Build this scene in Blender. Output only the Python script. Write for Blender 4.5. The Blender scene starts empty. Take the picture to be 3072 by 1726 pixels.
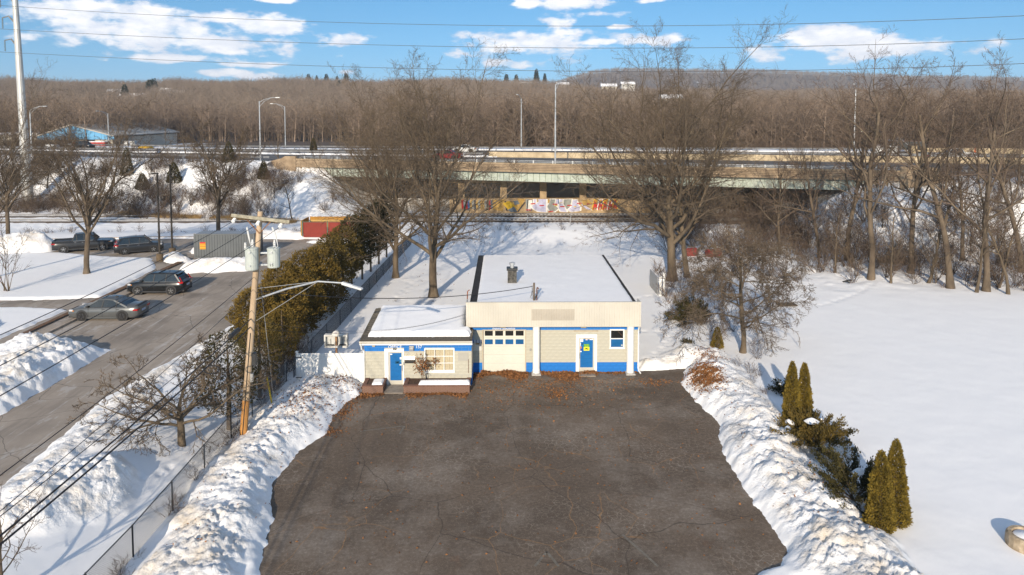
import bpy, math, random
import numpy as np
from mathutils import Vector, Matrix

# ------------------------------------------------------------------ camera, sky, sun, exposure
SC = bpy.context.scene
FPX, CAM_H, PITCH, YAW = 2130.0, 16.0, math.radians(3.5), math.atan(21 / 2130.0)
PRINC_Y = 335 + FPX * math.tan(PITCH)
cd = bpy.data.cameras.new('camera'); cam = bpy.data.objects.new('camera', cd)
SC.collection.objects.link(cam)
cd.sensor_width = 36.0; cd.lens = 36.0 * FPX / 3072.0
cd.shift_y = -(863 - PRINC_Y) / 3072.0
cd.clip_start = 0.5; cd.clip_end = 20000
cam.location = (0, 0, CAM_H); cam.rotation_euler = (math.pi / 2 - PITCH, 0, -YAW)
SC.camera = cam
SUN_EL, SUN_AZ = math.radians(20.0), math.radians(10.9)
vs = SC.view_settings; vs.view_transform = 'Standard'; vs.look = 'None'; vs.exposure = 0.34; vs.gamma = 1.0
SC.render.engine = 'CYCLES'
SC.cycles.use_denoising = True; SC.cycles.denoising_input_passes = 'RGB_ALBEDO_NORMAL'; SC.cycles.denoising_prefilter = 'ACCURATE'
SC.cycles.max_bounces = 6; SC.cycles.diffuse_bounces = 3; SC.cycles.transparent_max_bounces = 8
SC.cycles.volume_bounces = 0
sd = bpy.data.lights.new('sun', 'SUN'); sd.energy = 4.15; sd.angle = math.radians(0.5); sd.color = (1.0, 0.87, 0.70)
sun = bpy.data.objects.new('sun', sd); SC.collection.objects.link(sun)
_sd = Vector((-math.sin(SUN_AZ) * math.cos(SUN_EL), -math.cos(SUN_AZ) * math.cos(SUN_EL), math.sin(SUN_EL)))
sun.rotation_euler = _sd.to_track_quat('Z', 'Y').to_euler()
sun.location = _sd * 60

def ray(u, v):
    """direction of a point of the 2575-pixel-wide survey print of the place"""
    u *= 3072 / 2575.0; v *= 3072 / 2575.0
    x = (u - 1536.0) / FPX; z = -(v - PRINC_Y) / FPX
    d = (x, math.cos(PITCH) + z * math.sin(PITCH), -math.sin(PITCH) + z * math.cos(PITCH))
    c, s = math.cos(YAW), math.sin(YAW)
    return (d[0] * c + d[1] * s, -d[0] * s + d[1] * c, d[2])
def P(u, v, z=0.0):
    d = ray(u, v); t = (z - CAM_H) / d[2]
    return Vector((d[0] * t, d[1] * t, z))
def atY(u, v, Y):
    d = ray(u, v); t = Y / d[1]
    return Vector((d[0] * t, Y, CAM_H + d[2] * t))

def make_world():
    w = bpy.data.worlds.new('World'); SC.world = w; w.use_nodes = True
    w.cycles.sampling_method = 'MANUAL'; w.cycles.sample_map_resolution = 512
    nt = w.node_tree; nt.nodes.clear(); N = nt.nodes.new; L = nt.links.new
    def math_(op, a, b=None, clamp=False):
        n = N('ShaderNodeMath'); n.operation = op; n.use_clamp = clamp
        for i, v in enumerate((a, b)):
            if v is None: continue
            if isinstance(v, (int, float)): n.inputs[i].default_value = v
            else: L(v, n.inputs[i])
        return n.outputs[0]
    def smooth(x, a, b):
        n = N('ShaderNodeMapRange'); n.interpolation_type = 'SMOOTHSTEP'
        L(x, n.inputs[0]); n.inputs[1].default_value = a; n.inputs[2].default_value = b
        return n.outputs[0]
    sky = N('ShaderNodeTexSky'); sky.sky_type = 'NISHITA'; sky.sun_disc = False
    sky.sun_elevation = SUN_EL; sky.sun_rotation = math.pi + SUN_AZ
    sky.air_density = 1.0; sky.dust_density = 0.25; sky.ozone_density = 1.6; sky.altitude = 100
    tc0 = N('ShaderNodeTexCoord'); lift = N('ShaderNodeVectorMath'); lift.operation = 'MULTIPLY_ADD'; L(tc0.outputs['Generated'], lift.inputs[0])
    lift.inputs[1].default_value = (1, 1, SKY_K); lift.inputs[2].default_value = (0, 0, SKY_LIFT)      # very clear air: the blue reaches down to the horizon
    nrm = N('ShaderNodeVectorMath'); nrm.operation = 'NORMALIZE'; L(lift.outputs[0], nrm.inputs[0]); L(nrm.outputs[0], sky.inputs['Vector'])
    hs = N('ShaderNodeHueSaturation'); hs.inputs['Saturation'].default_value = SKY_SAT; hs.inputs['Hue'].default_value = SKY_HUE
    hs.inputs['Value'].default_value = SKY_VAL
    tint = N('ShaderNodeMixRGB'); tint.blend_type = 'MULTIPLY'; tint.inputs[0].default_value = 1.0; tint.inputs[2].default_value = (*SKY_TINT, 1)
    L(sky.outputs[0], tint.inputs[1]); L(tint.outputs[0], hs.inputs['Color'])
    tc = N('ShaderNodeTexCoord'); sep = N('ShaderNodeSeparateXYZ'); L(tc.outputs['Generated'], sep.inputs[0])
    az = math_('ARCTAN2', sep.outputs[0], sep.outputs[1]); el = math_('ARCSINE', sep.outputs[2])
    comb = N('ShaderNodeCombineXYZ'); L(az, comb.inputs[0]); L(math_('MULTIPLY', el, 2.3), comb.inputs[1])
    def noise(vec, scale, detail, rough, off=0.0, lac=2.0):
        n = N('ShaderNodeTexNoise'); n.inputs['Scale'].default_value = scale; n.inputs['Detail'].default_value = detail
        n.inputs['Roughness'].default_value = rough; n.inputs['Lacunarity'].default_value = lac
        if off:
            m = N('ShaderNodeVectorMath'); m.operation = 'ADD'; L(vec, m.inputs[0]); m.inputs[1].default_value = (off, off * .7, off * .3); vec = m.outputs[0]
        L(vec, n.inputs['Vector']); return n.outputs['Fac']
    nz = noise(comb.outputs[0], 22.0, 7.0, 0.56, 3.1)
    nz2 = noise(comb.outputs[0], 9.0, 3.0, 0.5, 7.7)
    pos = N('ShaderNodeCombineXYZ'); L(az, pos.inputs[0]); L(el, pos.inputs[1]); near = None
    for (u, v, a, b) in CLOUDS:
        d = ray(u, v); A0 = math.atan2(d[0], d[1]); E0 = math.asin(d[2] / math.sqrt(d[0]**2 + d[1]**2 + d[2]**2))
        k = 3072 / 2575.0 / FPX; sx, sy = 1 / (a * k * 1.25), 1 / (b * k * 1.35)
        m = N('ShaderNodeVectorMath'); m.operation = 'MULTIPLY_ADD'; L(pos.outputs[0], m.inputs[0]); m.inputs[1].default_value = (sx, sy, 0); m.inputs[2].default_value = (-A0 * sx, -E0 * sy, 0)
        ln = N('ShaderNodeVectorMath'); ln.operation = 'LENGTH'; L(m.outputs[0], ln.inputs[0]); f = ln.outputs['Value']
        near = f if near is None else math_('MINIMUM', near, f)
    blobs = math_('MAXIMUM', math_('SUBTRACT', 1.0, near), -1.5)
    # scattered fair-weather clouds everywhere else in the sky
    out = smooth(math_('ABSOLUTE', az), 0.72, 0.95)
    upw = smooth(el, 0.19, 0.30)
    gen = math_('MULTIPLY', math_('MAXIMUM', out, upw), math_('MULTIPLY', math_('SUBTRACT', nz2, 0.50), 3.0))
    gen = math_('SUBTRACT', gen, math_('SUBTRACT', 1.0, math_('MAXIMUM', out, upw)))
    dens = math_('MAXIMUM', blobs, gen)
    dens = math_('ADD', dens, math_('MULTIPLY', math_('SUBTRACT', nz, 0.5), 3.4))
    fac = smooth(dens, 0.0, 0.62)
    fac = math_('MULTIPLY', fac, math_('ADD', math_('MULTIPLY', smooth(nz, .3, .6), .25), .74), True)
    # billow shading: tops and sunward lumps white, undersides and thin parts greyer
    sh = noise(comb.outputs[0], 26.0, 4.0, 0.55, 5.5)
    sh2 = math_('ADD', math_('MULTIPLY', smooth(sh, .34, .66), .6), math_('MULTIPLY', smooth(dens, 0.0, 1.2), .4))
    mix = N('ShaderNodeMixRGB'); L(sh2, mix.inputs[0])
    mix.inputs[1].default_value = (*[c * CLOUD_V for c in (0.62, 0.67, 0.78)], 1); mix.inputs[2].default_value = (*[c * CLOUD_V for c in (1.0, 0.985, 0.985)], 1)
    mx = N('ShaderNodeMixRGB'); L(fac, mx.inputs[0]); L(hs.outputs[0], mx.inputs[1]); L(mix.outputs[0], mx.inputs[2])
    bg = N('ShaderNodeBackground'); bg.inputs['Strength'].default_value = SKY_STR
    L(mx.outputs[0], bg.inputs['Color'])
    o = N('ShaderNodeOutputWorld'); L(bg.outputs[0], o.inputs[0])
CLOUDS = [(215, 22, 180, 24), (185, 75, 95, 24), (440, 78, 170, 34), (520, 105, 190, 26), (660, 68, 90, 19), (500, 40, 130, 16),
          (470, 148, 130, 9), (610, 162, 90, 7), (540, 180, 80, 9), (650, 192, 50, 8), (875, 98, 55, 13), (1320, 112, 150, 32), (1230, 95, 60, 20), (1405, 52, 38, 15),
          (1330, 8, 30, 12), (1440, 10, 95, 14), (1495, 36, 55, 8), (2080, 108, 125, 30), (2200, 122, 160, 19), (1300, 165, 70, 14), (690, 0, 45, 6), (1640, 2, 32, 6),
          (1492, 106, 45, 7), (1560, 68, 25, 5), (870, 182, 26, 6), (1640, 100, 60, 12), (1930, 130, 60, 16)]
SKY_STR, SKY_SAT, SKY_HUE, SKY_VAL, CLOUD_V, SKY_TINT = 0.12, 1.3, 0.5, 0.94, 8.6, (0.95, 1.04, 1.06)
SKY_LIFT, SKY_K = 0.13, 1.0
make_world()

# ------------------------------------------------------------------ helpers
rng = np.random.default_rng(11)
random.seed(5)
COL = SC.collection
MATS = {}
def mat(name, col, rough=0.8, var=0.12, scale=4.0, bump=0.0, bscale=None, metal=0.0, col2=None, spec=0.4, detail=4.0, trans=0.0, coat=0.0, stretch=None):
    """procedural material: two-tone noise on object coordinates, optional bump"""
    if name in MATS: return MATS[name]
    m = bpy.data.materials.new(name); m.use_nodes = True; MATS[name] = m
    nt = m.node_tree; b = nt.nodes['Principled BSDF']; N = nt.nodes.new; L = nt.links.new
    tc = N('ShaderNodeTexCoord'); src = tc.outputs['Object']
    if stretch:
        mp = N('ShaderNodeMapping'); mp.inputs['Scale'].default_value = stretch; L(src, mp.inputs[0]); src = mp.outputs[0]
    n = N('ShaderNodeTexNoise'); n.inputs['Scale'].default_value = scale; n.inputs['Detail'].default_value = detail; n.inputs['Roughness'].default_value = .6
    L(src, n.inputs['Vector'])
    c1 = tuple(max(0, c * (1 - var)) for c in col); c2 = col2 if col2 else tuple(min(1, c * (1 + var)) for c in col)
    r = N('ShaderNodeValToRGB'); r.color_ramp.elements[0].position = .32; r.color_ramp.elements[1].position = .68
    r.color_ramp.elements[0].color = (*c1, 1); r.color_ramp.elements[1].color = (*c2, 1)
    L(n.outputs['Fac'], r.inputs[0]); L(r.outputs[0], b.inputs['Base Color'])
    b.inputs['Roughness'].default_value = rough; b.inputs['Metallic'].default_value = metal
    b.inputs['Specular IOR Level'].default_value = spec
    if coat: b.inputs['Coat Weight'].default_value = coat; b.inputs['Coat Roughness'].default_value = .06
    if bump:
        n2 = N('ShaderNodeTexNoise'); n2.inputs['Scale'].default_value = bscale or scale * 3; n2.inputs['Detail'].default_value = 6
        L(src, n2.inputs['Vector'])
        bp = N('ShaderNodeBump'); bp.inputs['Strength'].default_value = bump; bp.inputs['Distance'].default_value = .05
        L(n2.outputs['Fac'], bp.inputs['Height']); L(bp.outputs[0], b.inputs['Normal'])
    if trans:
        t = N('ShaderNodeBsdfTranslucent'); L(r.outputs[0], t.inputs['Color'])
        mx = N('ShaderNodeMixShader'); mx.inputs[0].default_value = trans
        L(b.outputs[0], mx.inputs[1]); L(t.outputs[0], mx.inputs[2]); L(mx.outputs[0], nt.nodes['Material Output'].inputs[0])
    return m

class MB:
    def __init__(s): s.V = []; s.F = []; s.M = []
    def add(s, v, f, mi=0):
        o = len(s.V); s.V.extend([tuple(p) for p in v]); s.F.extend([tuple(i + o for i in q) for q in f]); s.M.extend([mi] * len(f)); return s
    def box(s, x0, x1, y0, y1, z0, z1, mi=0):
        v = [(x0, y0, z0), (x1, y0, z0), (x1, y1, z0), (x0, y1, z0), (x0, y0, z1), (x1, y0, z1), (x1, y1, z1), (x0, y1, z1)]
        return s.add(v, [(0, 3, 2, 1), (4, 5, 6, 7), (0, 1, 5, 4), (1, 2, 6, 5), (2, 3, 7, 6), (3, 0, 4, 7)], mi)
    def bar(s, a, b, w, h, up=(0, 0, 1), mi=0):
        a = Vector(a); b = Vector(b); d = (b - a).normalized(); up = Vector(up); r = d.cross(up)
        if r.length < 1e-4: r = d.cross(Vector((1, 0, 0)))
        r.normalize(); u = r.cross(d)
        v = [p + r * (i * w / 2) + u * (j * h / 2) for p in (a, b) for i, j in ((-1, -1), (1, -1), (1, 1), (-1, 1))]
        return s.add(v, [(0, 3, 2, 1), (4, 5, 6, 7), (0, 1, 5, 4), (1, 2, 6, 5), (2, 3, 7, 6), (3, 0, 4, 7)], mi)
    def cyl(s, a, b, r0, r1=None, n=10, mi=0):
        r1 = r0 if r1 is None else r1
        return s.tube([a, b], [r0, r1], n, mi)
    def tube(s, pts, r, n=6, mi=0, caps=True):
        pts = [Vector(p) for p in pts]; rr = r if isinstance(r, (list, tuple)) else [r] * len(pts)
        v = []; f = []; prev = None
        for i, p in enumerate(pts):
            d = (pts[min(i + 1, len(pts) - 1)] - pts[max(i - 1, 0)]).normalized()
            if prev is None:
                x = d.cross(Vector((0, 0, 1)))
                if x.length < 1e-3: x = d.cross(Vector((1, 0, 0)))
            else: x = prev - d * prev.dot(d)
            x.normalize(); prev = x; y = d.cross(x)
            for k in range(n):
                a = 2 * math.pi * k / n; v.append(p + (x * math.cos(a) + y * math.sin(a)) * rr[i])
        for i in range(len(pts) - 1):
            for k in range(n):
                f.append((i * n + k, i * n + (k + 1) % n, (i + 1) * n + (k + 1) % n, (i + 1) * n + k))
        if caps: f.append(tuple(range(n - 1, -1, -1))); f.append(tuple((len(pts) - 1) * n + k for k in range(n)))
        return s.add(v, f, mi)
    def lathe(s, prof, c=(0, 0, 0), n=16, mi=0, axis='z'):
        v = []; f = []
        for (r, h) in prof:
            for k in range(n):
                a = 2 * math.pi * k / n; x, y = r * math.cos(a), r * math.sin(a)
                v.append((c[0] + x, c[1] + y, c[2] + h) if axis == 'z' else ((c[0] + x, c[1] + h, c[2] + y) if axis == 'y' else (c[0] + h, c[1] + x, c[2] + y)))
        m = len(prof)
        for i in range(m - 1):
            for k in range(n): f.append((i * n + k, i * n + (k + 1) % n, (i + 1) * n + (k + 1) % n, (i + 1) * n + k))
        f.append(tuple(range(n - 1, -1, -1))); f.append(tuple((m - 1) * n + k for k in range(n)))
        return s.add(v, f, mi)
    def prism(s, poly, a0, a1, axis='y', mi=0):
        """extrude polygon (list of 2-D points) along axis: y -> poly is (x,z); x -> (y,z); z -> (x,y)"""
        n = len(poly)
        mk = {'y': lambda p, a: (p[0], a, p[1]), 'x': lambda p, a: (a, p[0], p[1]), 'z': lambda p, a: (p[0], p[1], a)}[axis]
        v = [mk(p, a0) for p in poly] + [mk(p, a1) for p in poly]
        f = [tuple(range(n)), tuple(range(2 * n - 1, n - 1, -1))] + [(i, (i + 1) % n, n + (i + 1) % n, n + i) for i in range(n)]
        return s.add(v, f, mi)
    def mesh(s, name, mats, smooth=False):
        me = bpy.data.meshes.new(name); me.from_pydata(s.V, [], s.F)
        if not isinstance(mats, (list, tuple)): mats = [mats]
        for m in mats: me.materials.append(m)
        if len(mats) > 1: me.polygons.foreach_set('material_index', s.M)
        bmfix(me)
        if smooth: me.polygons.foreach_set('use_smooth', [True] * len(me.polygons))
        return me
    def build(s, name, mats, parent=None, smooth=False, loc=None, bevel=0.0, **kw):
        """vertices are in world space unless parent is given with loc=(0,0,0)-local use"""
        o = bpy.data.objects.new(name, s.mesh(name, mats, smooth)); COL.objects.link(o)
        place(o, parent, loc)
        if bevel:
            b = o.modifiers.new('bevel', 'BEVEL'); b.width = bevel; b.segments = 2; b.limit_method = 'ANGLE'
        if kw: tag(o, **kw)
        return o
import bmesh
def bmfix(me):
    bm = bmesh.new(); bm.from_mesh(me); bmesh.ops.recalc_face_normals(bm, faces=bm.faces); bm.to_mesh(me); bm.free()
def place(o, parent, loc=None):
    """parent a world-space mesh under a thing (whose own matrix is a plain translation), or local when loc is given"""
    if parent is None:
        if loc is not None: o.location = loc
        return o
    o.parent = parent
    if loc is not None: o.location = loc
    else:
        l = Vector((0, 0, 0)); q = parent
        while q is not None: l += q.location; q = q.parent
        o.location = -l
    return o
def tag(o, label=None, cat=None, group=None, kind=None):
    if label: o['label'] = label
    if cat: o['category'] = cat
    if group: o['group'] = group
    if kind: o['kind'] = kind
    return o
def thing(name, label, cat, loc=(0, 0, 0), rotz=0.0, group=None):
    o = bpy.data.objects.new(name, None); COL.objects.link(o); o.location = loc; o.rotation_euler = (0, 0, rotz); o.empty_display_size = .2
    return tag(o, label, cat, group)
def copy_tree(o, parent=None):
    c = o.copy(); COL.objects.link(c); c.parent = parent
    for ch in [k for k in ALLCH(o)]: copy_tree(ch, c)
    return c
def ALLCH(o): return [k for k in COL.objects if k.parent == o]
def npmesh(name, V, F, mats, smooth=False, midx=None):
    """fast mesh from arrays; F is (n,3) or (n,4) or a list of such"""
    if not isinstance(F, list): F = [F]
    me = bpy.data.meshes.new(name); V = np.asarray(V, dtype=np.float32)
    me.vertices.add(len(V)); me.vertices.foreach_set('co', V.ravel())
    loops = np.concatenate([f.ravel() for f in F]).astype(np.int32); tot = np.concatenate([np.full(len(f), f.shape[1], np.int32) for f in F])
    st = np.concatenate([[0], np.cumsum(tot)[:-1]]).astype(np.int32)
    me.loops.add(len(loops)); me.loops.foreach_set('vertex_index', loops)
    me.polygons.add(len(tot)); me.polygons.foreach_set('loop_start', st)
    if not isinstance(mats, (list, tuple)): mats = [mats]
    for m in mats: me.materials.append(m)
    if midx is not None: me.polygons.foreach_set('material_index', midx.astype(np.int32))
    me.polygons.foreach_set('use_smooth', np.full(len(tot), bool(smooth)))
    me.update(calc_edges=True); me.validate()
    return me
def obj(name, me, parent=None, loc=None, **kw):
    o = bpy.data.objects.new(name, me); COL.objects.link(o); place(o, parent, loc)
    if kw: tag(o, **kw)
    return o
def sstep(a, b, x):
    t = np.clip((x - a) / (b - a), 0, 1); return t * t * (3 - 2 * t)
_perm = np.random.default_rng(3).permutation(4096)
_gr = np.random.default_rng(4).normal(size=(4096, 2)); _gr /= np.linalg.norm(_gr, axis=1)[:, None]
def perlin(x, y):
    xi = np.floor(x).astype(int); yi = np.floor(y).astype(int); xf = x - xi; yf = y - yi
    def g(i, j):
        h = _perm[(_perm[(xi + i) & 4095] + yi + j) & 4095]; return _gr[h, 0] * (xf - i) + _gr[h, 1] * (yf - j)
    u = xf**3 * (xf * (xf * 6 - 15) + 10); v = yf**3 * (yf * (yf * 6 - 15) + 10)
    return ((g(0, 0) * (1 - u) + g(1, 0) * u) * (1 - v) + (g(0, 1) * (1 - u) + g(1, 1) * u) * v) * 1.4
def fbm(x, y, o=4, g=.5):
    s = 0; a = 1; t = 0
    for i in range(o): s = s + a * perlin(x * 2**i + 17.3 * i, y * 2**i - 9.1 * i); t += a; a *= g
    return s / t
def worley(x, y):
    xi = np.floor(x).astype(int); yi = np.floor(y).astype(int); best = np.full(x.shape, 9.0); cell = np.zeros(x.shape)
    for i in (-1, 0, 1):
        for j in (-1, 0, 1):
            h = _perm[(_perm[(xi + i) & 4095] + yi + j) & 4095]
            dx = xi + i + .5 + .45 * _gr[h, 0] - x; dy = yi + j + .5 + .45 * _gr[h, 1] - y
            d = np.sqrt(dx * dx + dy * dy); m = d < best; best = np.where(m, d, best); cell = np.where(m, (h % 97) / 97.0, cell)
    return best, cell
# ------------------------------------------------------------------ ground, roads, hills
HN = math.sqrt(1 + .29 * .29); HD = Vector((1 / HN, -.29 / HN, 0)); HU = Vector((.29 / HN, 1 / HN, 0)); HO = Vector((0, 102.5, 0))
def hw(s, u, z=0.0): p = HO + HD * s + HU * u; return Vector((p.x, p.y, z))
def zr(s, u): return 8.1 + u * (.008 + .00025 * np.clip(s, -90, 70))       # banked road surface
def hs_of(x): return x * HN          # station of the near edge at a given x
def poly_sdf(x, y, poly):
    p = np.array(poly); d = np.full(x.shape, 1e9); inside = np.zeros(x.shape, bool)
    for i in range(len(p)):
        a = p[i]; b = p[(i + 1) % len(p)]; e = b - a
        t = np.clip(((x - a[0]) * e[0] + (y - a[1]) * e[1]) / (e @ e + 1e-12), 0, 1)
        d = np.minimum(d, np.hypot(x - a[0] - t * e[0], y - a[1] - t * e[1]))
        c = ((a[1] > y) != (b[1] > y)) & (x < (b[0] - a[0]) * (y - a[1]) / (b[1] - a[1] + 1e-12) + a[0]); inside ^= c
    return np.where(inside, -d, d)
def seg_dist(x, y, pts):
    d = np.full(x.shape, 1e9); tt = np.zeros(x.shape); n = len(pts) - 1
    for i in range(n):
        a = np.array(pts[i][:2]); b = np.array(pts[i + 1][:2]); e = b - a
        t = np.clip(((x - a[0]) * e[0] + (y - a[1]) * e[1]) / (e @ e + 1e-12), 0, 1)
        q = np.hypot(x - a[0] - t * e[0], y - a[1] - t * e[1]); m = q < d; d = np.where(m, q, d); tt = np.where(m, (i + t), tt)
    return d, tt
LOT = [(-8.0, 5), (-8.46, 23.7), (-9.1, 27.3), (-9.6, 28.6), (-9.96, 29.8), (-9.63, 32.6), (-8.79, 34.4), (-8.95, 36.6), (-8.6, 38.4), (-8.2, 39.3), (-8.3, 41.5), (-2, 41.5), (-2, 43.5), (8.25, 43.5),
       (8.3, 42.75), (11.2, 43.2), (10.3, 41.0), (10.5, 38.2), (10.95, 35.7), (10.2, 32.7), (10.1, 29.4), (10.1, 27.6), (10.3, 25.1), (9.6, 24.1), (8.3, 23.4), (7.6, 18), (7.5, 5)]
DRIVE = [(-19.4, 5), (-19.8, 27), (-20.6, 36), (-19.8, 42), (-18.6, 50), (-18.4, 58), (-18.2, 66), (-17.9, 72), (-17.9, 80.6), (-24, 81.6), (-41, 81.8), (-57, 79.8), (-80, 76), (-80, 68), (-60, 71.5),
         (-46.6, 73.6), (-40, 71.4), (-35.2, 70.6), (-32.6, 66), (-32.0, 55.6), (-36, 55.0), (-44, 54.6), (-60, 54), (-60, 52.4), (-44, 52.8), (-36, 52.8), (-32.4, 52.2), (-32.6, 45.2), (-38, 42.5), (-60, 34), (-60, 33), (-38, 40.6), (-31.0, 44.4), (-24.2, 43.4), (-24.4, 34), (-25, 5)]
def base_z(x, y):
    left = 1.3 * (1 - sstep(-17.4, -13.4, x))
    k = sstep(83, 91, y); z = left * (1 - k) + .8 * k
    u = (y - (102.5 - .29 * x)) / HN
    opening = sstep(-31, -20, x) * (1 - sstep(33, 50, x))
    e_out = sstep(-15.5, -.3, u) * (1 - .30 * sstep(28, 37, x) * (1 - sstep(53, 60, x)) * (u < .3)) * (1 - .22 * sstep(-40, -35, x) * (1 - sstep(-27, -20, x)) * (u < .3))
    e_in = sstep(10, 26, u) * .72
    e = e_out * (1 - opening) + e_in * opening
    top = zr(x * HD.x + (y - 102.5) * HD.y, np.clip(u, 0, 37)) - .12
    z = z + (top - z) * e
    z = z + (5.2 - z) * sstep(39, 52, u)
    return z
BANKS = [  # plowed ridges and heaps: line, half width, height
    ([(-10.3, 18), (-10.6, 24), (-11.0, 27.5), (-11.6, 30), (-11.4, 33), (-11.1, 36), (-10.9, 38.5), (-10.5, 40)], 2.1, .62),
    ([(-10.0, 39.4), (-8.9, 39.9)], 1.0, .55),
    ([(12.4, 44.4), (12.5, 41), (12.3, 38), (12.5, 35), (11.9, 32), (11.8, 29), (12.1, 26), (12.2, 23.6), (12.4, 21)], 2.25, .72),
    ([(8.9, 43.5), (10.6, 43.9), (12.4, 44.6)], .75, .4),
    ([(-18.4, 20), (-18.5, 27), (-19.1, 34), (-18.9, 39), (-18.0, 44), (-17.3, 50), (-16.9, 56)], 1.15, .30),
    ([(-17.6, 25.6), (-16.6, 27.6)], 2.1, .6),
    ([(-26.0, 36), (-26.8, 40.5), (-28.2, 42.6)], 3.2, .95), ([(-24.9, 28), (-25.6, 36)], 1.2, .3), ([(-36, 46.6), (-40, 46)], 2.0, .8),
    ([(-28.6, 66.0), (-25.2, 66.4)], 1.9, .85), ([(-33.4, 71.0), (-32.2, 69.5)], 1.1, .5),
    ([(-31.6, 74.5), (-30.0, 77)], 1.6, .9), ([(-54.5, 74.8), (-50.0, 75.4)], 2.4, 1.7), ([(-60, 76), (-57.5, 75)], 2.2, 1.3),
    ([(-29.5, 83), (-26, 83.2), (-24.6, 82.6)], 1.6, 1.1), ([(-16.4, 81.4), (-16.6, 78.6)], 1.1, 1.0), ([(-21.6, 79.4), (-19.8, 79.5)], .7, .22),
]
TRAILS = [[(8.9, 50.5), (11, 50.2), (13.4, 49.8)], [(9.2, 44.6), (10.6, 46.6), (11.6, 49)], [(-8, 56.5), (-9.2, 60), (-8.4, 64.5), (-9.8, 66)], [(-9.2, 60), (-7.4, 57.5), (-3.2, 57)], [(26, 57), (31, 61), (34.5, 65)], [(8.6, 57), (12, 60), (14.5, 60.5)], [(-4, 74), (4, 72.5), (12, 73)], [(-15.6, 27.5), (-15.0, 29.5), (-14.2, 31)]]
FREE = {9, 10, 11, 12, 13, 14, 15, 16}
def snow_z(x, y, want_mask=False):
    b = base_z(x, y)
    n1 = fbm(x * .5, y * .5, 3)
    edge = .30 * fbm(x * .9 + 5, y * .9, 5, .62)
    d = np.minimum(poly_sdf(x, y, LOT), poly_sdf(x, y, DRIVE)) + edge
    cov = sstep(-.12, .42, d)
    wx, wy = x + .12 * fbm(x * 2.3, y * 2.3, 3), y + .12 * fbm(x * 2.3 + 8, y * 2.3, 3)
    w1, c1 = worley(wx * 4.6, wy * 4.6); w2, c2 = worley(wx * 2.1 + 9, wy * 2.1); w3, c3 = worley(wx * 8.5 + 4, wy * 8.5)
    sl = np.clip(fbm(x * .6 + 31, y * .6, 2) * 2.2 + .5, 0, 1)
    rough = ((.5 - w1) * .42 + (c1 - .5) * .30 + (c2 - .5) * .45 * (c2 > .7) + (.5 - w3) * .22 + (c3 - .5) * .14) * (.35 + .9 * sl) + 1.1 * fbm(x * .55, y * .55, 3) + .5 * fbm(x * 1.9, y * 1.9, 3, .6) + .55 * np.abs(fbm(x * 4.3, y * 4.3, 3, .7))
    hb = np.zeros(x.shape); msk = np.zeros(x.shape); hf = np.zeros(x.shape); mf = np.zeros(x.shape)
    for k, (pts, r, h) in enumerate(BANKS):
        q, t = seg_dist(x + .5 * fbm(x * .7 + k, y * .7, 2), y + .5 * fbm(x * .7, y * .7 + k, 2), pts)
        pr = np.clip(1 - (q / r)**2, 0, 1); pr = pr**1.1
        rise = np.clip(d / 1.1, 0, 1)**.8
        free = k in FREE
        m = pr if free else pr * rise
        hh = h * m * (1 + .34 * rough)
        hb = np.maximum(hb, hh if not free else 0); hf = np.maximum(hf, (hh + .12 * np.clip(m * 8, 0, 1)) if free else 0); msk = np.maximum(msk, np.clip(m * 2.2, 0, 1)); mf = np.maximum(mf, np.clip(m * 6, 0, 1) if free else 0)
    depth = .17 + .025 * n1 + .004 * fbm(x * 2, y * 2, 2)
    z = b - .09 + (depth + .09) * cov + hb * sstep(-.1, .3, d) + msk * rough * .10 * cov + hf * (1 - .5 * cov); cov = np.maximum(cov, mf)
    u = (y - (102.5 - .29 * x)) / HN
    far = sstep(84, 96, y)
    z = z + far * .16 * fbm(x * .8, y * .8, 4, .6)
    under = sstep(.2, 1.2, u) * (1 - sstep(36.5, 38.5, u))
    z = z - under * .5
    for trail in TRAILS:
        a = np.array(trail, float); seg = np.hypot(*(a[1:] - a[:-1]).T); L = seg.sum(); n = int(L / .55); cum = np.r_[0, np.cumsum(seg)]; q = np.linspace(0, L, n)
        fx, fy = np.interp(q, cum, a[:, 0]), np.interp(q, cum, a[:, 1]); box = (x > fx.min() - 1) & (x < fx.max() + 1) & (y > fy.min() - 1) & (y < fy.max() + 1)
        if box.any():
            xb, yb = x[box], y[box]; dz = np.zeros(xb.shape)
            for k in range(n):
                ox = fx[k] + .13 * (1 if k % 2 else -1); dz = np.maximum(dz, np.exp(-((xb - ox)**2 / .022 + (yb - fy[k])**2 / .045)))
            z = z.copy(); z[box] -= .10 * dz
    ter = sstep(18, 30, x) * sstep(58, 68, y)
    z = z + ter * .35 * fbm(x * .35, y * .35, 4, .6)
    return (z, msk * cov, cov) if want_mask else z
def zat(x, y): return float(snow_z(np.array([x]), np.array([y]))[0])
def bz(x, y): return float(base_z(np.array([float(x)]), np.array([float(y)]))[0])
def hill_z(x, y):
    az = x / y
    h1 = (34 - 13 * sstep(-.05, .25, az) + 5 * fbm(az * 5, y * .002, 3) + 3 * fbm(x * .012, y * .012, 3))
    z = 5.0 + h1 * sstep(280, 880, y) - 12 * sstep(950, 1500, y)
    z = z + 6 * fbm(x * .006 + 3, y * .006, 3) * sstep(250, 500, y)
    g = sstep(-.06, .16, az) * (1 - .22 * sstep(.3, .75, az)) + .06 * fbm(az * 9, y * .001, 3) * sstep(-.02, .1, az)
    return z + g * 138 * sstep(1500, 2500, y) * (1 - .4 * sstep(2600, 4200, y))

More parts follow.
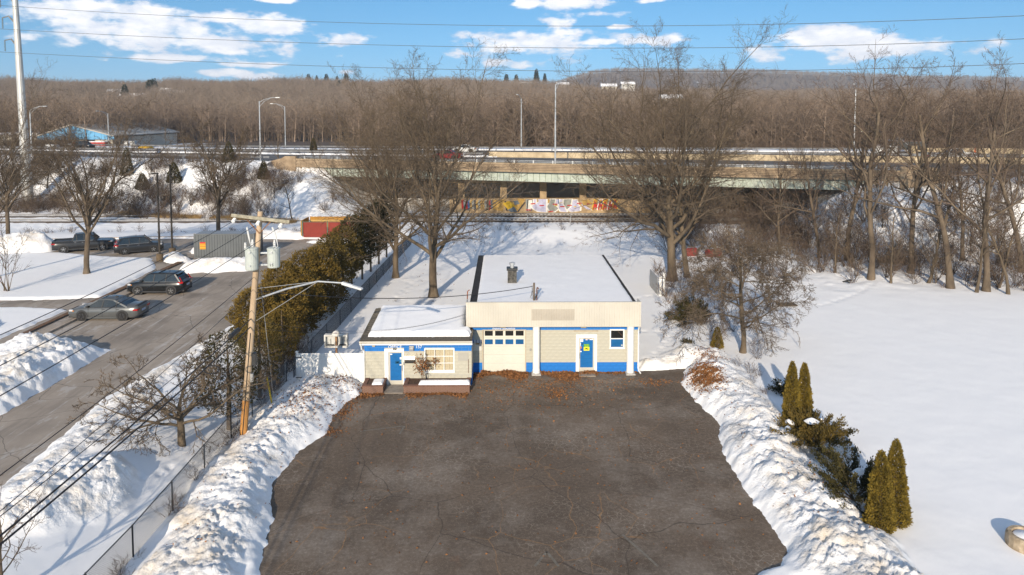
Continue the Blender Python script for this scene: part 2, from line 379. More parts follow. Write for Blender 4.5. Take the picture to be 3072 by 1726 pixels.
def snow_material():
    m = bpy.data.materials.new('snow'); m.use_nodes = True; nt = m.node_tree; N = nt.nodes.new; L = nt.links.new; b = nt.nodes['Principled BSDF']
    tc = N('ShaderNodeTexCoord'); at = N('ShaderNodeAttribute'); at.attribute_name = 'bank'
    n = N('ShaderNodeTexNoise'); n.inputs['Scale'].default_value = .55; n.inputs['Detail'].default_value = 8; n.inputs['Roughness'].default_value = .68; L(tc.outputs['Object'], n.inputs['Vector'])
    r = N('ShaderNodeValToRGB'); r.color_ramp.elements[0].position = .47; r.color_ramp.elements[1].position = .74
    r.color_ramp.elements[0].color = (0, 0, 0, 1); r.color_ramp.elements[1].color = (1, 1, 1, 1); L(n.outputs['Fac'], r.inputs[0])
    mu = N('ShaderNodeMath'); mu.operation = 'MULTIPLY'; L(r.outputs[0], mu.inputs[0]); L(at.outputs['Fac'], mu.inputs[1])
    mx = N('ShaderNodeMixRGB'); L(mu.outputs[0], mx.inputs[0]); mx.inputs[1].default_value = (.94, .925, .905, 1); mx.inputs[2].default_value = (.58, .48, .35, 1)
    L(mx.outputs[0], b.inputs['Base Color']); b.inputs['Roughness'].default_value = .75; b.inputs['Specular IOR Level'].default_value = .25
    n2 = N('ShaderNodeTexNoise'); n2.inputs['Scale'].default_value = 4.5; n2.inputs['Detail'].default_value = 9; n2.inputs['Roughness'].default_value = .65; L(tc.outputs['Object'], n2.inputs['Vector'])
    st = N('ShaderNodeMath'); st.operation = 'MULTIPLY_ADD'; L(at.outputs['Fac'], st.inputs[0]); st.inputs[1].default_value = .8; st.inputs[2].default_value = .045
    bp = N('ShaderNodeBump'); L(st.outputs[0], bp.inputs['Strength']); bp.inputs['Distance'].default_value = .12; L(n2.outputs['Fac'], bp.inputs['Height']); L(bp.outputs[0], b.inputs['Normal'])
    MATS['snow'] = m; return m
SNOW = snow_material()
SNOW2 = mat('roof_snow', (.92, .905, .89), .75, .02, 1.5, bump=.12, bscale=2.5, spec=.25)

def build_ground():
    ys = [17.0]
    while ys[-1] < 162: ys.append(ys[-1] * 1.0036)
    ys = np.array(ys); tx = np.arange(-.95, .9501, .0036)
    X = ys[:, None] * tx[None, :]; Y = np.repeat(ys[:, None], len(tx), 1)
    Z, msk, cov = snow_z(X.ravel(), Y.ravel(), True)
    V = np.stack([X.ravel(), Y.ravel(), Z], 1)
    a, c = X.shape; idx = np.arange(a * c).reshape(a, c)
    F = np.stack([idx[:-1, :-1], idx[:-1, 1:], idx[1:, 1:], idx[1:, :-1]], -1).reshape(-1, 4)
    me = npmesh('ground', V, F, SNOW, smooth=True)
    at = me.attributes.new('bank', 'FLOAT', 'POINT'); at.data.foreach_set('value', np.clip(msk, 0, 1).astype(np.float32))
    obj('ground', me, kind='structure')
    # hills and valley floor to the horizon
    ys = [150.0]
    while ys[-1] < 7000: ys.append(ys[-1] * 1.022)
    ys = np.array(ys); tx = np.arange(-1.3, 1.3001, .02)
    X = ys[:, None] * tx[None, :]; Y = np.repeat(ys[:, None], len(tx), 1); Z = hill_z(X.ravel(), Y.ravel()) - .6 * (Y.ravel() < 165)
    V = np.stack([X.ravel(), Y.ravel(), Z], 1); a, c = X.shape; idx = np.arange(a * c).reshape(a, c)
    F = np.stack([idx[:-1, :-1], idx[:-1, 1:], idx[1:, 1:], idx[1:, :-1]], -1).reshape(-1, 4)
    m = mat('hill_floor', (.085, .062, .05), .95, .3, .02, col2=(.15, .115, .095), detail=10)
    nt = m.node_tree; b = nt.nodes['Principled BSDF']; N = nt.nodes.new; L = nt.links.new
    src = b.inputs['Base Color'].links[0].from_socket; tc = N('ShaderNodeTexCoord')
    mp = N('ShaderNodeMapping'); mp.inputs['Scale'].default_value = (1, .35, 1); L(tc.outputs['Object'], mp.inputs[0])
    n = N('ShaderNodeTexNoise'); n.inputs['Scale'].default_value = .02; n.inputs['Detail'].default_value = 9; n.inputs['Roughness'].default_value = .75; L(mp.outputs[0], n.inputs['Vector'])
    r = N('ShaderNodeValToRGB'); r.color_ramp.elements[0].position = .60; r.color_ramp.elements[1].position = .68; L(n.outputs['Fac'], r.inputs[0])
    mx = N('ShaderNodeMixRGB'); L(r.outputs[0], mx.inputs[0]); L(src, mx.inputs[1]); mx.inputs[2].default_value = (.75, .77, .8, 1); L(mx.outputs[0], b.inputs['Base Color'])
    obj('hills', npmesh('hills', V, F, m, smooth=True), kind='structure')
    # a ring of plain ground under and behind everything
    mb = MB(); mb.add([(-9400, -140, -2.2), (9400, -140, -2.2), (9400, 7500, -2.2), (-9400, 7500, -2.2)], [(0, 1, 2, 3)])
    mb.build('terrain', SNOW2, kind='structure')

def asphalt_material(name, base, kind):
    m = bpy.data.materials.new(name); m.use_nodes = True; nt = m.node_tree; N = nt.nodes.new; L = nt.links.new; b = nt.nodes['Principled BSDF']
    tc = N('ShaderNodeTexCoord'); O = tc.outputs['Object']
    def noise(s, d=5, r=.6, off=0, st=None):
        mp = N('ShaderNodeMapping'); mp.inputs['Location'].default_value = (off, off, 0); mp.inputs['Scale'].default_value = st or (1, 1, 1); L(O, mp.inputs[0])
        n = N('ShaderNodeTexNoise'); n.inputs['Scale'].default_value = s; n.inputs['Detail'].default_value = d; n.inputs['Roughness'].default_value = r; L(mp.outputs[0], n.inputs['Vector']); return n.outputs['Fac']
    def ramp(x, a, c, ca=(0, 0, 0), cb=(1, 1, 1)):
        r = N('ShaderNodeValToRGB'); r.color_ramp.elements[0].position = a; r.color_ramp.elements[1].position = c
        r.color_ramp.elements[0].color = (*ca, 1); r.color_ramp.elements[1].color = (*cb, 1); L(x, r.inputs[0]); return r.outputs[0]
    def mul(a, c):
        n = N('ShaderNodeMath'); n.operation = 'MULTIPLY'
        for i, v in enumerate((a, c)):
            if isinstance(v, float): n.inputs[i].default_value = v
            else: L(v, n.inputs[i])
        return n.outputs[0]
    def mixc(f, a, c):
        n = N('ShaderNodeMixRGB'); L(f, n.inputs[0])
        for i, v in ((1, a), (2, c)):
            if isinstance(v, tuple): n.inputs[i].default_value = (*v, 1)
            else: L(v, n.inputs[i])
        return n.outputs[0]
    def vor(scale, warp, w):
        wn = N('ShaderNodeTexNoise'); wn.inputs['Scale'].default_value = scale * .9; wn.inputs['Detail'].default_value = 4; L(O, wn.inputs['Vector'])
        sc = N('ShaderNodeVectorMath'); sc.operation = 'SCALE'; L(wn.outputs['Color'], sc.inputs[0]); sc.inputs['Scale'].default_value = warp
        ad = N('ShaderNodeVectorMath'); ad.operation = 'ADD'; L(O, ad.inputs[0]); L(sc.outputs[0], ad.inputs[1])
        v = N('ShaderNodeTexVoronoi'); v.feature = 'DISTANCE_TO_EDGE'; v.inputs['Scale'].default_value = scale; L(ad.outputs[0], v.inputs['Vector'])
        return ramp(v.outputs['Distance'], 0.0, w, (1, 1, 1), (0, 0, 0))
    if kind == 'lot':
        c = ramp(noise(.16, 7, .66), .3, .7, tuple(.5 * k for k in base), tuple(1.2 * k for k in base))
        sp = noise(26, 3, .8, 2); c = mixc(mul(ramp(sp, .50, .75), .6), c, (.34, .285, .23))                                  # worn aggregate
        c = mixc(mul(ramp(noise(.22, 8, .75, 5), .47, .70), .7), c, (.36, .305, .25))                                      # salt-bleached patches
        c = mixc(mul(mul(vor(3.4, .34, .05), ramp(noise(.15, 5, .6, 31), .47, .60)), .7), c, (.42, .355, .28))             # alligator cracks
        c = mixc(mul(mul(vor(.4, 1.2, .008), ramp(noise(.2, 3, .5, 71), .48, .58)), .95), c, (.36, .20, .09))               # big cracks with dead grass
        c = mixc(mul(vor(.16, 2.4, .0028), .6), c, (.02, .017, .015))
        c = mixc(mul(ramp(noise(.5, 5, .7, 13), .63, .74), .5), c, (.20, .10, .05))
        gr = noise(7, 5, .8, 17); c = mixc(mul(ramp(gr, .40, .62, (1, 1, 1), (0, 0, 0)), .38), c, tuple(.35 * k for k in base)); c = mixc(mul(ramp(gr, .56, .72), .35), c, (.40, .34, .28))
        wh = noise(9, 2, .9, 40); c = mixc(mul(ramp(wh, .74, .77), .8), c, (.55, .53, .5))
    else:
        c = ramp(noise(.25, 6, .62), .3, .7, tuple(.7 * k for k in base), tuple(1.25 * k for k in base))
        c = mixc(mul(ramp(noise(1.1, 7, .7, 3, (1, .45, 1)), .57, .64), .5), c, (.50, .47, .44))                             # salt and thin ice
        c = mixc(mul(ramp(noise(.35, 6, .7, 23), .62, .66), .5), c, (.55, .53, .52))
        c = mixc(mul(ramp(noise(1.0, 6, .65, 51, (1.6, .14, 1)), .50, .68), .55), c, tuple(.55 * k for k in base)); c = mixc(mul(ramp(noise(1.0, 6, .7, 61, (2.2, .16, 1)), .58, .70), .6), c, (.62, .59, .56))
        c = mixc(mul(vor(.33, 1.3, .006), .8), c, (.05, .045, .04))
        c = mixc(mul(ramp(noise(.2, 3, .5, 9), .6, .72), .5), c, (.05, .045, .04))
    L(c, b.inputs['Base Color']); b.inputs['Roughness'].default_value = .85; b.inputs['Specular IOR Level'].default_value = .3
    bp = N('ShaderNodeBump'); bp.inputs['Strength'].default_value = .25; bp.inputs['Distance'].default_value = .02; L(noise(30, 3, .8), bp.inputs['Height']); L(bp.outputs[0], b.inputs['Normal'])
    MATS[name] = m; return m
ASPH = asphalt_material('asphalt_lot', (.160, .117, .082), 'lot')
ASPH2 = asphalt_material('asphalt_drive', (.35, .295, .24), 'drive')
HWYM = mat('highway_asphalt', (.085, .082, .08), .85, .2, .35, col2=(.13, .125, .12), bump=.1, bscale=20, stretch=(.25, 1, 1))

def build_roads():
    mb = MB(); mb.add([(-14, 3, 0), (15, 3, 0), (15, 46, 0), (-14, 46, 0)], [(0, 1, 2, 3)]); mb.build('parking_lot', ASPH, kind='structure')
    mb = MB(); z = 1.3
    mb.add([(-30, 3, z), (-17.8, 3, z), (-17.6, 66, z), (-17.5, 70, z), (-17.5, 83.4, z), (-82, 83.4, z), (-82, 30, z), (-40, 30, z)], [(0, 1, 2, 3, 4, 5, 6, 7)]); mb.build('driveway', ASPH2, kind='structure')
    wt = mat('worn_paint', (.42, .38, .30), .9, .5, 6, col2=(.13, .11, .09))
    def stripe(pts, w, z, name='parking_line', m=wt):
        mb = MB()
        for a, b in zip(pts[:-1], pts[1:]):
            a = Vector((*a, z)); b = Vector((*b, z)); d = (b - a).normalized(); r = Vector((d.y, -d.x, 0)) * w / 2
            mb.add([a - r, a + r, b + r, b - r], [(0, 1, 2, 3)])
        return mb.build(name, m, kind='structure')
    q = lambda u, v: tuple(P(u, v)[:2])
    for a, b in (((1565, 1345), (1655, 1425)), ((1375, 1388), (1345, 1425)), ((1375, 1388), (1405, 1425)), ((1017, 1072), (1005, 1092)), ((1022, 998), (1015, 1018)), ((1603, 940), (1572, 958)), ((905, 1085), (1015, 1072))):
        stripe([q(*a), q(*b)], .10, .008)
    # kerbs at the drive
    cm = mat('kerb_concrete', (.40, .33, .26), .9, .25, 3, bump=.2)
    mb = MB(); mb.box(-30.35, -30.2, 44.8, 66.5, 1.2, 1.44); mb.build('kerb', cm, kind='structure')
    mb = MB(); mb.add([(-80, 76.4, 1.2), (-57, 80.2, 1.2), (-41, 82.15, 1.2), (-24, 81.95, 1.2), (-24, 82.1, 1.2), (-41, 82.3, 1.2), (-57, 80.35, 1.2), (-80, 76.55, 1.2)] + [(-80, 76.4, 1.5), (-57, 80.2, 1.5), (-41, 82.15, 1.5), (-24, 81.95, 1.5), (-24, 82.1, 1.5), (-41, 82.3, 1.5), (-57, 80.35, 1.5), (-80, 76.55, 1.5)],
           [(8, 9, 14, 15), (9, 10, 13, 14), (10, 11, 12, 13), (0, 1, 9, 8), (1, 2, 10, 9), (2, 3, 11, 10)]); mb.build('kerb', cm, kind='structure')
    # leafy dirt strip beside the walk
    mb = MB(); mb.add([(-31.9, 45.5, 1.415), (-31.55, 45.5, 1.41), (-31.35, 70, 1.41), (-31.9, 70, 1.415)], [(0, 1, 2, 3)])
    mb.build('verge_soil', mat('soil_litter', (.16, .09, .05), .95, .5, 8, bump=.6, bscale=25), kind='structure')
build_ground(); build_roads()
# ------------------------------------------------------------------ repair shop with attached office
BEIGE = mat('block_beige', (.475, .452, .37), .9, .10, 2.2, bump=.25, bscale=30)
BLUE = mat('block_blue', (.012, .165, .52), .75, .14, 2.0, bump=.2, bscale=30)
MORT = mat('painted_joint', (.43, .415, .345), .95, .1, 5)
MORTB = mat('painted_joint_blue', (.01, .11, .36), .9, .1, 5)
WHITE = mat('white_paint', (.80, .79, .75), .6, .05, 3)
TRIMW = mat('white_trim', (.80, .80, .77), .6, .07, 5, col2=(.84, .84, .82))
CREAM = mat('cream_metal', (.55, .515, .44), .5, .06, .8)
CREAMD = mat('cream_metal_faded', (.44, .395, .325), .55, .08, 1.5)
DOORB = mat('door_blue', (.006, .125, .36), .4, .12, 3, stretch=(1, 1, 6))
ALU = mat('aluminium', (.60, .57, .49), .45, .06, 3, metal=.25)
GLASSD = mat('dark_glass', (.012, .013, .014), .06, .3, 2, spec=.8)
GLASSB = mat('blue_film', (.012, .10, .26), .25, .2, 3)
BLACKM = mat('black_metal', (.03, .03, .03), .45, .2, 6)
TAR = mat('black_flashing', (.025, .022, .02), .8, .4, 3, bump=.3)
GREYM = mat('grey_metal', (.35, .35, .34), .45, .1, 4, metal=.4)
GALV = mat('galvanised', (.52, .53, .53), .4, .12, 3, metal=.5)
BRICK = mat('planter_brick', (.17, .085, .058), .9, .22, 7, col2=(.24, .14, .10), bump=.3, bscale=40)
BMORT = mat('brick_mortar', (.21, .16, .13), .95, .2, 9)
SHING = mat('roof_shingle', (.085, .072, .055), .95, .3, 9, col2=(.15, .13, .10), bump=.4, bscale=60)
SOIL = mat('planter_soil', (.08, .045, .03), .95, .5, 12, bump=.6)
CONC = mat('concrete_pad', (.26, .22, .18), .9, .25, 3, bump=.2)

WY, XL, XR = 42.75, -2.05, 8.22
OY, OXL, OXR = 40.75, -8.22, -1.96
def txt(body, x, y, z, size, m, parent, name='lettering', shear=0.0, rotz=0.0, align='CENTER', ext=.002, sx=1.0):
    c = bpy.data.curves.new(name, 'FONT'); c.body = body; c.size = size; c.align_x = align; c.extrude = ext; c.shear = shear; c.resolution_u = 3
    c.materials.append(m); t = bpy.data.objects.new(name, c); COL.objects.link(t)
    me = bpy.data.meshes.new_from_object(t.evaluated_get(bpy.context.evaluated_depsgraph_get())); bpy.data.objects.remove(t); bpy.data.curves.remove(c)
    o = bpy.data.objects.new(name, me); COL.objects.link(o)
    place(o, parent); o.location += Vector((x, y, z)); o.rotation_euler = (math.pi / 2, 0, rotz); o.scale = (sx, 1, 1); return o
_blk = {}
def block_wall(parent, x0, x1, Y, rows, openings, low, high, h=.203, ln=.406):
    """painted concrete blocks laid in running bond in front of a recessed core"""
    base = Vector((0, 0, 0)); q = parent
    while q is not None: base += q.location; q = q.parent
    for r in range(rows):
        z0 = r * h; zc = z0 + h / 2; m = BLUE if (z0 < low or z0 >= high) else BEIGE
        cuts = [(a, b) for (a, b, c, d) in openings if c < zc < d]; segs = []; x = x0
        for a, b in sorted(cuts): segs.append((x, a)); x = b
        segs.append((x, x1))
        for a, b in segs:
            k = math.floor((a - x0) / ln) - 1
            while True:
                s = x0 + k * ln + (ln / 2 if r % 2 else 0); e = s + ln; k += 1
                if s >= b - .02: break
                s2, e2 = max(s, a), min(e, b)
                if e2 - s2 < .03: continue
                w = round(e2 - s2 - .005, 2); key = (w, m.name)
                if key not in _blk:
                    mb = MB(); mb.box(-w / 2, w / 2, 0, .06, -h / 2 + .0035, h / 2 - .0035); _blk[key] = mb.mesh('block', m)
                o = bpy.data.objects.new('block', _blk[key]); COL.objects.link(o); o.parent = parent
                o.location = Vector(((s2 + e2) / 2, Y + random.uniform(0, .0025), zc)) - base
def framed_quad(mb, x0, x1, z0, z1, y, w, d=.04, mi=0):
    mb.box(x0, x1, y - d, y, z1 - w, z1, mi); mb.box(x0, x1, y - d, y, z0, z0 + w, mi)
    mb.box(x0, x0 + w, y - d, y, z0 + w, z1 - w, mi); mb.box(x1 - w, x1, y - d, y, z0 + w, z1 - w, mi)
def snow_slab(name, parent, zf, x0, x1, y0, y1, th, rad, step, seed, edge=.15, notch=None, **kw):
    """a layer of snow: height grid that rounds off to the roof at a wandering edge"""
    xs = np.arange(x0, x1 + step, step); ys = np.arange(y0, y1 + step, step); X, Y = np.meshgrid(xs, ys)
    d = np.minimum(np.minimum(X - x0, x1 - X), np.minimum(Y - y0, y1 - Y)) - edge * (0.5 + .5 * fbm(X * .8 + seed, Y * .8, 4, .6)) - .03 * fbm(X * 5, Y * 5 + seed, 2)
    if notch is not None: d = np.minimum(d, notch(X, Y))
    t = np.clip(d / rad, 0, 1); k = np.sqrt(np.clip(1 - (1 - t)**2, 0, 1))
    Z = zf(X, Y) + np.where(d > 0, th * k * (1 + .10 * fbm(X * .5 + seed, Y * .5, 3)), -.04)
    V = np.stack([X.ravel(), Y.ravel(), Z.ravel()], 1); idx = np.arange(X.size).reshape(X.shape)
    ok = (d > -step * 1.5); 
    F = np.stack([idx[:-1, :-1], idx[:-1, 1:], idx[1:, 1:], idx[1:, :-1]], -1).reshape(-1, 4)
    keep = (ok[:-1, :-1] & ok[:-1, 1:] & ok[1:, 1:] & ok[1:, :-1]).ravel()
    o = obj(name, npmesh(name, V, F[keep], SNOW2, smooth=True), parent); 
    if kw: tag(o, **kw)
    return o

def build_shop():
    shop = thing('repair_shop', 'low cream and blue auto repair shop with ribbed canopy and attached office', 'building', (0, 43, 0))
    W = lambda u, v: atY(u, v, WY)
    O = lambda u, v: atY(u, v, OY)
    # ---- garage block
    gx0, gx1 = W(1213, 900).x, W(1323, 900).x; gz1 = W(1260, 829).z
    dx0, dx1 = W(1448, 900).x, W(1501, 900).x; dz1 = W(1475, 841).z
    wx0, wx1 = W(1533, 850).x, W(1570, 850).x; wz0, wz1 = W(1550, 876).z, W(1550, 828).z
    ops = [(gx0, gx1, -.1, gz1), (dx0, dx1, -.1, dz1), (wx0 + .03, wx1 - .03, wz0 + .03, wz1 - .03)]
    def core(name, x0, x1, Y, zt, ops, yb):
        mb = MB(); xs = sorted({x0, x1, *[v for o in ops for v in o[:2]]}); zs = sorted({0, zt, .609, *[min(zt, max(0, v)) for o in ops for v in o[2:]]})
        for a, b in zip(xs[:-1], xs[1:]):
            for c, d in zip(zs[:-1], zs[1:]):
                if any(o[0] - 1e-6 < (a + b) / 2 < o[1] + 1e-6 and o[2] < (c + d) / 2 < o[3] for o in ops): continue
                mb.box(a, b, Y + .012, yb, c, d, 1 if d <= .61 else 0)
        return mb
    fw = core('front_wall', XL, XR, WY, 3.0, ops, WY + .2).build('front_wall', [MORT, MORTB], shop)
    block_wall(fw, XL, XR, WY, 14, ops, .6, 2.63)
    mb = MB(); mb.box(XL, XL + .2, WY + .21, 57.8, 0, 3.95); mb.box(XR - .2, XR, WY + .21, 57.8, 0, 3.95); mb.box(XL + .2, XR - .2, 57.6, 57.8, 0, 3.95)
    mb.box(XL + .2, XR - .2, WY + .21, WY + .4, 3.0, 3.95); mb.build('side_wall', BEIGE, shop)
    # ---- roof
    rf = MB(); rf.box(XL - .05, XR, 42.5, 57.9, 3.95, 4.05)
    rf = rf.build('roof', TAR, shop)
    mb = MB(); mb.box(XL - .12, XL + .30, 42.55, 57.95, 4.055, 4.16); mb.box(XL - .14, XL - .10, 42.55, 57.95, 3.8, 4.16); mb.build('flashing', TAR, rf)
    mb = MB(); mb.box(XR - .22, XR - .08, 42.55, 57.9, 4.06, 4.2); mb.build('flashing', TAR, rf)
    snow_slab('roof_snow', rf, lambda X, Y: 4.055 + 0 * X + .06 * sstep(57.0, 57.4, Y) * np.maximum(0, fbm(X * 3, Y * 3, 2)), XL + .22, XR - .16, 42.52, 57.85, .20, .16, .11, 3, edge=.10)
    c = P(1288, 718, 4.1)
    cm = mat('chimney_block', (.045, .042, .038), .9, .5, 7, col2=(.14, .13, .11), bump=.4)
    mb = MB(); mb.box(c.x - .31, c.x + .31, c.y, c.y + .62, 4.0, 5.12); ch = mb.build('chimney', cm, rf)
    mb = MB(); mb.box(c.x - .38, c.x + .38, c.y - .07, c.y + .69, 5.122, 5.27); mb.build('chimney_cap', BLACKM, ch, bevel=.03)
    mb = MB(); mb.lathe([(.14, 0), (.14, .22), (.2, .22), (.2, .34), (.03, .40)], (c.x, c.y + .3, 5.27), 14); mb.build('flue_pipe', GALV, ch)
    # service mast
    m0 = Vector((atY(1343, 745, 43.6).x, 43.6, 0)); WOOD = mat('grey_post_wood', (.13, .10, .075), .9, .3, 4, bump=.3, stretch=(1, 1, .2))
    mb = MB(); mb.box(m0.x - .06, m0.x + .06, 43.55, 43.67, 3.9, 5.35); ma = mb.build('service_mast', WOOD, rf)
    mb = MB(); mb.tube([(m0.x + .17, 43.6, 3.9), (m0.x + .17, 43.6, 4.98), (m0.x + .2, 43.56, 5.06), (m0.x + .28, 43.5, 5.02)], [.035, .035, .05, .04], 8); mb.build('conduit', mat('rust_conduit', (.14, .06, .04), .7, .4, 6), ma)
    for z in (4.75, 4.93, 5.11):
        mb = MB(); mb.lathe([(.02, 0), (.045, .02), (.03, .05), (.045, .08), (.02, .1)], (m0.x - .12, 43.6, z), 8, axis='z'); mb.build('insulator', mat('porcelain', (.5, .48, .45), .3, .1, 3), ma)
    mb = MB(); 
    for k in range(4): mb.tube([(m0.x - .12, 43.58, 4.8 + .1 * k), (m0.x - .25 + .05 * k, 43.5, 4.45 + .05 * k), (m0.x + .05, 43.48, 4.3 + .06 * k), (m0.x + .22, 43.5, 4.75), (m0.x + .27, 43.5, 5.0)], .012, 4)
    mb.build('drip_loop', BLACKM, ma)
    mb = MB(); mb.tube([(-2.35, 43.3, 4.0), (-2.32, 43.3, 4.9), (-2.2, 43.3, 5.0)], .035, 8); mb.build('vent_pipe', mat('rust_pipe', (.22, .08, .04), .8, .4, 6), rf)
    # ---- ribbed canopy fascia
    fx0, fx1, fy = atY(1172, 790, 42.15).x, atY(1612, 790, 42.15).x, 42.15; fz0, fz1 = atY(1400, 821, fy).z, atY(1400, 762, fy).z
    def ribs(x0, x1, z0, z1, y, m, name, parent):
        mb = MB(); xs = []; x = x0; pitch = .152
        while x < x1 - .001: xs += [(x, 0), (min(x + .118, x1), 0), (min(x + .121, x1), .024), (min(x + .146, x1), .024)]; x += pitch
        xs.append((x1, 0)); v = []; f = []
        for i, (a, d) in enumerate(xs): v += [(a, y + d, z0), (a, y + d, z1)]
        for i in range(len(xs) - 1): f.append((2 * i, 2 * i + 2, 2 * i + 3, 2 * i + 1))
        mb.add(v, f); return mb.build(name, m, parent)
    ca = MB(); ca.box(fx0, fx1, fy + .03, 42.7, fz0 + .02, fz0 + .12); ca.box(fx0, fx1, fy + .03, fy + .1, fz0 + .12, fz1); ca.box(fx0 + .003, fx0 + .06, fy + .1, 43.1, fz0 + .12, fz1); ca.box(fx1 - .06, fx1 - .003, fy + .1, 43.1, fz0 + .12, fz1)
    ca = ca.build('canopy', CREAM, shop)
    ribs(fx0, fx1, fz0, fz1, fy, CREAM, 'ribbed_panel', ca)
    a, b = atY(1338, 778, fy), atY(1448, 806, fy); k = round((a.x - fx0) / .152); xa = fx0 + k * .152
    ribs(xa, xa + round((b.x - a.x) / .152) * .152, b.z, a.z, fy - .004, CREAMD, 'old_sign_mark', ca)
    mb = MB(); mb.box(fx0 - .02, fx1 + .02, fy - .03, fy + .12, fz1, fz1 + .045); mb.box(fx0 - .01, fx1 + .01, fy - .02, fy + .05, fz0 - .035, fz0 + .01); mb.build('edge_trim', CREAM, ca)
    for u in (1348.5, 1585):
        x = atY(u, 880, 42.42).x; mb = MB(); mb.lathe([(.225, .12), (.225, .3), (.215, .32), (.215, fz0 - .12), (.235, fz0 - .1), (.235, fz0)], (x, 42.42, 0), 20); col = mb.build('column', WHITE, shop, smooth=False)
        mb = MB(); mb.box(x - .28, x + .28, 42.14, 42.70, 0, .08); mb.lathe([(.27, .08), (.27, .12)], (x, 42.42, 0), 16); mb.build('column_base', mat('old_concrete', (.42, .40, .37), .9, .2, 8), col)
    mb = MB(); x = XR - .05; mb.tube([(x + .06, 42.4, 2.95), (x, 42.55, 2.85), (x, 42.66, 2.6), (x, 42.66, .3), (x + .03, 42.6, .12), (x + .1, 42.4, .04)], .05, 8); mb.build('downspout', TRIMW, shop)
    # ---- garage door
    gd = MB(); gd.box(gx0, gx1, WY + .16, WY + .2, 0, gz1); gd = gd.build('garage_door', mat('door_cream', (.64, .61, .53), .5, .04, 1), shop)
    GD = MATS['door_cream']; n = 5; ph = gz1 / n; pw = (gx1 - gx0 - .16) / 4
    for r in range(n):
        z0, z1 = r * ph, (r + 1) * ph
        mb = MB(); mb.box(gx0 + .05, gx1 - .05, WY + .10, WY + .155, z0 + .004, z1 - .004); pan = mb.build('door_section', GD, gd)
        for k in range(4):
            a = gx0 + .08 + k * pw + pw * .11; b = gx0 + .08 + (k + 1) * pw - pw * .11
            if r >= 3:
                mb = MB(); framed_quad(mb, a - .03, b + .03, z0 + ph * .22 - .03, z1 - ph * .2 + .03, WY + .1, .03, .012); mb.build('pane_frame', GD, pan)
                mb = MB(); mb.box(a, b, WY + .093, WY + .099, z0 + ph * .22, z1 - ph * .2); mb.build('pane', GLASSD if r == 4 else GLASSB, pan)
            else:
                mb = MB(); framed_quad(mb, a - .02, b + .02, z0 + ph * .2, z1 - ph * .2, WY + .099, .02, .01); mb.box(a + .04, b - .04, WY + .078, WY + .099, z0 + ph * .3, z1 - ph * .3); mb.build('raised_panel', GD, pan)
    mb = MB(); framed_quad(mb, gx0 + pw * 1.3, gx0 + pw * 1.75, 2.5 * ph - .02, 2.5 * ph + .10, WY + .094, .018, .015); mb.build('mail_slot', mat('brass', (.25, .17, .08), .5, .2, 8, metal=.4), gd)
    mb = MB(); mb.box(gx0, gx0 + .06, WY - .02, WY + .16, 0, gz1); mb.box(gx1 - .06, gx1, WY - .02, WY + .16, 0, gz1); mb.box(gx0 + .06, gx1 - .06, WY - .02, WY + .16, gz1 - .05, gz1); mb.build('door_jamb', mat('jamb_tan', (.45, .38, .28), .7, .1, 4), gd)
    # ---- entrance doors
    def entry(x0, x1, z1, lx0, lx1, lz1, Y, nm, lab, hand):
        d = MB(); d.box(x0, lx0, Y - .035, Y + .14, 0, z1); d.box(lx1, x1, Y - .035, Y + .14, 0, z1); d.box(lx0, lx1, Y - .035, Y + .14, lz1, z1)
        d = d.build('door_surround', TRIMW, shop)
        mb = MB(); framed_quad(mb, lx0, lx1, .02, lz1, Y + .09, .085, .05); mb.box(lx0 + .085, lx1 - .085, Y + .04, Y + .09, .10, .27); lf = mb.build('door', ALU, shop); lf['label'] = lab
        mb = MB(); mb.box(lx0 + .085, lx1 - .085, Y + .055, Y + .075, .27, lz1 - .085); mb.build('door_panel', DOORB, lf)
        hx = lx1 - .045 if hand > 0 else lx0 + .045
        mb = MB(); mb.tube([(hx, Y + .02, .85), (hx, Y - .03, .9), (hx, Y - .03, 1.15), (hx, Y + .02, 1.2)], .012, 6); mb.build('handle', GREYM, lf)
        mb = MB(); mb.box(lx0 + .02, lx1 - .02, Y - .06, Y + .14, 0, .03); mb.build('threshold', CONC, lf)
        return lf, d
    lx0, lx1 = W(1455.5, 900).x, W(1494.5, 900).x; lz1 = W(1475, 850).z
    df, ds = entry(dx0, dx1, dz1, lx0, lx1, lz1, WY, 'door', 'blue glazed shop door with stickers and a yellow sign', -1)
    YEL = mat('sign_yellow', (.75, .68, .02), .5, .05, 3); GRN = mat('sign_green', (.02, .28, .06), .5, .05, 3); WST = mat('sticker_white', (.72, .76, .80), .5, .1, 9); DK = mat('print_black', (.02, .02, .02), .6, .1, 5); REDM = mat('print_red', (.6, .05, .05), .5, .1, 5)
    yy = WY + .053
    def dec(u0, u1, v0, v1, m, name='sticker', parent=None, Y=None, conv=W):
        a, b = conv(u0, v1), conv(u1, v0); mb = MB(); y = (Y or yy); mb.box(a.x, b.x, y - .003, y, a.z, b.z); return mb.build(name, m, parent or df)
    dec(1468, 1482.5, 866, 873.5, GRN, 'sign_plate'); dec(1468, 1482.5, 873.5, 883, YEL, 'sign_plate')
    c = W(1475.2, 869.6); txt('MANN', c.x, yy - .006, c.z, .085, YEL, df, sx=1.15); c = W(1475.2, 873.2); txt('FILTER', c.x, yy - .006, c.z, .075, YEL, df, sx=1.1)
    c = W(1475.2, 879); mb = MB(); mb.tube([(c.x - .09, yy - .006, c.z - .01), (c.x - .03, yy - .006, c.z + .05), (c.x + .05, yy - .006, c.z + .02), (c.x + .1, yy - .006, c.z - .04)], [.012, .035, .028, .008], 6); mb.build('emblem', DK, df)
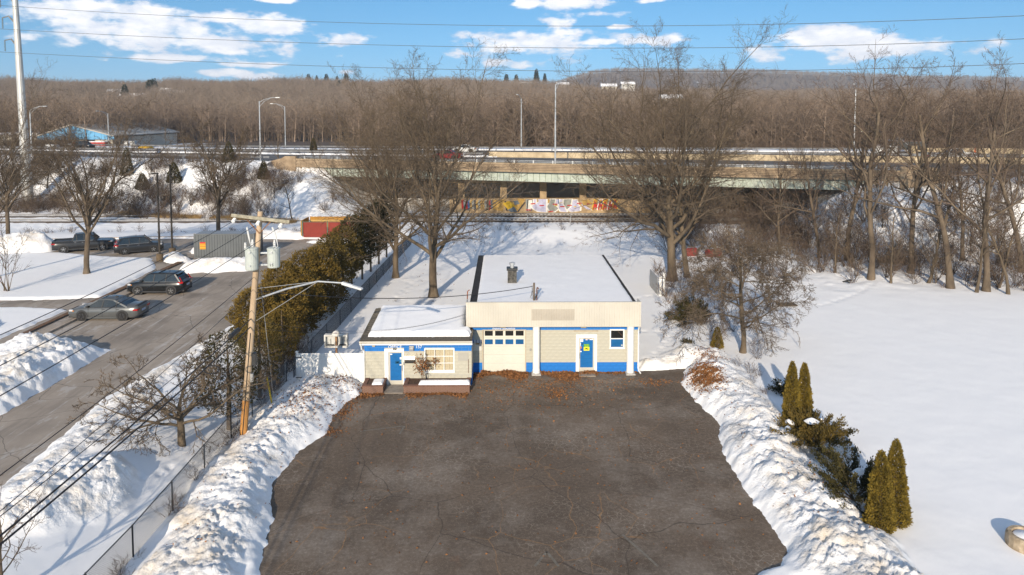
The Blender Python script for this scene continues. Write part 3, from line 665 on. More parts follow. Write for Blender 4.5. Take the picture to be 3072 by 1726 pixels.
    for (u0, u1, v0, v1, m) in ((1456, 1465, 852, 859, WST), (1471, 1476, 850.5, 855, WST), (1481, 1490, 851, 854.5, WST), (1455.5, 1459, 861, 867, WST), (1461, 1464, 863, 866, DK), (1456, 1461, 871, 876, mat('print_orange', (.5, .14, .03), .5, .1, 5)), (1459, 1463, 877, 881, mat('print_violet', (.03, .03, .3), .5, .1, 5)), (1456, 1461, 882, 885, WST), (1455.5, 1459, 868, 870, WST)):
        dec(u0 + 1.8, u1 + 1.8, v0 + 1.5, v1 + 1.5, m)
    c = W(1475.5, 854.3); mb = MB(); mb.lathe([(.045, -.008), (.045, -.004)], (c.x, yy, c.z), 14, axis='y'); mb.lathe([(.033, -.01), (.033, -.0085)], (c.x, yy, c.z), 14, mi=1, axis='y'); mb.build('round_sticker', [REDM, WST], df)
    mb = MB(); mb.bar((lx0 + .28, WY - .02, lz1 - .02), (lx0 + .62, WY - .1, lz1 - .05), .03, .025); mb.bar((lx0 + .62, WY - .1, lz1 - .05), (lx0 + .8, WY - .02, lz1 - .01), .02, .02); mb.build('door_closer', MATS['jamb_tan'], df)
    # ---- shop window
    mb = MB(); framed_quad(mb, wx0, wx1, wz0, wz1, WY + .02, .075, .06); mb.box(wx0 + .075, wx1 - .075, WY + .0, WY + .05, (wz0 + wz1) / 2 - .03, (wz0 + wz1) / 2 + .02); mb.box(wx0 - .02, wx1 + .02, WY - .07, WY - .041, wz0 - .03, wz0 + .05); wn = mb.build('window', TRIMW, shop)
    mb = MB(); mb.box(wx0 + .075, wx1 - .075, WY + .055, WY + .065, (wz0 + wz1) / 2 + .02, wz1 - .075); mb.build('pane', GLASSD, wn)
    mb = MB(); mb.box(wx0 + .075, wx1 - .075, WY + .035, WY + .045, wz0 + .075, (wz0 + wz1) / 2 - .03); mb.build('pane', GLASSB, wn)
    dec(1562, 1566, 867, 871, mat('sticker_grey', (.4, .42, .4), .6, .1, 8), 'sticker', wn, WY + .034)
    mb = MB(); mb.bar((W(1554, 834).x, WY + .052, W(1554, 834).z), (W(1565, 845).x, WY + .052, W(1565, 845).z), .05, .01); mb.build('curtain', mat('curtain_brown', (.2, .1, .04), .8, .2, 5), wn)
    # ---- small things fixed to the shop wall
    for u in (1265, 1467):
        c = W(u, 823); mb = MB(); mb.box(c.x - .16, c.x + .16, WY - .10, WY - .0, c.z - .03, c.z + .1); mb.box(c.x - .13, c.x + .13, WY - .14, WY - .10, c.z - .01, c.z + .08); mb.build('flood_light', mat('lamp_tan', (.42, .35, .25), .6, .15, 6), shop)
    mb = MB(); a, b = W(1443, 831), W(1504, 833); mb.box(a.x, b.x, WY - .05, WY - .001, b.z - .01, a.z); mb.build('ledge_strip', MATS['jamb_tan'], shop)
    c = W(1334, 879); mb = MB(); mb.box(c.x - .05, c.x + .05, WY - .07, WY, c.z - .08, c.z + .08); mb.build('utility_box', GREYM, shop, bevel=.012)
    a, b = W(1190, 882), W(1211, 860); mb = MB(); mb.box(a.x, b.x, WY - .03, WY, a.z, b.z); bo = mb.build('notice_board', mat('board_white', (.6, .58, .52), .7, .08, 6), shop)
    for k in range(11):
        x0 = a.x + (b.x - a.x) * k / 11; x1 = a.x + (b.x - a.x) * (k + 1) / 11
        mb = MB(); mb.add([(x0, WY, b.z + .14), (x1, WY, b.z + .14), (x1, WY - .16, b.z + .02), (x0, WY - .16, b.z + .02), (x0, WY - .16, b.z - .02), (x1, WY - .16, b.z - .02)], [(0, 1, 2, 3), (3, 2, 5, 4)]); mb.build('awning_strip', WHITE if k % 2 else mat('awning_navy', (.01, .04, .14), .7, .1, 5), bo)
    mb = MB(); mb.box(a.x + .15, b.x - .12, WY - .05, WY - .031, (a.z + b.z) / 2 + .12, (a.z + b.z) / 2 + .2); mb.build('letter_slot', MATS['brass'], bo)
    c = W(1266, 825.5); txt('Import Specialists', c.x, WY - .004, c.z - .085, .20, WHITE, fw, shear=.35, sx=.98)
    # ---- office block
    odx0, odx1 = O(967, 900).x, O(1016, 900).x; odz1 = O(990, 877).z; olx0, olx1 = O(977, 900).x, O(1013, 900).x; olz1 = O(990, 885).z
    owx0, owx1 = O(1067, 900).x, O(1143, 900).x; owz0, owz1 = O(1100, 937).z, O(1100, 876).z
    oops = [(odx0, odx1, -.1, odz1), (owx0 + .03, owx1 - .03, owz0 + .05, owz1 - .03)]
    ow = core('office_wall', OXL, OXR, OY, 2.68, oops, OY + .2).build('office_wall', [MORT, MORTB], shop)
    block_wall(ow, OXL, OXR, OY, 13, oops, .4, 2.0)
    mb = MB(); mb.box(OXL, OXL + .2, OY + .21, 45.4, 0, 2.75); mb.box(OXR - .2, OXR, OY + .21, WY - .02, 0, 2.75); mb.box(OXL + .2, OXR - .2, 45.2, 45.4, 0, 2.75)
    mb.build('office_side_wall', BEIGE, shop)
    for z0, z1 in ((0, .61), (2.03, 2.75)): mb = MB(); mb.box(OXR, OXR + .012, OY + .22, WY - .03, z0, z1); mb.build('painted_band', BLUE, shop)
    df, ds = entry(odx0, odx1, odz1, olx0, olx1, olz1, OY, 'door', 'blue glazed office door with pull handle', 1); yy = OY + .053
    dec2 = lambda *a: dec(*a[:5], 'sticker', df, yy, O)
    dec2(980, 986, 890.5, 893.5, WST); dec2(1005, 1009.5, 899.5, 905, WST); dec2(1006, 1009.5, 908, 911, mat('print_teal', (.1, .3, .35), .5, .1, 5)); dec2(1004.5, 1009.5, 917, 920, WST); dec2(993.5, 1004, 909, 916, mat('print_navy', (.0, .07, .16), .5, .2, 5)); dec2(996, 1002, 912, 914, YEL)
    a, b = O(989, 880), O(997, 874.5); mb = MB(); mb.box(a.x, b.x, OY - .055, OY - .036, a.z, b.z); pl = mb.build('number_plaque', DK, ds); txt('157', (a.x + b.x) / 2, OY - .058, a.z + .02, .11, WHITE, pl, sx=.8)
    # window with 3x3 panes and curtain pleats
    mb = MB(); framed_quad(mb, owx0, owx1, owz0 + .08, owz1, OY + .03, .07, .07); mb.box(owx0 - .02, owx1 + .02, OY - .08, OY - .041, owz0, owz0 + .12); wn = mb.build('window', TRIMW, shop)
    CURT = mat('curtain_cream', (.52, .46, .33), .85, .08, 3); GW, GH = (owx1 - owx0 - .14) / 3, (owz1 - owz0 - .08 - .14) / 3
    v = []; f = []; n = 90
    for i in range(n + 1):
        x = owx0 + .07 + (owx1 - owx0 - .14) * i / n; d = .02 * math.sin(i * 1.15) + .01 * math.sin(i * .41); v += [(x, OY + .13 + d, owz0 + .1), (x, OY + .13 + d, owz1 - .05)]
    for i in range(n): f.append((2 * i, 2 * i + 2, 2 * i + 3, 2 * i + 1))
    mb = MB(); mb.add(v, f); mb.build('curtain', CURT, wn, smooth=True)
    for k in (1, 2):
        x = owx0 + .07 + GW * k; mb = MB(); mb.box(x - .018, x + .018, OY + .0, OY + .035, owz0 + .15, owz1 - .07); mb.build('muntin', TRIMW, wn)
        z = owz0 + .15 + GH * k; mb = MB(); mb.box(owx0 + .07, owx1 - .07, OY + .002, OY + .033, z - .018, z + .018); mb.build('muntin', TRIMW, wn)
    g = bpy.data.materials.new('clear_pane'); g.use_nodes = True; nt = g.node_tree; tr = nt.nodes.new('ShaderNodeBsdfTransparent'); gl = nt.nodes.new('ShaderNodeBsdfGlossy'); gl.inputs['Roughness'].default_value = .03; fr = nt.nodes.new('ShaderNodeFresnel'); mxs = nt.nodes.new('ShaderNodeMixShader')
    nt.links.new(fr.outputs[0], mxs.inputs[0]); nt.links.new(tr.outputs[0], mxs.inputs[1]); nt.links.new(gl.outputs[0], mxs.inputs[2]); nt.links.new(mxs.outputs[0], nt.nodes['Material Output'].inputs[0])
    for i in range(3):
        for j in range(3):
            x = owx0 + .07 + GW * i; z = owz0 + .15 + GH * j; mb = MB(); mb.box(x + .019, x + GW - .019, OY + .02, OY + .024, z + .019, z + GH - .019); mb.build('pane', g, wn)
    # mailbox, lamp, plate, lettering
    a, b = O(1019, 912), O(1043.5, 895); mb = MB(); mb.box(a.x, b.x, OY - .16, OY, a.z, b.z - .04); mx = mb.build('mailbox', BLACKM, shop, bevel=.02)
    mb = MB(); mb.prism([(OY - .175, a.z + .16), (OY - .18, a.z + .27), (OY - .12, b.z + .01), (OY - .001, b.z + .03), (OY - .001, b.z - .03), (OY - .12, b.z - .04), (OY - .165, a.z + .26)], a.x - .005, b.x + .005, 'x'); mb.build('mailbox_lid', mat('brushed_steel', (.6, .58, .55), .25, .1, 3, metal=.9), mx)
    a, b = O(1029, 881), O(1041.5, 870); mb = MB(); mb.box(a.x, b.x, OY - .12, OY, a.z, b.z); mb.box(a.x + .03, b.x - .03, OY - .2, OY - .12, a.z + .03, b.z - .06); mb.build('wall_lamp', GREYM, shop, bevel=.02)
    a, b = O(1152, 908), O(1178, 887); mb = MB(); mb.box(a.x, b.x, OY - .012, OY - .001, a.z, b.z); mb.build('cover_plate', mat('plate_grey', (.40, .38, .33), .8, .05, 4), shop)
    mb = MB(); mb.cyl((b.x + .0, OY - .02, O(1178, 938).z), (b.x, OY - .02, a.z + .1), .016, n=6); mb.build('rod', MATS['rust_conduit'], shop)
    mb = MB(); mb.box(O(1013.8, 900).x + .0, O(1013.8, 900).x + .09, OY - .05, OY - .036, O(1015, 918).z, O(1015, 912).z + .04); mb.build('key_pad', GREYM, ds)
    c = O(993, 876); txt('OFFICE', c.x, OY - .004, c.z, .25, WHITE, ow, sx=1.0)
    c = O(1053, 876); txt('157', c.x, OY - .004, c.z, .25, WHITE, ow, sx=1.0)
    # office roof
    rz = lambda Y: 2.79 + (Y - 40.38) * .075
    R0, R1, RX0, RX1 = 40.38, 45.7, -8.42, -1.9
    mb = MB(); mb.add([(RX0, R0, rz(R0) - .1), (RX1, R0, rz(R0) - .1), (RX1, 42.1, rz(42.1) - .1), (-2.42, 42.1, rz(42.1) - .1), (-2.42, R1, rz(R1) - .1), (RX0, R1, rz(R1) - .1), (RX0, R0, rz(R0)), (RX1, R0, rz(R0)), (RX1, 42.1, rz(42.1)), (-2.42, 42.1, rz(42.1)), (-2.42, R1, rz(R1)), (RX0, R1, rz(R1))],
           [(5, 4, 3, 2, 1, 0), (6, 7, 8, 9, 10, 11), (0, 1, 7, 6), (1, 2, 8, 7), (2, 3, 9, 8), (3, 4, 10, 9), (4, 5, 11, 10), (5, 0, 6, 11)])
    orf = mb.build('office_roof', mat('roof_felt', (.06, .05, .04), .95, .2, 9), shop)
    sm = MB(); sm.box(-.15, .15, -.005, .155, 0, .011); sme = sm.mesh('shingle', SHING); base = Vector(shop.location)
    sm2 = MB(); sm2.box(-.15, .15, -.005, .155, 0, .011); sme2 = sm2.mesh('shingle', mat('roof_shingle_pale', (.17, .145, .105), .95, .25, 9, bump=.4, bscale=60))
    ang = math.atan(.075); r = 0; y = R0 + .0
    while y < R1 - .1:
        cols = list(range(0, 22)) if r < 5 else [0, 1, 2]
        if r < 12: cols = sorted(set(cols + [20, 21]))
        for cidx in cols:
            x = RX0 + .15 + cidx * .303 + (.15 if r % 2 else 0)
            if x > RX1 - .1 or (y > 41.9 and x > -2.5): continue
            o = bpy.data.objects.new('shingle', sme if (r < 5 or random.random() < .3) else sme2); COL.objects.link(o); o.parent = orf
            o.location = Vector((x + random.uniform(-.004, .004), y, rz(y) + .004 + random.uniform(0, .004))) ; o.rotation_euler = (ang + .035, 0, 0)
        y += .14; r += 1
    for o in ALLCH(orf): o.location -= base
    orf.location = -base; 
    for o in ALLCH(orf): o.location += base
    nt = lambda X, Y: np.where(Y > 41.75, np.minimum(-2.48 - X, 99), 99)
    snow_slab('office_roof_snow', orf, lambda X, Y: rz(Y) + .01, RX0 + .32, RX1 - .08, R0 + .42, R1 + .02, .30, .30, .06, 8, edge=.16, notch=nt)
    mb = MB(); mb.prism([(R0 - .13, rz(R0) - .02), (R0 - .13, rz(R0) - .1), (R0 - .08, rz(R0) - .16), (R0 - .005, rz(R0) - .16), (R0 - .005, rz(R0) - .12), (R0 - .06, rz(R0) - .12), (R0 - .1, rz(R0) - .08), (R0 - .1, rz(R0) - .02)], RX0, RX1, 'x'); mb.build('gutter', CREAM, shop)
    mb = MB(); mb.box(RX0, RX1, R0, R0 + .04, rz(R0) - .28, rz(R0) - .105); mb.build('fascia_board', TRIMW, shop)
    mb = MB(); mb.tube([(RX0 + .08, R0 - .05, rz(R0) - .17), (RX0 + .1, R0 + .1, 2.25), (OXL - .01, OY - .06, 2.1), (OXL - .01, OY - .06, .1)], .045, 8); mb.build('downspout', TRIMW, shop)
    mb = MB(); c = O(940, 870); mb.box(c.x - .08, c.x + .08, OY - .1, OY, c.z - .03, c.z + .06); mb.build('flood_light', MATS['lamp_tan'], shop)
    return shop

def build_planter(x0, x1, y0, y1, h, label, seed):
    p = thing('brick_planter', label, 'planter', ((x0 + x1) / 2, y0, 0), group='brick planters under the office front')
    t = .12; mb = MB(); g = .008
    mb.box(x0 + g, x1 - g, y0 + g, y0 + t, 0, h); mb.box(x0 + g, x0 + t, y0 + t, y1, 0, h); mb.box(x1 - t, x1 - g, y0 + t, y1, 0, h); core = mb.build('brickwork', BMORT, p)
    bh, bl = .068, .205; rows = int(round((h - .05) / bh)); base = Vector(p.location); cache = {}
    def lay(a0, a1, fn, axis):
        for r in range(rows):
            a = a0 - (bl / 2 if r % 2 else 0)
            while a < a1 - .02:
                s, e = max(a, a0), min(a + bl, a1); a += bl
                w = round(e - s - .011, 2)
                if w < .03: continue
                k = (w, axis)
                if k not in cache:
                    m = MB(); d = .03
                    if axis == 'x': m.box(-w / 2, w / 2, -d, d, -bh / 2 + .0055, bh / 2 - .0055)
                    else: m.box(-d, d, -w / 2, w / 2, -bh / 2 + .0055, bh / 2 - .0055)
                    cache[k] = m.mesh('brick', BRICK)
                o = bpy.data.objects.new('brick', cache[k]); COL.objects.link(o); o.parent = core
                o.location = fn((s + e) / 2, r * bh + bh / 2)
    lay(x0, x1, lambda a, z: Vector((a, y0 + .03 - random.uniform(0, .004), z)), 'x')
    lay(y0 + .06, y1, lambda a, z: Vector((x0 + .03, a, z)), 'y'); lay(y0 + .06, y1, lambda a, z: Vector((x1 - .03, a, z)), 'y')
    mb = MB(); mb.box(x0 - .02, x1 + .02, y0 - .02, y0 + .2, rows * bh, h + .01); mb.box(x0 - .02, x0 + .2, y0 + .2, y1, rows * bh, h + .01); mb.box(x1 - .2, x1 + .02, y0 + .2, y1, rows * bh, h + .01); mb.build('coping', mat('brick_coping', (.165, .085, .06), .9, .25, 8, bump=.3), p)
    mb = MB(); mb.box(x0 + .2, x1 - .2, y0 + .2, y1, h - .12, h - .03); mb.build('soil', SOIL, p)
    return p
def build_front():
    build_shop()
    pl = build_planter(-8.12, -6.93, 39.5, 40.7, .46, 'small square brick planter left of the office door', 1)
    snow_slab('snow_cap', pl, lambda X, Y: .43 + 0 * X, -7.65, -6.95, 39.55, 40.45, .14, .14, .04, 2, edge=.08)
    pl = build_planter(-5.78, -2.02, 39.5, 40.7, .46, 'long brick planter under the office window', 2)
    snow_slab('snow_cap', pl, lambda X, Y: .43 + 0 * X, -5.0, -1.96, 39.5, 40.1, .22, .2, .04, 4, edge=.12)
    mb = MB(); mb.box(-6.9, -5.8, 39.5, 40.7, .002, .05); mb.build('door_step', CONC, kind='structure')
    mb = MB(); a = P(1470, 944); mb.box(a.x - .35, a.x + .65, 41.95, 42.6, .002, .05); mb.build('door_step', CONC, kind='structure')
    # white board fence beside the office
    wf = thing('white_fence', 'tall white board fence panel joining the office wall', 'fence', (-10.3, 40.9, 0))
    x0, x1 = P(748, 968).x, OXL - .03; Y = 40.92; n = 22; VW = mat('white_vinyl', (.80, .79, .76), .55, .05, 2)
    for k in range(n):
        a = x0 + (x1 - x0) * k / n; b = x0 + (x1 - x0) * (k + 1) / n; mb = MB(); mb.box(a + .003, b - .003, Y + random.uniform(0, .004), Y + .03, .02, 1.86 + random.uniform(-.006, .006)); mb.build('board', VW, wf)
    for z in (.22, 1.0, 1.68): mb = MB(); mb.box(x0, x1, Y + .031, Y + .08, z - .04, z + .04); mb.build('rail', VW, wf)
    for z in (1.5, .35): mb = MB(); mb.box(x0, x1, Y - .012, Y - .001, z - .035, z + .035); mb.build('front_rail', VW, wf)
    for x in (x0 - .05, (x0 + x1) / 2 - .05): mb = MB(); mb.box(x - .06, x + .06, Y + .085, Y + .2, 0, 1.9); mb.box(x - .075, x + .075, Y + .07, Y + .215, 1.9, 1.94); mb.build('post', VW, wf)
    for z in (1.62, .42): mb = MB(); mb.box(x0 - .1, x0 + .28, Y - .03, Y - .013, z - .02, z + .02); mb.build('hinge', BLACKM, wf)
    # empty sign cabinet on a post
    Ys = 43.3; a, b = atY(815, 875, Ys), atY(873, 843, Ys); sg = thing('sign_cabinet', 'empty weathered white sign box on a rusty post behind the white fence', 'sign', ((a.x + b.x) / 2, Ys, 0))
    OW = mat('old_white_metal', (.62, .60, .54), .6, .2, 4, col2=(.75, .73, .68))
    mb = MB(); t = .09; mb.box(a.x, b.x, Ys, Ys + .35, a.z, a.z + t); mb.box(a.x, b.x, Ys, Ys + .35, b.z - t, b.z); mb.box(a.x, a.x + t, Ys, Ys + .35, a.z + t, b.z - t); mb.box(b.x - t, b.x, Ys, Ys + .35, a.z + t, b.z - t); mb.build('frame', OW, sg)
    mb = MB(); mb.box(a.x + t, b.x - t, Ys + .28, Ys + .3, a.z + t, b.z - t); mb.build('back_panel', mat('sign_inner', (.55, .55, .52), .7, .15, 4), sg)
    cx = (a.x + b.x) / 2; mb = MB(); mb.box(cx - .06, cx + .06, Ys + .12, Ys + .24, 0, b.z - t); mb.build('post', mat('rusty_post', (.16, .07, .035), .8, .6, 6, col2=(.35, .2, .1)), sg)
    for dx in (-.36, .36): mb = MB(); mb.cyl((cx + dx, Ys + .2, a.z + t), (cx + dx, Ys + .2, a.z + .5), .012, n=5); mb.box(cx + dx - .2, cx + dx + .2, Ys + .15, Ys + .26, a.z + t, a.z + t + .05); mb.build('lamp_holder', BLACKM, sg)
    mb = MB(); r = .24; mb.prism([(cx + r * math.cos(k * math.pi / 12), b.z + r * .95 * math.sin(k * math.pi / 12)) for k in range(13)], Ys + .05, Ys + .3, 'y'); cr = mb.build('number_crest', OW, sg)
    txt('157', cx, Ys + .045, b.z + .05, .16, mat('crest_purple', (.06, .02, .2), .6, .1, 4), cr, sx=.9)
build_front()
# ------------------------------------------------------------------ vegetation
BARK = mat('bark', (.105, .077, .052), .95, .35, 1.6, col2=(.185, .14, .095), bump=.5, bscale=9, stretch=(1, 1, .35))
BARKG = mat('bark_grey', (.095, .07, .045), .95, .35, 1.4, col2=(.175, .132, .086), bump=.5, bscale=9, stretch=(1, 1, .35))
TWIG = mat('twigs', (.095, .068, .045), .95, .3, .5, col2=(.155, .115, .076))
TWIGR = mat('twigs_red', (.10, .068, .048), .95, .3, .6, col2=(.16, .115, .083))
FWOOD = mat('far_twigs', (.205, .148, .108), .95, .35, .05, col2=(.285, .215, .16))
def vary(m, lo, hi):
    nt = m.node_tree; b = nt.nodes['Principled BSDF']; src = b.inputs['Base Color'].links[0].from_socket; oi = nt.nodes.new('ShaderNodeObjectInfo'); mr = nt.nodes.new('ShaderNodeMapRange'); mr.inputs[3].default_value = lo; mr.inputs[4].default_value = hi
    nt.links.new(oi.outputs['Random'], mr.inputs[0]); mx = nt.nodes.new('ShaderNodeMixRGB'); mx.blend_type = 'MULTIPLY'; mx.inputs[0].default_value = 1; nt.links.new(src, mx.inputs[1]); nt.links.new(mr.outputs[0], mx.inputs[2]); nt.links.new(mx.outputs[0], b.inputs['Base Color'])
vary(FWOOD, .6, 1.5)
def unit(v): return v / (np.linalg.norm(v, axis=-1, keepdims=True) + 1e-9)
def perp(T, r):
    a = r.normal(size=T.shape); a -= (a * T).sum(-1, keepdims=True) * T; return unit(a)
def grow(seed, height, r0, levels, lean=(0, 0), stems=1, spread=.0):
    """levels: dicts n, len, lvar, ang, avar, K, wig, trop, t0, t1, sides, rr; returns list of (points, radii, sides)"""
    r = np.random.default_rng(seed); L0 = levels[0]; out = []
    pos = np.zeros((stems, 3)); pos[:, :2] = r.normal(size=(stems, 2)) * spread * .3
    d = np.tile(np.array([[lean[0], lean[1], 1.0]]), (stems, 1)) + np.c_[r.normal(size=(stems, 2)) * spread, np.zeros(stems)]
    d = unit(d); ln = np.full(stems, height * L0['len']) * (1 + L0.get('lvar', 0) * r.uniform(-1, 1, stems)); rad = np.full(stems, r0)
    for li, S in enumerate(levels):
        K = S['K']; B = len(pos); pts = np.zeros((B, K + 1, 3)); pts[:, 0] = pos; D = d.copy(); tang = np.zeros((B, K + 1, 3)); tang[:, 0] = D
        for k in range(K):
            D = unit(D + r.normal(size=(B, 3)) * S['wig'] + np.array([0, 0, S['trop']]) - np.array([0, 0, 1.0]) * S.get('droop', 0) * (k / K))
            pts[:, k + 1] = pts[:, k] + D * (ln / K)[:, None]; tang[:, k + 1] = D
        tip = S.get('tip', .25); rr = rad[:, None] * (1 - (1 - tip) * np.linspace(0, 1, K + 1)[None, :]**S.get('tp', 1.0))
        if li == 0: rr[:, 0] *= 1.45; 
        out.append((pts, rr, S['sides']))
        if li + 1 < len(levels):
            N = levels[li + 1]; n = N['n']
            t = N['t0'] + (N['t1'] - N['t0']) * ((np.arange(n)[None, :] + r.uniform(0, 1, (B, n))) / n)
            f = t * K; i = np.minimum(f.astype(int), K - 1); w = (f - i)[..., None]; bi = np.arange(B)[:, None]
            p0 = pts[bi, i] * (1 - w) + pts[bi, i + 1] * w; T = tang[bi, i + 1]; pr = rr[bi, i] * (1 - w[..., 0]) + rr[bi, i + 1] * w[..., 0]
            a = np.radians(N['ang'] + N['avar'] * r.uniform(-1, 1, (B, n))); a = a * (1 + N.get('alow', 0) * (1 - t))
            if N.get('spiral', False) :
                ph = np.arange(n)[None, :] * 2.4 + r.uniform(0, 6.28, (B, 1)); ref = np.zeros(T.shape); ref[..., 0] = np.cos(ph); ref[..., 1] = np.sin(ph); ref -= (ref * T).sum(-1, keepdims=True) * T; S_ = unit(ref)
            else: S_ = perp(T, r)
            dd = T * np.cos(a)[..., None] + S_ * np.sin(a)[..., None]
            nl = ln[:, None] * N['len'] * (1 - N.get('ltap', .4) * (t - N['t0']) / (N['t1'] - N['t0'] + 1e-6)) * (1 + N['lvar'] * r.uniform(-1, 1, (B, n)))
            nr = np.maximum(np.minimum(pr * N['rr'], pr * .95), N.get('rmin', .003))
            pos = p0.reshape(-1, 3); d = dd.reshape(-1, 3); ln = nl.ravel(); rad = nr.ravel()
    return out
def tubes(levels):
    Vs = []; Fs = []; off = 0
    for pts, rr, n in levels:
        B, K1, _ = pts.shape; T = np.zeros_like(pts); T[:, :-1] = pts[:, 1:] - pts[:, :-1]; T[:, -1] = T[:, -2]; T = unit(T)
        ref = np.where(np.abs(T[..., 2:3]) > .9, np.array([1.0, 0, 0]), np.array([0, 0, 1.0])); X = unit(np.cross(T, ref)); Yv = np.cross(T, X)
        if K1 == 2:                                    # finest twigs: slim pyramids
            a = np.arange(n) * 2 * np.pi / n; ring = pts[:, 0][:, None] + rr[:, 0][:, None, None] * (X[:, 0][:, None] * np.cos(a)[None, :, None] + Yv[:, 0][:, None] * np.sin(a)[None, :, None])
            V = np.concatenate([ring, pts[:, 1][:, None]], 1).reshape(-1, 3); b = np.arange(B)[:, None] * (n + 1) + off; k = np.arange(n)[None]
            F = np.stack([b + k, b + (k + 1) % n, np.repeat(b + n, n, 1)], -1).reshape(-1, 3)
        else:
            a = np.arange(n) * 2 * np.pi / n; ring = pts[:, :, None] + rr[:, :, None, None] * (X[:, :, None] * np.cos(a)[None, None, :, None] + Yv[:, :, None] * np.sin(a)[None, None, :, None])
            V = ring.reshape(-1, 3); b = (np.arange(B)[:, None, None] * K1 + np.arange(K1 - 1)[None, :, None]) * n + off; k = np.arange(n)[None, None]
            F = np.stack([b + k, b + (k + 1) % n, b + n + (k + 1) % n, b + n + k], -1).reshape(-1, 4)
        Vs.append(V); Fs.append(F); off += len(V)
    return np.concatenate(Vs), Fs
def tree_meshes(name, lv, split, bark, twig):
    V, F = tubes(lv[:split]); t = npmesh(name + '_trunk', V, F, bark, smooth=True)
    V, F = tubes(lv[split:]); c = npmesh(name + '_crown', V, F, twig, smooth=False); return t, c
BIG = [dict(len=.42, K=10, wig=.035, trop=.02, sides=10, tip=.42, tp=1.2),
       dict(n=14, len=1.34, lvar=.15, ang=33, avar=13, alow=.9, K=10, wig=.125, trop=.075, t0=.30, t1=.995, sides=6, rr=.58, ltap=.02, spiral=True, tip=.12),
       dict(n=14, len=.40, lvar=.35, ang=46, avar=16, K=5, wig=.16, trop=.05, t0=.14, t1=.98, sides=4, rr=.54, ltap=.5, tip=.18),
       dict(n=8, len=.46, lvar=.3, ang=42, avar=15, K=3, wig=.18, trop=.05, t0=.13, t1=.98, sides=3, rr=.55, rmin=.012, ltap=.4, tip=.3),
       dict(n=5, len=.52, lvar=.3, ang=42, avar=15, K=1, wig=.16, trop=.05, t0=.12, t1=.98, sides=3, rr=.6, rmin=.010, ltap=.35, tip=.4),
       dict(n=3, len=.6, lvar=.35, ang=40, avar=16, K=1, wig=.1, trop=.03, t0=.1, t1=.9, sides=3, rr=.8, rmin=.0075, ltap=.3)]
def variant(base, **over):
    L = [dict(d) for d in base]
    for k, v in over.items():
        i, key = k.split('_', 1); L[int(i[1:])][key] = v
    return L
MID = variant(BIG[:5], l1_n=12, l2_n=9, l3_n=7, l4_n=6, l4_K=1, l0_sides=7, l1_sides=4, l2_sides=3, l2_K=4, l3_K=2, l1_K=6, l4_rmin=.007, l3_rmin=.01)
def put_tree(name, meshes, loc, rz, sc, label, group=None, cat='tree'):
    t = thing(name, label, cat, loc, rz, group); t.scale = (sc, sc, sc)
    for nm, me in zip(('trunk', 'crown'), meshes):
        o = bpy.data.objects.new(nm, me); COL.objects.link(o); o.parent = t
    return t
def scatter(name, protos, pts, scl, rot, idx, label=None, tilt=0.0, sz=None):
    """one mass of look-alikes nobody could count, as points that carry small plants"""
    me = bpy.data.meshes.new(name); me.vertices.add(len(pts)); me.vertices.foreach_set('co', np.asarray(pts, np.float32).ravel())
    r = np.random.default_rng(len(pts)); R = np.c_[r.normal(size=len(pts)) * tilt, r.normal(size=len(pts)) * tilt, rot].astype(np.float32)
    Sv = np.repeat(np.asarray(scl, np.float32)[:, None], 3, 1)
    if sz is not None: Sv[:, 2] *= sz
    for nm, tp, dat in (('rot', 'FLOAT_VECTOR', R), ('scl', 'FLOAT_VECTOR', Sv)):
        at = me.attributes.new(nm, tp, 'POINT'); at.data.foreach_set('vector', dat.ravel())
    at = me.attributes.new('idx', 'INT', 'POINT'); at.data.foreach_set('value', np.asarray(idx, np.int32))
    ng = bpy.data.node_groups.new(name, 'GeometryNodeTree'); ng.interface.new_socket('Geometry', in_out='INPUT', socket_type='NodeSocketGeometry'); ng.interface.new_socket('Geometry', in_out='OUTPUT', socket_type='NodeSocketGeometry')
    N = ng.nodes.new; L = ng.links.new; gi = N('NodeGroupInput'); go = N('NodeGroupOutput'); jn = N('GeometryNodeJoinGeometry'); L(jn.outputs[0], go.inputs[0])
    def attr(nm, tp):
        a = N('GeometryNodeInputNamedAttribute'); a.data_type = tp; a.inputs['Name'].default_value = nm; return a.outputs['Attribute']
    ar, asl, ai = attr('rot', 'FLOAT_VECTOR'), attr('scl', 'FLOAT_VECTOR'), attr('idx', 'INT')
    for i, pm in enumerate(protos):
        po = bpy.data.objects.new(name + '_kind', pm)
        oi = N('GeometryNodeObjectInfo'); oi.inputs['Object'].default_value = po; oi.inputs['As Instance'].default_value = True
        cp = N('FunctionNodeCompare'); cp.data_type = 'INT'; cp.operation = 'EQUAL'; L(ai, cp.inputs['A'] if False else [s for s in cp.inputs if s.name == 'A' and s.type == 'INT'][0]); [s for s in cp.inputs if s.name == 'B' and s.type == 'INT'][0].default_value = i
        ip = N('GeometryNodeInstanceOnPoints'); L(gi.outputs[0], ip.inputs['Points']); L(cp.outputs[0], ip.inputs['Selection']); L(oi.outputs['Geometry'], ip.inputs['Instance'])
        e2r = N('FunctionNodeEulerToRotation'); L(ar, e2r.inputs[0]); L(e2r.outputs[0], ip.inputs['Rotation']); L(asl, ip.inputs['Scale']); L(ip.outputs[0], jn.inputs[0])
    o = bpy.data.objects.new(name, me); COL.objects.link(o); o.modifiers.new('plants', 'NODES').node_group = ng
    tag(o, label, None, None, 'stuff'); return o
def merged(lv, split=None):
    V, F = tubes(lv); return V, F

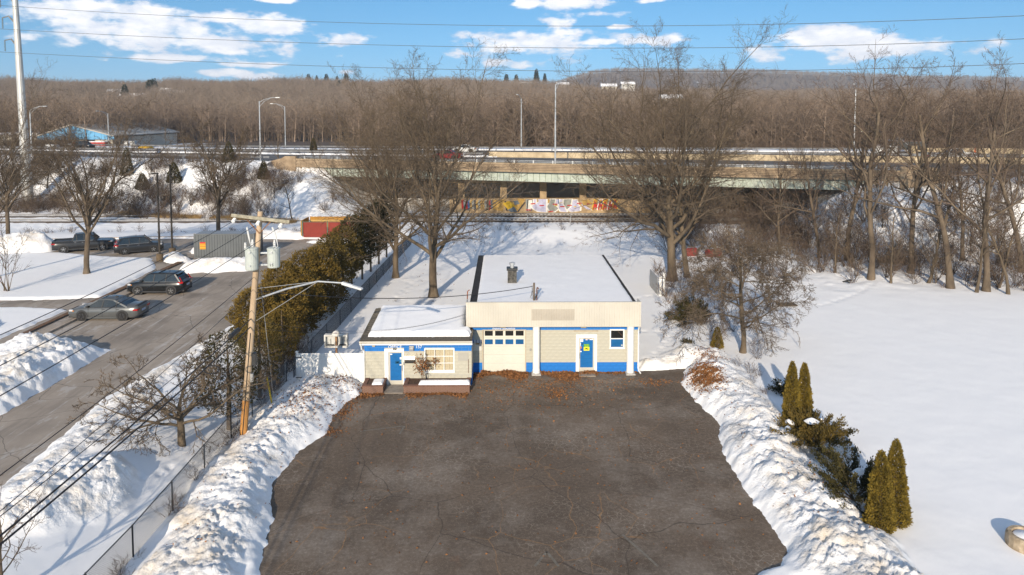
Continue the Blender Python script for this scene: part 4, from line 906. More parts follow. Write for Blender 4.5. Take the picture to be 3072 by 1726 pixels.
def build_far_woods():
    fw = []
    for k in range(6):
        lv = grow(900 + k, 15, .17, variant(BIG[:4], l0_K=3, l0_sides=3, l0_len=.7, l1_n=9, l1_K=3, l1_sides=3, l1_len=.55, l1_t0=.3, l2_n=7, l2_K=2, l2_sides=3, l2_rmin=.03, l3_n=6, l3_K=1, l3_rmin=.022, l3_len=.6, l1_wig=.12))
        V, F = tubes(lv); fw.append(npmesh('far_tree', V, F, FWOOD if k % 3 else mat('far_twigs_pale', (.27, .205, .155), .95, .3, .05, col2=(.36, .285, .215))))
    r = np.random.default_rng(77); pts = []; 
    ys = 150 + (1020 - 150) * r.uniform(0, 1, 90000)**1.35
    tx = r.uniform(-.86, .86, len(ys)); keep = r.uniform(0, 1, len(ys)) < np.clip((ys / 760.0), .075, 1)
    ys, tx = ys[keep], tx[keep]; xs = tx * ys
    u = (ys - (102.5 - .29 * xs)) / HN; keep = (u > 46) & ~((xs < -38) & (xs > -115) & (ys < 255)) & ~((xs < -30) & (u < 62))
    xs, ys = xs[keep], ys[keep]
    # clearings with houses on the hillside
    for (cx, cy, rr) in HOUSE_SPOTS:
        k = np.hypot(xs - cx, (ys - cy) * .45) > rr * .7; k |= (ys > cy + 14); xs, ys = xs[k], ys[k]
    zs = hill_z(xs, ys) - .3
    near = np.where(ys < 260, 1.0, 0); sc = r.uniform(.55, 1.12, len(xs)) * (1 + .22 * perlin(xs * .012, ys * .012))
    scatter('far_woods', fw, np.c_[xs, ys, zs], sc, r.uniform(0, 6.28, len(xs)), np.where(ys < 300, r.choice([1, 2, 4, 5], len(xs)), np.where(r.uniform(0, 1, len(xs)) < .5, r.choice([0, 3], len(xs)), r.integers(0, 6, len(xs)))), 'leafless brown woods covering the valley and hillside')  # distant trees favour the pale kind: haze put into the twig colour
    ys = 1700 + 900 * r.uniform(0, 1, 16000); xs = r.uniform(-.1, .9, len(ys)) * ys; zs = hill_z(xs, ys) - 1; k = zs > 30; xs, ys, zs = xs[k], ys[k], zs[k]
    scatter('ridge_woods', fw[:4], np.c_[xs, ys, zs], r.uniform(.8, 1.2, len(xs)), r.uniform(0, 6.28, len(xs)), r.integers(0, 4, len(xs)), 'leafless woods on the distant ridge')
    # undergrowth at the foot of the woods
    br = []
    for k in range(3):
        lv = grow(700 + k, 3.2, .03, [dict(len=.8, lvar=.4, K=3, wig=.15, trop=.05, sides=3, tip=.3), dict(n=6, len=.5, lvar=.3, ang=45, avar=15, K=2, wig=.2, trop=.05, t0=.2, t1=1, sides=3, rr=.6, rmin=.012), dict(n=5, len=.5, lvar=.3, ang=40, avar=15, K=1, wig=.2, trop=.05, t0=.1, t1=1, sides=3, rr=.7, rmin=.009)], stems=9, spread=.45)
        V, F = tubes(lv); br.append(npmesh('brush', V, F, TWIGR))
    return fw, br
HOUSE_SPOTS = []
def far_houses():
    """(print x, y of the base, distance, width, roof) of the houses on the far hillside"""
    spots = [(330, 262, 560, 20, 'a'), (290, 252, 620, 16, 'b'), (405, 252, 640, 18, 'a'), (440, 258, 600, 14, 'b'), (262, 262, 520, 12, 'b'), (1532, 218, 700, 15, 'b'), (1320, 213, 780, 14, 'a'), (1690, 248, 520, 16, 'b'), (1415, 214, 800, 14, 'b'), (1580, 212, 840, 16, 'a'), (640, 214, 860, 14, 'a'), (1310, 264, 480, 10, 'b')]
    where = ['below a dark pine on the left hillside', 'above and left of the pale terrace on the left hillside', 'right of the dark pines on the left hillside', 'with yellowish walls on the left hillside', 'at the left end of the hillside row', 'in the snowy clearing seen past the big forked tree', 'on the skyline left of the big forked tree', 'glimpsed low through the big forked tree', 'by the evergreens on the middle skyline', 'above the snowy clearing near the skyline', 'among skyline trees over the two highway lamps', 'low in the valley between the central trees']
    cols = {'a': ((.62, .60, .55), (.80, .81, .83)), 'b': ((.55, .50, .40), (.78, .79, .82))}
    for k, ((u, v, D, w, c), wh) in enumerate(zip(spots, where)):
        p = atY(u, v, D); z = float(hill_z(np.array([p.x]), np.array([p.y]))[0]); HOUSE_SPOTS.append((p.x, D, w * .9))
        h = max(z, p.z - 5.5) ; wall = mat('far_wall_' + c, cols[c][0], .9, .1, .3); roof = SNOW2
        t = thing('hillside_house', ('pale ' if c == 'a' else 'cream ') + 'house with snowy roof ' + wh, 'house', (p.x, D, z), group='houses on the far hillside')
        hh = 5.5; dz = h - z
        mb = MB(); mb.box(-w / 2, w / 2, 0, 8, -1, hh + dz); mb.build('wall', wall, t, loc=(0, 0, 0))
        mb = MB(); mb.prism([(-.8, hh + dz), (4, hh + dz + 3), (8.8, hh + dz)], -w / 2 - .5, w / 2 + .5, 'x'); mb.build('roof', roof, t, loc=(0, 0, 0))
        for i in range(3):
            x = -w / 2 + w * (i + .5) / 3; mb = MB(); mb.box(x - .7, x + .7, -.05, .05, hh + dz - 2.6, hh + dz - 1.0); mb.build('window', GLASSD, t, loc=(0, 0, 0))
        mb = MB(); mb.add([(-w * 1.1, -14, -.2), (w * 1.1, -14, -.2), (w * .8, -1.2, .35), (-w * .8, -1.2, .35)], [(0, 1, 2, 3)])
far_houses()
FARW, BRUSH = build_far_woods()

# ---- big bare trees
def big_trees():
    def one(seed, H, r0, lean=(0, 0), stems=1, spread=0, bark=BARKG, twig=TWIG, **ov):
        return tree_meshes('tree', grow(seed, H, r0, variant(BIG, **ov), lean, stems, spread), 2, bark, twig)
    m = one(21, 22.0, .36); p = P(1090, 752); put_tree('bare_oak', m, (p.x, p.y, .05), .4, .99, 'tall bare tree with thick trunk and drooping lower twigs behind the office')
    m2 = one(34, 20.5, .30); p = P(995, 703); put_tree('bare_oak', m2, (p.x, p.y, .05), 1.4, .97, 'tall bare tree by the chain-link fence, left of the thickest central trunk')
    p = P(965, 590, .6); put_tree('bare_oak', m2, (p.x, p.y, .3), 3.6, .85, 'bare tree farther back by the railway, behind the two central trees')
    m3 = one(46, 25.0, .42, (-.03, 0), l1_n=15, l1_ang=40, l1_len=1.32, l0_len=.42, l1_t0=.30); p = P(1690, 710); put_tree('bare_oak', m3, (p.x, p.y, .05), .9, 1.02, 'huge wide-crowned bare tree with the thicker of two joined trunks right of the shop')
    m4 = one(57, 23.0, .29, (.16, .02), l1_n=11); p = P(1728, 702); put_tree('bare_oak', m4, (p.x, p.y, .05), 2.2, .94, 'bare tree leaning right from beside the huge trunk, right of the shop')
    # drooping tree behind the right snow bank
    m5 = tree_meshes('tree', grow(68, 8.6, .135, variant(BIG, l0_len=.55, l1_n=17, l1_ang=62, l1_len=.9, l1_trop=.05, l1_droop=.16, l1_rr=.42, l1_ltap=.4, l1_alow=.4, l1_t0=.25, l2_n=12, l2_droop=.30, l3_droop=.35, l2_len=.5, l3_n=7, l4_n=6, l5_n=3, l0_wig=.05, l2_trop=0, l3_trop=0, l4_trop=-.05), (.05, 0)), 2, BARKG, TWIG)
    p = P(1868, 893); put_tree('drooping_tree', m5, (p.x, p.y, .1), .3, 1.32, 'small bare tree with long drooping branches behind the right snow bank')
    # old fruit tree in the strip beside the drive
    m6 = tree_meshes('tree', grow(79, 4.3, .125, variant(BIG, l0_len=.30, l0_tip=.75, l1_n=11, l1_ang=52, l1_len=2.3, l1_droop=.16, l2_droop=.22, l1_t0=.62, l1_alow=.3, l1_wig=.16, l2_wig=.22, l3_wig=.25, l2_n=9, l3_n=6, l4_n=5, l5_n=3, l2_trop=.02, l1_rr=.45, l3_rmin=.012, l4_rmin=.008), (0, 0)), 2, BARKG, TWIG)
    p = P(458, 1127, .45); put_tree('fruit_tree', m6, (p.x, p.y, .35), 0, 1.45, 'gnarled old bare fruit tree on the snow strip by the drive')
    # lawn trees of the left lot
    V1 = variant(BIG, l0_len=.34, l0_tip=.75, l1_n=13, l1_ang=33, l1_len=1.55, l1_t0=.5, l1_alow=.6, l1_trop=.06, l2_n=11, l2_len=.38, l3_n=7, l4_n=6, l5_n=3)
    m7 = tree_meshes('tree', grow(81, 16.5, .21, V1), 2, BARK, TWIG)
    p = P(218, 690, 1.4); put_tree('lawn_tree', m7, (p.x, p.y, 1.4), .2, 1.1, 'bare multi-stemmed lawn tree in front of the dark parked vehicles')
    m8 = tree_meshes('tree', grow(93, 11.5, .17, variant(V1, l5_n=2)), 2, BARK, TWIG)
    p = P(545, 592, 1.4); put_tree('lawn_tree', m8, (p.x, p.y + .5, 1.4), 1.2, 1.45, 'round-crowned bare tree behind the grey container')
    p = P(20, 600, 1.4); put_tree('lawn_tree', m8, (p.x, p.y, 1.4), 2.5, 1.4, 'bare tree at the left edge by the back parking lot')
    m9 = tree_meshes('tree', grow(95, 17, .22, variant(V1, l0_len=.55, l5_n=2)), 2, BARK, TWIG)
    p = P(-12, 700, 1.4); put_tree('lawn_tree', m9, (p.x - .5, p.y - 2, 1.4), 0.6, .74, 'tall bare tree cut by the left edge of the picture')
    # branch tips of a tree below the frame
    m10 = tree_meshes('tree', grow(96, 6.8, .10, variant(MID, l0_len=.5, l1_len=.9, l1_n=9, l2_n=6, l3_n=5, l4_n=4, l4_rmin=.007)), 2, BARKG, TWIGR)
    put_tree('bare_shrub_tree', m10, (-15.6, 21.2, .4), 0.4, .8, 'bare twig tips poking into the lower left corner')
    # thicket trees along the field edge
    mids = [tree_meshes('tree', grow(200 + k, 19, .20, variant(MID, l0_len=.6, l0_wig=.06, l1_ang=30 + 6 * k, l1_len=.7, l1_t0=.3, l1_n=12, l1_ltap=.3, l1_alow=.4), (0, 0)), 2, BARK, TWIGR) for k in range(3)]
    mids2 = [tree_meshes('tree', grow(240 + k, 11, .13, variant(MID, l0_len=.7, l0_wig=.1, l1_ang=40, l1_len=.5, l1_t0=.3, l1_n=10, l2_n=7, l1_ltap=.4, l1_alow=.3), (.12 * (k - 1), 0)), 2, BARKG, TWIGR) for k in range(3)]
    G = 'bare trees of the thicket along the snowy field'
    for (u, v, k, s, lab) in ((2190, 705, 0, 1.4, 'vine-clad bare tree at the near corner of the thicket, by the animal tracks'), (2480, 735, 1, 1.36, 'tall bare tree with pale trunk near the right end of the thicket'), (2390, 727, 2, 1.4, 'tall bare tree left of the pale trunk in the thicket'), (2290, 690, 1, 1.3, 'bare tree standing back in the middle of the thicket'), (2060, 650, 2, .95, 'bare thicket tree behind the drooping tree'), (2130, 655, 0, 1.3, 'bare thicket tree below the bridge wing wall'), (2420, 660, 0, 1.0, 'bare tree deeper in the thicket in front of the embankment'), (2570, 690, 2, 1.25, 'bare tree at the right edge of the thicket'), (1960, 640, 1, .8, 'bare tree between the forked tree and the thicket')):
        p = P(u, v, .1); put_tree('thicket_tree', mids[k], (p.x, p.y, zat(p.x, p.y) - .05), u * .7, s, lab, G)
    for (u, v, k, s, lab) in ((2335, 712, 0, 1.0, 'slim leaning bare sapling in the thicket, crossing its neighbour'), (2455, 738, 1, 1.0, 'slim bare sapling just left of the pale trunk'), (2535, 742, 2, 1.05, 'slim bare sapling leaning right at the field edge'), (2240, 715, 1, .8, 'thin bare sapling right of the vine-clad corner tree'), (2100, 690, 0, .75, 'thin bare sapling at the left end of the thicket'), (2510, 725, 0, .95, 'thin bare sapling right of the pale trunk')):
        p = P(u, v, .1); put_tree('sapling', mids2[k], (p.x, p.y, zat(p.x, p.y) - .05), u * .9, s, lab, 'slim saplings of the thicket')
    G = 'bare trees growing on the railway embankment'
    for (u, v, zz, k, s, lab) in ((700, 470, 4, 1, .62, 'bare young tree on the embankment by the left bridge end'), (600, 455, 4, 0, .66, 'bare young tree on the snowy embankment above the utility pole top'), (470, 475, 3, 2, .6, 'bare young tree on the embankment behind the two parking lot poles'), (120, 500, 2, 2, .8, 'bare tree on the embankment right of the tall steel pylon'), (330, 490, 2.4, 1, .66, 'bare young tree on the embankment left of the parking lot poles'), (735, 560, .8, 0, .55, 'thin bare tree beside the railway left of the red enclosure'), (1900, 560, .8, 0, .75, 'bare tree at the railway behind the forked tree'), (1820, 545, .8, 2, .62, 'bare tree by the right end of the graffiti wall'), (2010, 560, .8, 1, .75, 'bare tree under the right bridge span')):
        p = P(u, v, zz); put_tree('embankment_tree', mids2[k] if s < .7 else mids[k], (p.x, p.y, zat(p.x, p.y) - .05), u * .31, s * (1.25 if s < .7 else .8), lab, G)
big_trees()
# ------------------------------------------------------------------ evergreens, brush, leaves
THUJA = mat('thuja_green', (.15, .112, .014), .9, .45, 3.5, col2=(.31, .215, .03), trans=.25)
THUJAD = mat('thuja_rust', (.125, .086, .015), .9, .5, .9, col2=(.28, .18, .032), trans=.25)
YEW = mat('dark_evergreen', (.035, .036, .013), .9, .5, 1.2, col2=(.095, .078, .02), trans=.2)
JUNI = mat('juniper_green', (.09, .07, .013), .9, .5, 2.5, col2=(.20, .135, .028), trans=.2)
LEAF = mat('dry_leaf', (.18, .075, .026), .85, .5, 5, col2=(.40, .18, .065), trans=.2)
GRASS = mat('dry_grass', (.42, .27, .11), .9, .35, 2, col2=(.55, .38, .18), trans=.3)
WEED = mat('dry_weed', (.16, .11, .075), .95, .4, 3)
def sprays(c, d, size, r, asp=.45):
    """small leaf sprays: kite-shaped faces at c pointing along d"""
    n = len(c); d = unit(d); s = perp(d, r); L = (size * r.uniform(.6, 1.3, n))[:, None]; W = L * asp
    V = np.stack([c, c + d * L * .45 + s * W * .5, c + d * L, c + d * L * .45 - s * W * .5], 1).reshape(-1, 3)
    i = np.arange(n)[:, None] * 4; return V, i + np.array([[0, 1, 2, 3]])
def ever_crown(seed, H, prof, n, size, up=.7, clump=9, shell=.75, zb=0.0, lump=.28):
    """crown of leaf sprays: prof(h) radius at relative height; lumpy outline from clumps"""
    r = np.random.default_rng(seed)
    h = r.uniform(0, 1, n * 3); R = prof(h); k = r.uniform(0, 1, n * 3) < (R / (R.max() + 1e-9)); h = h[k][:n]; R = prof(h); a = r.uniform(0, 2 * np.pi, len(h))
    bump = perlin(a * clump / 6.28 * 1.3 + seed, h * H * 2.2) * .6 + perlin(a * clump / 2.2, h * H * 5 + seed) * .4
    rad = R * (shell + (1 - shell) * r.uniform(0, 1, len(h))**.5) * (1 + lump * bump)
    c = np.c_[rad * np.cos(a), rad * np.sin(a), zb + h * H]
    d = np.c_[np.cos(a), np.sin(a), np.full(len(h), up)] + r.normal(size=(len(h), 3)) * .55
    return sprays(c, d, size, r)
def evergreen(name, seed, loc, H, prof, n, size, m, label, cat='evergreen', group=None, trunk=.08, zb=0.0, up=.7, lump=.28, rz=0.0, bare=0.0, shell=.75):
    t = thing(name, label, cat, loc, rz, group)
    V, F = ever_crown(seed, H - zb, prof, n, size, up=up, zb=zb, lump=lump, shell=shell); o = bpy.data.objects.new('crown', npmesh('crown', V, F, m)); COL.objects.link(o); o.parent = t
    mb = MB(); mb.tube([(0, 0, -.1), (.02, .02, H * .5), (0, 0, H * .9)], [trunk, trunk * .7, trunk * .15], 6); mb.build('trunk', BARK, t, loc=(0, 0, 0))
    return t
def cone(R, p=1.15, b=.06): return lambda h: R * np.clip((h / b), 0, 1)**.5 * np.clip(1 - h, 0.0, 1)**(1 / p) * (1 - .12 * (1 - h)) + .01
def dome(R): return lambda h: R * np.sqrt(np.clip(1 - (np.clip(h, 0, 1) * 2 - .85)**2 / 1.35, 0.02, 1))
def build_evergreens():
    G = 'columnar arborvitae along the right snow bank'
    for (u, v, H, R, lab) in ((1995, 1093, 3.3, .5, 'left of the upper pair of slim columnar arborvitae by the right bank'), (2026, 1075, 3.2, .5, 'right of the upper pair of slim columnar arborvitae by the right bank'), (2222, 1352, 3.1, .6, 'left of the lower pair of columnar arborvitae near the bottom right'), (2258, 1330, 3.35, .6, 'right and taller of the lower pair of columnar arborvitae near the bottom right')):
        p = P(u, v, .1); evergreen('columnar_arborvitae', int(u), (p.x, p.y + .3, zat(p.x, p.y + .3) - .1), H, cone(R, 1.6), 14000, .095, THUJA, lab, group=G, lump=.42, up=1.0, shell=.6)
    p = P(1803, 880); evergreen('columnar_arborvitae', 5, (p.x, p.y, .1), 1.45, cone(.45, 1.5), 3500, .09, THUJA, 'stubby little arborvitae behind the upper end of the right bank', group=G, up=1.0)
    def juniper(seed, loc, R, H, n, m, label, sz=.11, tilt=(0, 0), snow=0):
        r = np.random.default_rng(seed); t = thing('spreading_juniper', label, 'shrub', loc, 0, 'low spreading evergreens'); nb = 70
        a = r.uniform(0, 6.28, nb); el = r.uniform(.15, 1.2, nb); L = R * r.uniform(.65, 1.1, nb) * (np.cos(el) + .45 * np.sin(el) * H / R)
        D = np.c_[np.cos(a) * np.cos(el) + tilt[0], np.sin(a) * np.cos(el) + tilt[1], np.sin(el) * H / R * 1.1]
        k = r.integers(0, nb, n); s = r.uniform(.3, 1, n)**.7; c = D[k] * (L[k] * s)[:, None]; c[:, 2] -= .15 * s**2 * R; c += r.normal(size=(n, 3)) * .07; c[:, 2] = np.abs(c[:, 2])
        V, F = sprays(c, D[k] + r.normal(size=(n, 3)) * .45 + np.array([0, 0, .3]), sz, r); o = bpy.data.objects.new('crown', npmesh('crown', V, F, m)); COL.objects.link(o); o.parent = t
        mb = MB()
        for q in range(0, nb, 4): mb.tube([(0, 0, 0), tuple(D[q] * L[q] * .5), tuple(D[q] * L[q] * .9)], [.03, .02, .006], 4)
        mb.build('trunk', BARK, t, loc=(0, 0, 0))
        for q in range(snow):
            x, y = r.uniform(-.6, .6) * R, r.uniform(-.3, .7) * R; z = H * .55 * (1 - (x * x + y * y) / (R * R)) + .1
            mb = MB(); ax, ay = r.uniform(.18, .4), r.uniform(.15, .3)
            v = [(x + ax * math.cos(b) * w * (1 + .2 * math.sin(3 * b + q)), y + ay * math.sin(b) * w, z + .12 * (1 - w * w) - .1 * w) for w in (1, .7, .35) for b in [i * math.pi / 6 for i in range(12)]] + [(x, y, z + .12)]
            f = [(j * 12 + i, j * 12 + (i + 1) % 12, (j + 1) * 12 + (i + 1) % 12, (j + 1) * 12 + i) for j in (0, 1) for i in range(12)] + [(24 + i, 24 + (i + 1) % 12, 36) for i in range(12)]
            mb.add(v, f); mb.build('snow_patch', SNOW2, t, loc=(0, 0, 0), smooth=True)
        return t
    p = P(2050, 1150); juniper(3, (p.x + .2, p.y + .8, .15), 2.0, 2.0, 15000, JUNI, 'broad olive spreading juniper with snow on top, between the arborvitae pairs', snow=4)
    p = P(2160, 1275); juniper(4, (p.x - .1, p.y + .2, .15), 1.75, 2.1, 12000, YEW, 'dark ragged spreading evergreen left of the lower arborvitae pair', snow=4)
    p = P(1960, 1000); juniper(6, (p.x + .5, p.y + .2, .2), .9, .8, 3500, YEW, 'small dark juniper beside the upper arborvitae pair', snow=2)
    p = P(1745, 815); juniper(7, (p.x + .2, p.y, .1), 1.5, 2.0, 6000, YEW, 'dark plume-like evergreen shrub by the white plank, right of the shop', tilt=(-.35, 0), sz=.16)
    p = P(1718, 868); juniper(8, (p.x + .3, p.y, .1), .5, .3, 700, YEW, 'tiny dark evergreen tuft in the snow right of the shop')
    # tall overgrown arborvitae hedge along the fence
    G = 'overgrown arborvitae hedge along the fence'
    rows = [(-15.9, 44.8, 3.8, 1.5, THUJAD, 'rusty arborvitae nearest the utility pole'), (-14.9, 47.0, 4.3, 1.7, THUJAD, 'broad rusty arborvitae behind the street lamp arm'), (-15.9, 50.0, 4.4, 1.5, THUJAD, 'rusty arborvitae touching the drive behind the pole transformers'), (-14.6, 49.6, 4.6, 1.7, THUJAD, 'rusty arborvitae against the fence below the lamp head'),
            (-15.1, 53.0, 5.0, 1.6, THUJAD, 'rusty arborvitae in the middle of the hedge'), (-14.3, 54.2, 5.5, 1.6, THUJAD, 'tall olive arborvitae with rounded top in the hedge'), (-14.2, 57.2, 5.9, 1.6, JUNI, 'tall olive arborvitae with the highest rounded top of the hedge'), (-13.9, 60.2, 6.1, 1.5, JUNI, 'dark shaded arborvitae behind the olive ones'), (-13.8, 63.2, 6.6, 1.15, YEW, 'dark arborvitae with bare lower trunk, first of the far hedge'),
            (-13.5, 66.4, 6.8, 1.1, YEW, 'dark arborvitae with bare lower trunk, second of the far hedge'), (-13.3, 69.6, 6.8, 1.1, YEW, 'dark arborvitae with bare lower trunk, third of the far hedge'), (-13.1, 73.0, 6.9, 1.1, YEW, 'dark arborvitae with bare lower trunk, fourth of the far hedge'), (-12.9, 76.6, 7.0, 1.1, YEW, 'dark arborvitae at the far end of the hedge')]
    for k, (x, y, H, R, m, lab) in enumerate(rows):
        zb = .2 if k < 7 else 1.6
        evergreen('hedge_arborvitae', 40 + k, (x, y, zat(x, y) - .1), H, dome(R), 9000 if k < 8 else 5000, .17 if k < 8 else .2, m, lab, group=G, trunk=.1, zb=zb, up=.9, lump=.6, shell=.5)
    # open evergreen and vine tangle round the utility pole
    evergreen('ragged_evergreen', 61, (-13.75, 34.6, .25), 4.9, dome(1.5), 4200, .15, YEW, 'ragged dark evergreen with a crooked stem behind the utility pole', trunk=.13, zb=1.0, lump=.55, shell=.35)
    evergreen('ragged_evergreen', 62, (-13.6, 38.6, .25), 4.6, dome(1.25), 3600, .14, JUNI, 'ragged rusty evergreen between the utility pole and the white fence', trunk=.12, zb=.8, lump=.5, shell=.4)
    evergreen('ragged_evergreen', 63, (-13.4, 42.0, .25), 4.3, dome(1.0), 3400, .14, THUJAD, 'rusty evergreen leaning over the fence behind the white boards', trunk=.12, zb=1.0, lump=.5, shell=.4)
    # young cedars at the foot of the embankment
    G = 'young cedars at the foot of the embankment'
    for (u, v, H, R, lab) in ((665, 523, 2.9, 1.0, 'lone young cedar beside the dry grass strip'), (440, 520, 3.2, 1.3, 'young cedar behind the taller parking lot pole'), (322, 512, 4.6, 1.1, 'tall dark cedar on the embankment, left of the parking lot poles'), (360, 520, 2.6, 1.2, 'bushy cedar left of the parking lot poles'), (578, 512, 3.4, 1.2, 'young cedar behind the round-crowned tree'), (790, 470, 3.4, .9, 'young cedar against the left bridge abutment')):
        p = P(u, v, 1.3); evergreen('young_cedar', int(u), (p.x, p.y, zat(p.x, p.y) - .1), H, cone(R, 1.2), 2600, .24, YEW, lab, group=G, lump=.4)
    # pines on the hillside skyline
    G = 'dark pines on the far hillside'
    pm = []
    for k in range(2):
        V, F = ever_crown(310 + k, 15, (lambda h: 4.2 * (1 - h)**.6 * (.5 + .5 * np.abs(np.sin(h * 14))) + .2) if k == 0 else (lambda h: 3.0 * (1 - h)**.8 * (.6 + .4 * np.abs(np.sin(h * 17))) + .15), 1500, 1.5, up=.25, zb=3); pm.append(npmesh('pine', V, F, mat('pine_green', (.022, .034, .018), .9, .4, .2, col2=(.04, .055, .028))))
    sp = [(318, 243, 560, 1.25, 0, 'large dark pine left of the hillside houses'), (375, 240, 620, 1.2, 0, 'wide dark pine above the hillside houses'), (392, 238, 640, 1.1, 0, 'dark pine right next to the wide pine above the houses'), (635, 214, 850, 1.0, 1, 'dark pine on the left skyline over the highway lamps'), (720, 207, 900, .9, 0, 'small dark pine on the skyline left of centre'), (775, 205, 900, 1.0, 0, 'dark pine on the skyline, first of the cluster left of the central tree'), (800, 204, 900, .9, 1, 'dark pine on the skyline, second of the cluster left of the central tree'), (825, 204, 900, 1.1, 0, 'dark pine on the skyline, third of the cluster left of the central tree'), (850, 204, 900, 1.0, 1, 'dark pine on the skyline, fourth of the cluster left of the central tree'), (875, 204, 900, 1.1, 0, 'dark pine on the skyline nearest the central tree'), (857, 224, 700, .9, 0, 'round dark pine below the skyline left of the central tree'), (1275, 205, 880, 1.1, 0, 'dark pine on the skyline just right of the central tree'), (1297, 205, 880, 1.1, 0, 'twin dark pine on the skyline right of the central tree'), (1345, 203, 880, 1.3, 1, 'pointed dark fir on the skyline, left of a pair'), (1372, 203, 880, 1.25, 1, 'pointed dark fir on the skyline, right of a pair'), (520, 250, 560, .9, 1, 'small dark fir on the slope over the highway'), (590, 252, 560, .9, 1, 'small dark fir on the slope right of its twin'), (2330, 240, 700, .9, 0, 'dark pine in the valley left of the thicket crowns'), (2290, 236, 760, .8, 1, 'small dark fir in the valley behind the thicket')]
    for (u, v, D, s, k, lab) in sp:
        p = atY(u + random.uniform(-5, 5), v + 8, D); s *= random.uniform(.5, .85); z = max(float(hill_z(np.array([p.x]), np.array([D]))[0]), p.z - 1)
        t = thing('hillside_pine', lab, 'pine', (p.x, D, z), u, G); t.scale = (s, s, s)
        o = bpy.data.objects.new('crown', pm[k]); COL.objects.link(o); o.parent = t
        mb = MB(); mb.cyl((0, 0, -4), (0, 0, 12), .35, .1, 5); mb.build('trunk', BARK, t, loc=(0, 0, 0))
build_evergreens()

def shrub(seed, H, stems, spread, m, n1=5, n2=5, rmin=.006):
    lv = grow(seed, H, .02, [dict(len=.85, lvar=.3, K=4, wig=.12, trop=.04, sides=3, tip=.3), dict(n=n1, len=.45, lvar=.3, ang=38, avar=14, K=2, wig=.2, trop=.05, t0=.2, t1=1, sides=3, rr=.6, rmin=rmin * 1.3), dict(n=n2, len=.5, lvar=.3, ang=38, avar=15, K=1, wig=.2, trop=.03, t0=.1, t1=1, sides=3, rr=.7, rmin=rmin)], stems=stems, spread=spread)
    V, F = tubes(lv); return npmesh('shrub', V, F, m)
def build_brush():
    r = np.random.default_rng(8)
    pr = [shrub(500 + k, 2.4, 9, .5, TWIGR, 6, 6, .009) for k in range(3)] + [shrub(520, 1.2, 8, .7, WEED, 5, 4, .007), shrub(521, 3.6, 7, .35, TWIG, 7, 6, .009)]
    pts = []; sc = []; idx = []
    def add(x, y, s, k): pts.append((x, y)); sc.append(s); idx.append(k)
    def field(n, fn, smin, smax, kinds):
        k = 0
        while k < n:
            q = fn()
            if q is None: continue
            add(q[0], q[1], r.uniform(smin, smax), int(r.choice(kinds))); k += 1
    U = r.uniform
    def on_bank(x0, x1, u0, u1, thr):
        def f():
            x = U(x0, x1); u = U(u0, u1); p = hw(x * HN, u)
            return None if perlin(np.array([p.x * .12]), np.array([p.y * .12 + 4]))[0] < thr else (p.x, p.y)
        return f
    field(300, on_bank(-95, -30, -16, -4, -.02), .6, 1.25, (0, 1, 2, 4)); field(70, on_bank(-95, -36, -9, -1, .2), .5, 1.0, (0, 1, 3))
    field(150, on_bank(-95, -40, -18, -13, -.5), .5, 1.0, (0, 2, 3)); field(40, on_bank(-36, -22, -14, -2, -.1), .5, 1.0, (0, 1, 4))
    def thick():
        x = U(20, 62); y0 = 70 - .25 * (x - 20) * .9; y = U(y0 - 3, y0 + 22); return None if perlin(np.array([x * .16 + 9]), np.array([y * .16]))[0] < -.12 else (x, y)
    field(170, thick, .6, 1.5, (0, 1, 2, 4)); field(60, thick, .5, 1.1, (3, 3, 0))
    field(80, lambda: (U(18, 40), U(74, 100)), .8, 1.8, (0, 1, 2, 4)); field(36, lambda: (U(34, 62), U(66, 88)), .9, 2.0, (1, 2, 4))
    field(16, lambda: (U(12.8, 17.5), U(46, 56)), .4, .8, (0, 1, 3)); field(26, lambda: (U(13.5, 22), U(54, 72)), .5, 1.2, (0, 1, 3))
    field(30, lambda: (U(-4, 20), U(88, 95)), .25, .55, (3, 0)); field(14, lambda: (U(-10, 2), U(84, 92)), .3, .6, (3, 3, 0))
    field(46, lambda: (U(-60, -22), U(84.5, 88)), .25, .5, (0, 3)); field(20, lambda: (U(-13.4, -12.9), U(23, 41)), .25, .5, (3, 0))
    field(18, lambda: (U(-15.5, -12.8), U(36, 47)), .5, .9, (0, 1, 2)); field(14, lambda: (U(13.5, 16), U(30, 44)), .25, .5, (3, 0))
    field(26, lambda: (U(-16, 2), U(58, 90)), .12, .3, (3,)); field(20, lambda: (U(2, 14), U(70, 88)), .15, .35, (3,))
    pts = np.array(pts); pts = np.c_[pts, snow_z(pts[:, 0], pts[:, 1]) - .08]
    scatter('undergrowth', pr, pts, sc, r.uniform(0, 6.28, len(pts)), idx, 'bare brown undergrowth on the banks and along the field edge', tilt=.12)
    # brush under the woods beyond the highway
    x = r.uniform(-150, 170, 2600); u = r.uniform(44, 75, 2600); P2 = np.array([hw(a * HN, b)[:2] for a, b in zip(x, u)]); k = ~((P2[:, 0] < -34) & (P2[:, 0] > -120) & (u < 100)); P2 = P2[k]
    scatter('wood_edge_brush', BRUSH, np.c_[P2, hill_z(P2[:, 0], P2[:, 1]) - .2], r.uniform(.8, 1.7, len(P2)), r.uniform(0, 6.28, len(P2)), r.integers(0, 3, len(P2)), 'tangled brown brush at the foot of the woods beyond the highway', tilt=.1)
    # bare shrubs that stand alone
    for (u, v, zz, H, me, lab) in ((18, 735, 1.4, 1.5, 4, 'dense upright bare shrub at the left edge of the lawn'), (1905, 905, .1, .55, 0, 'bare brush beside the drooping tree'), (2010, 985, .1, .0, 0, '')):
        if not lab: continue
        p = P(u, v, zz); o = obj('bare_shrub', pr[me], None, (p.x, p.y, zat(p.x, p.y) - .05)); o.scale = (H, H, H * 1.2); tag(o, lab, 'shrub')
    p = P(1380, 1052 - 140, 0)
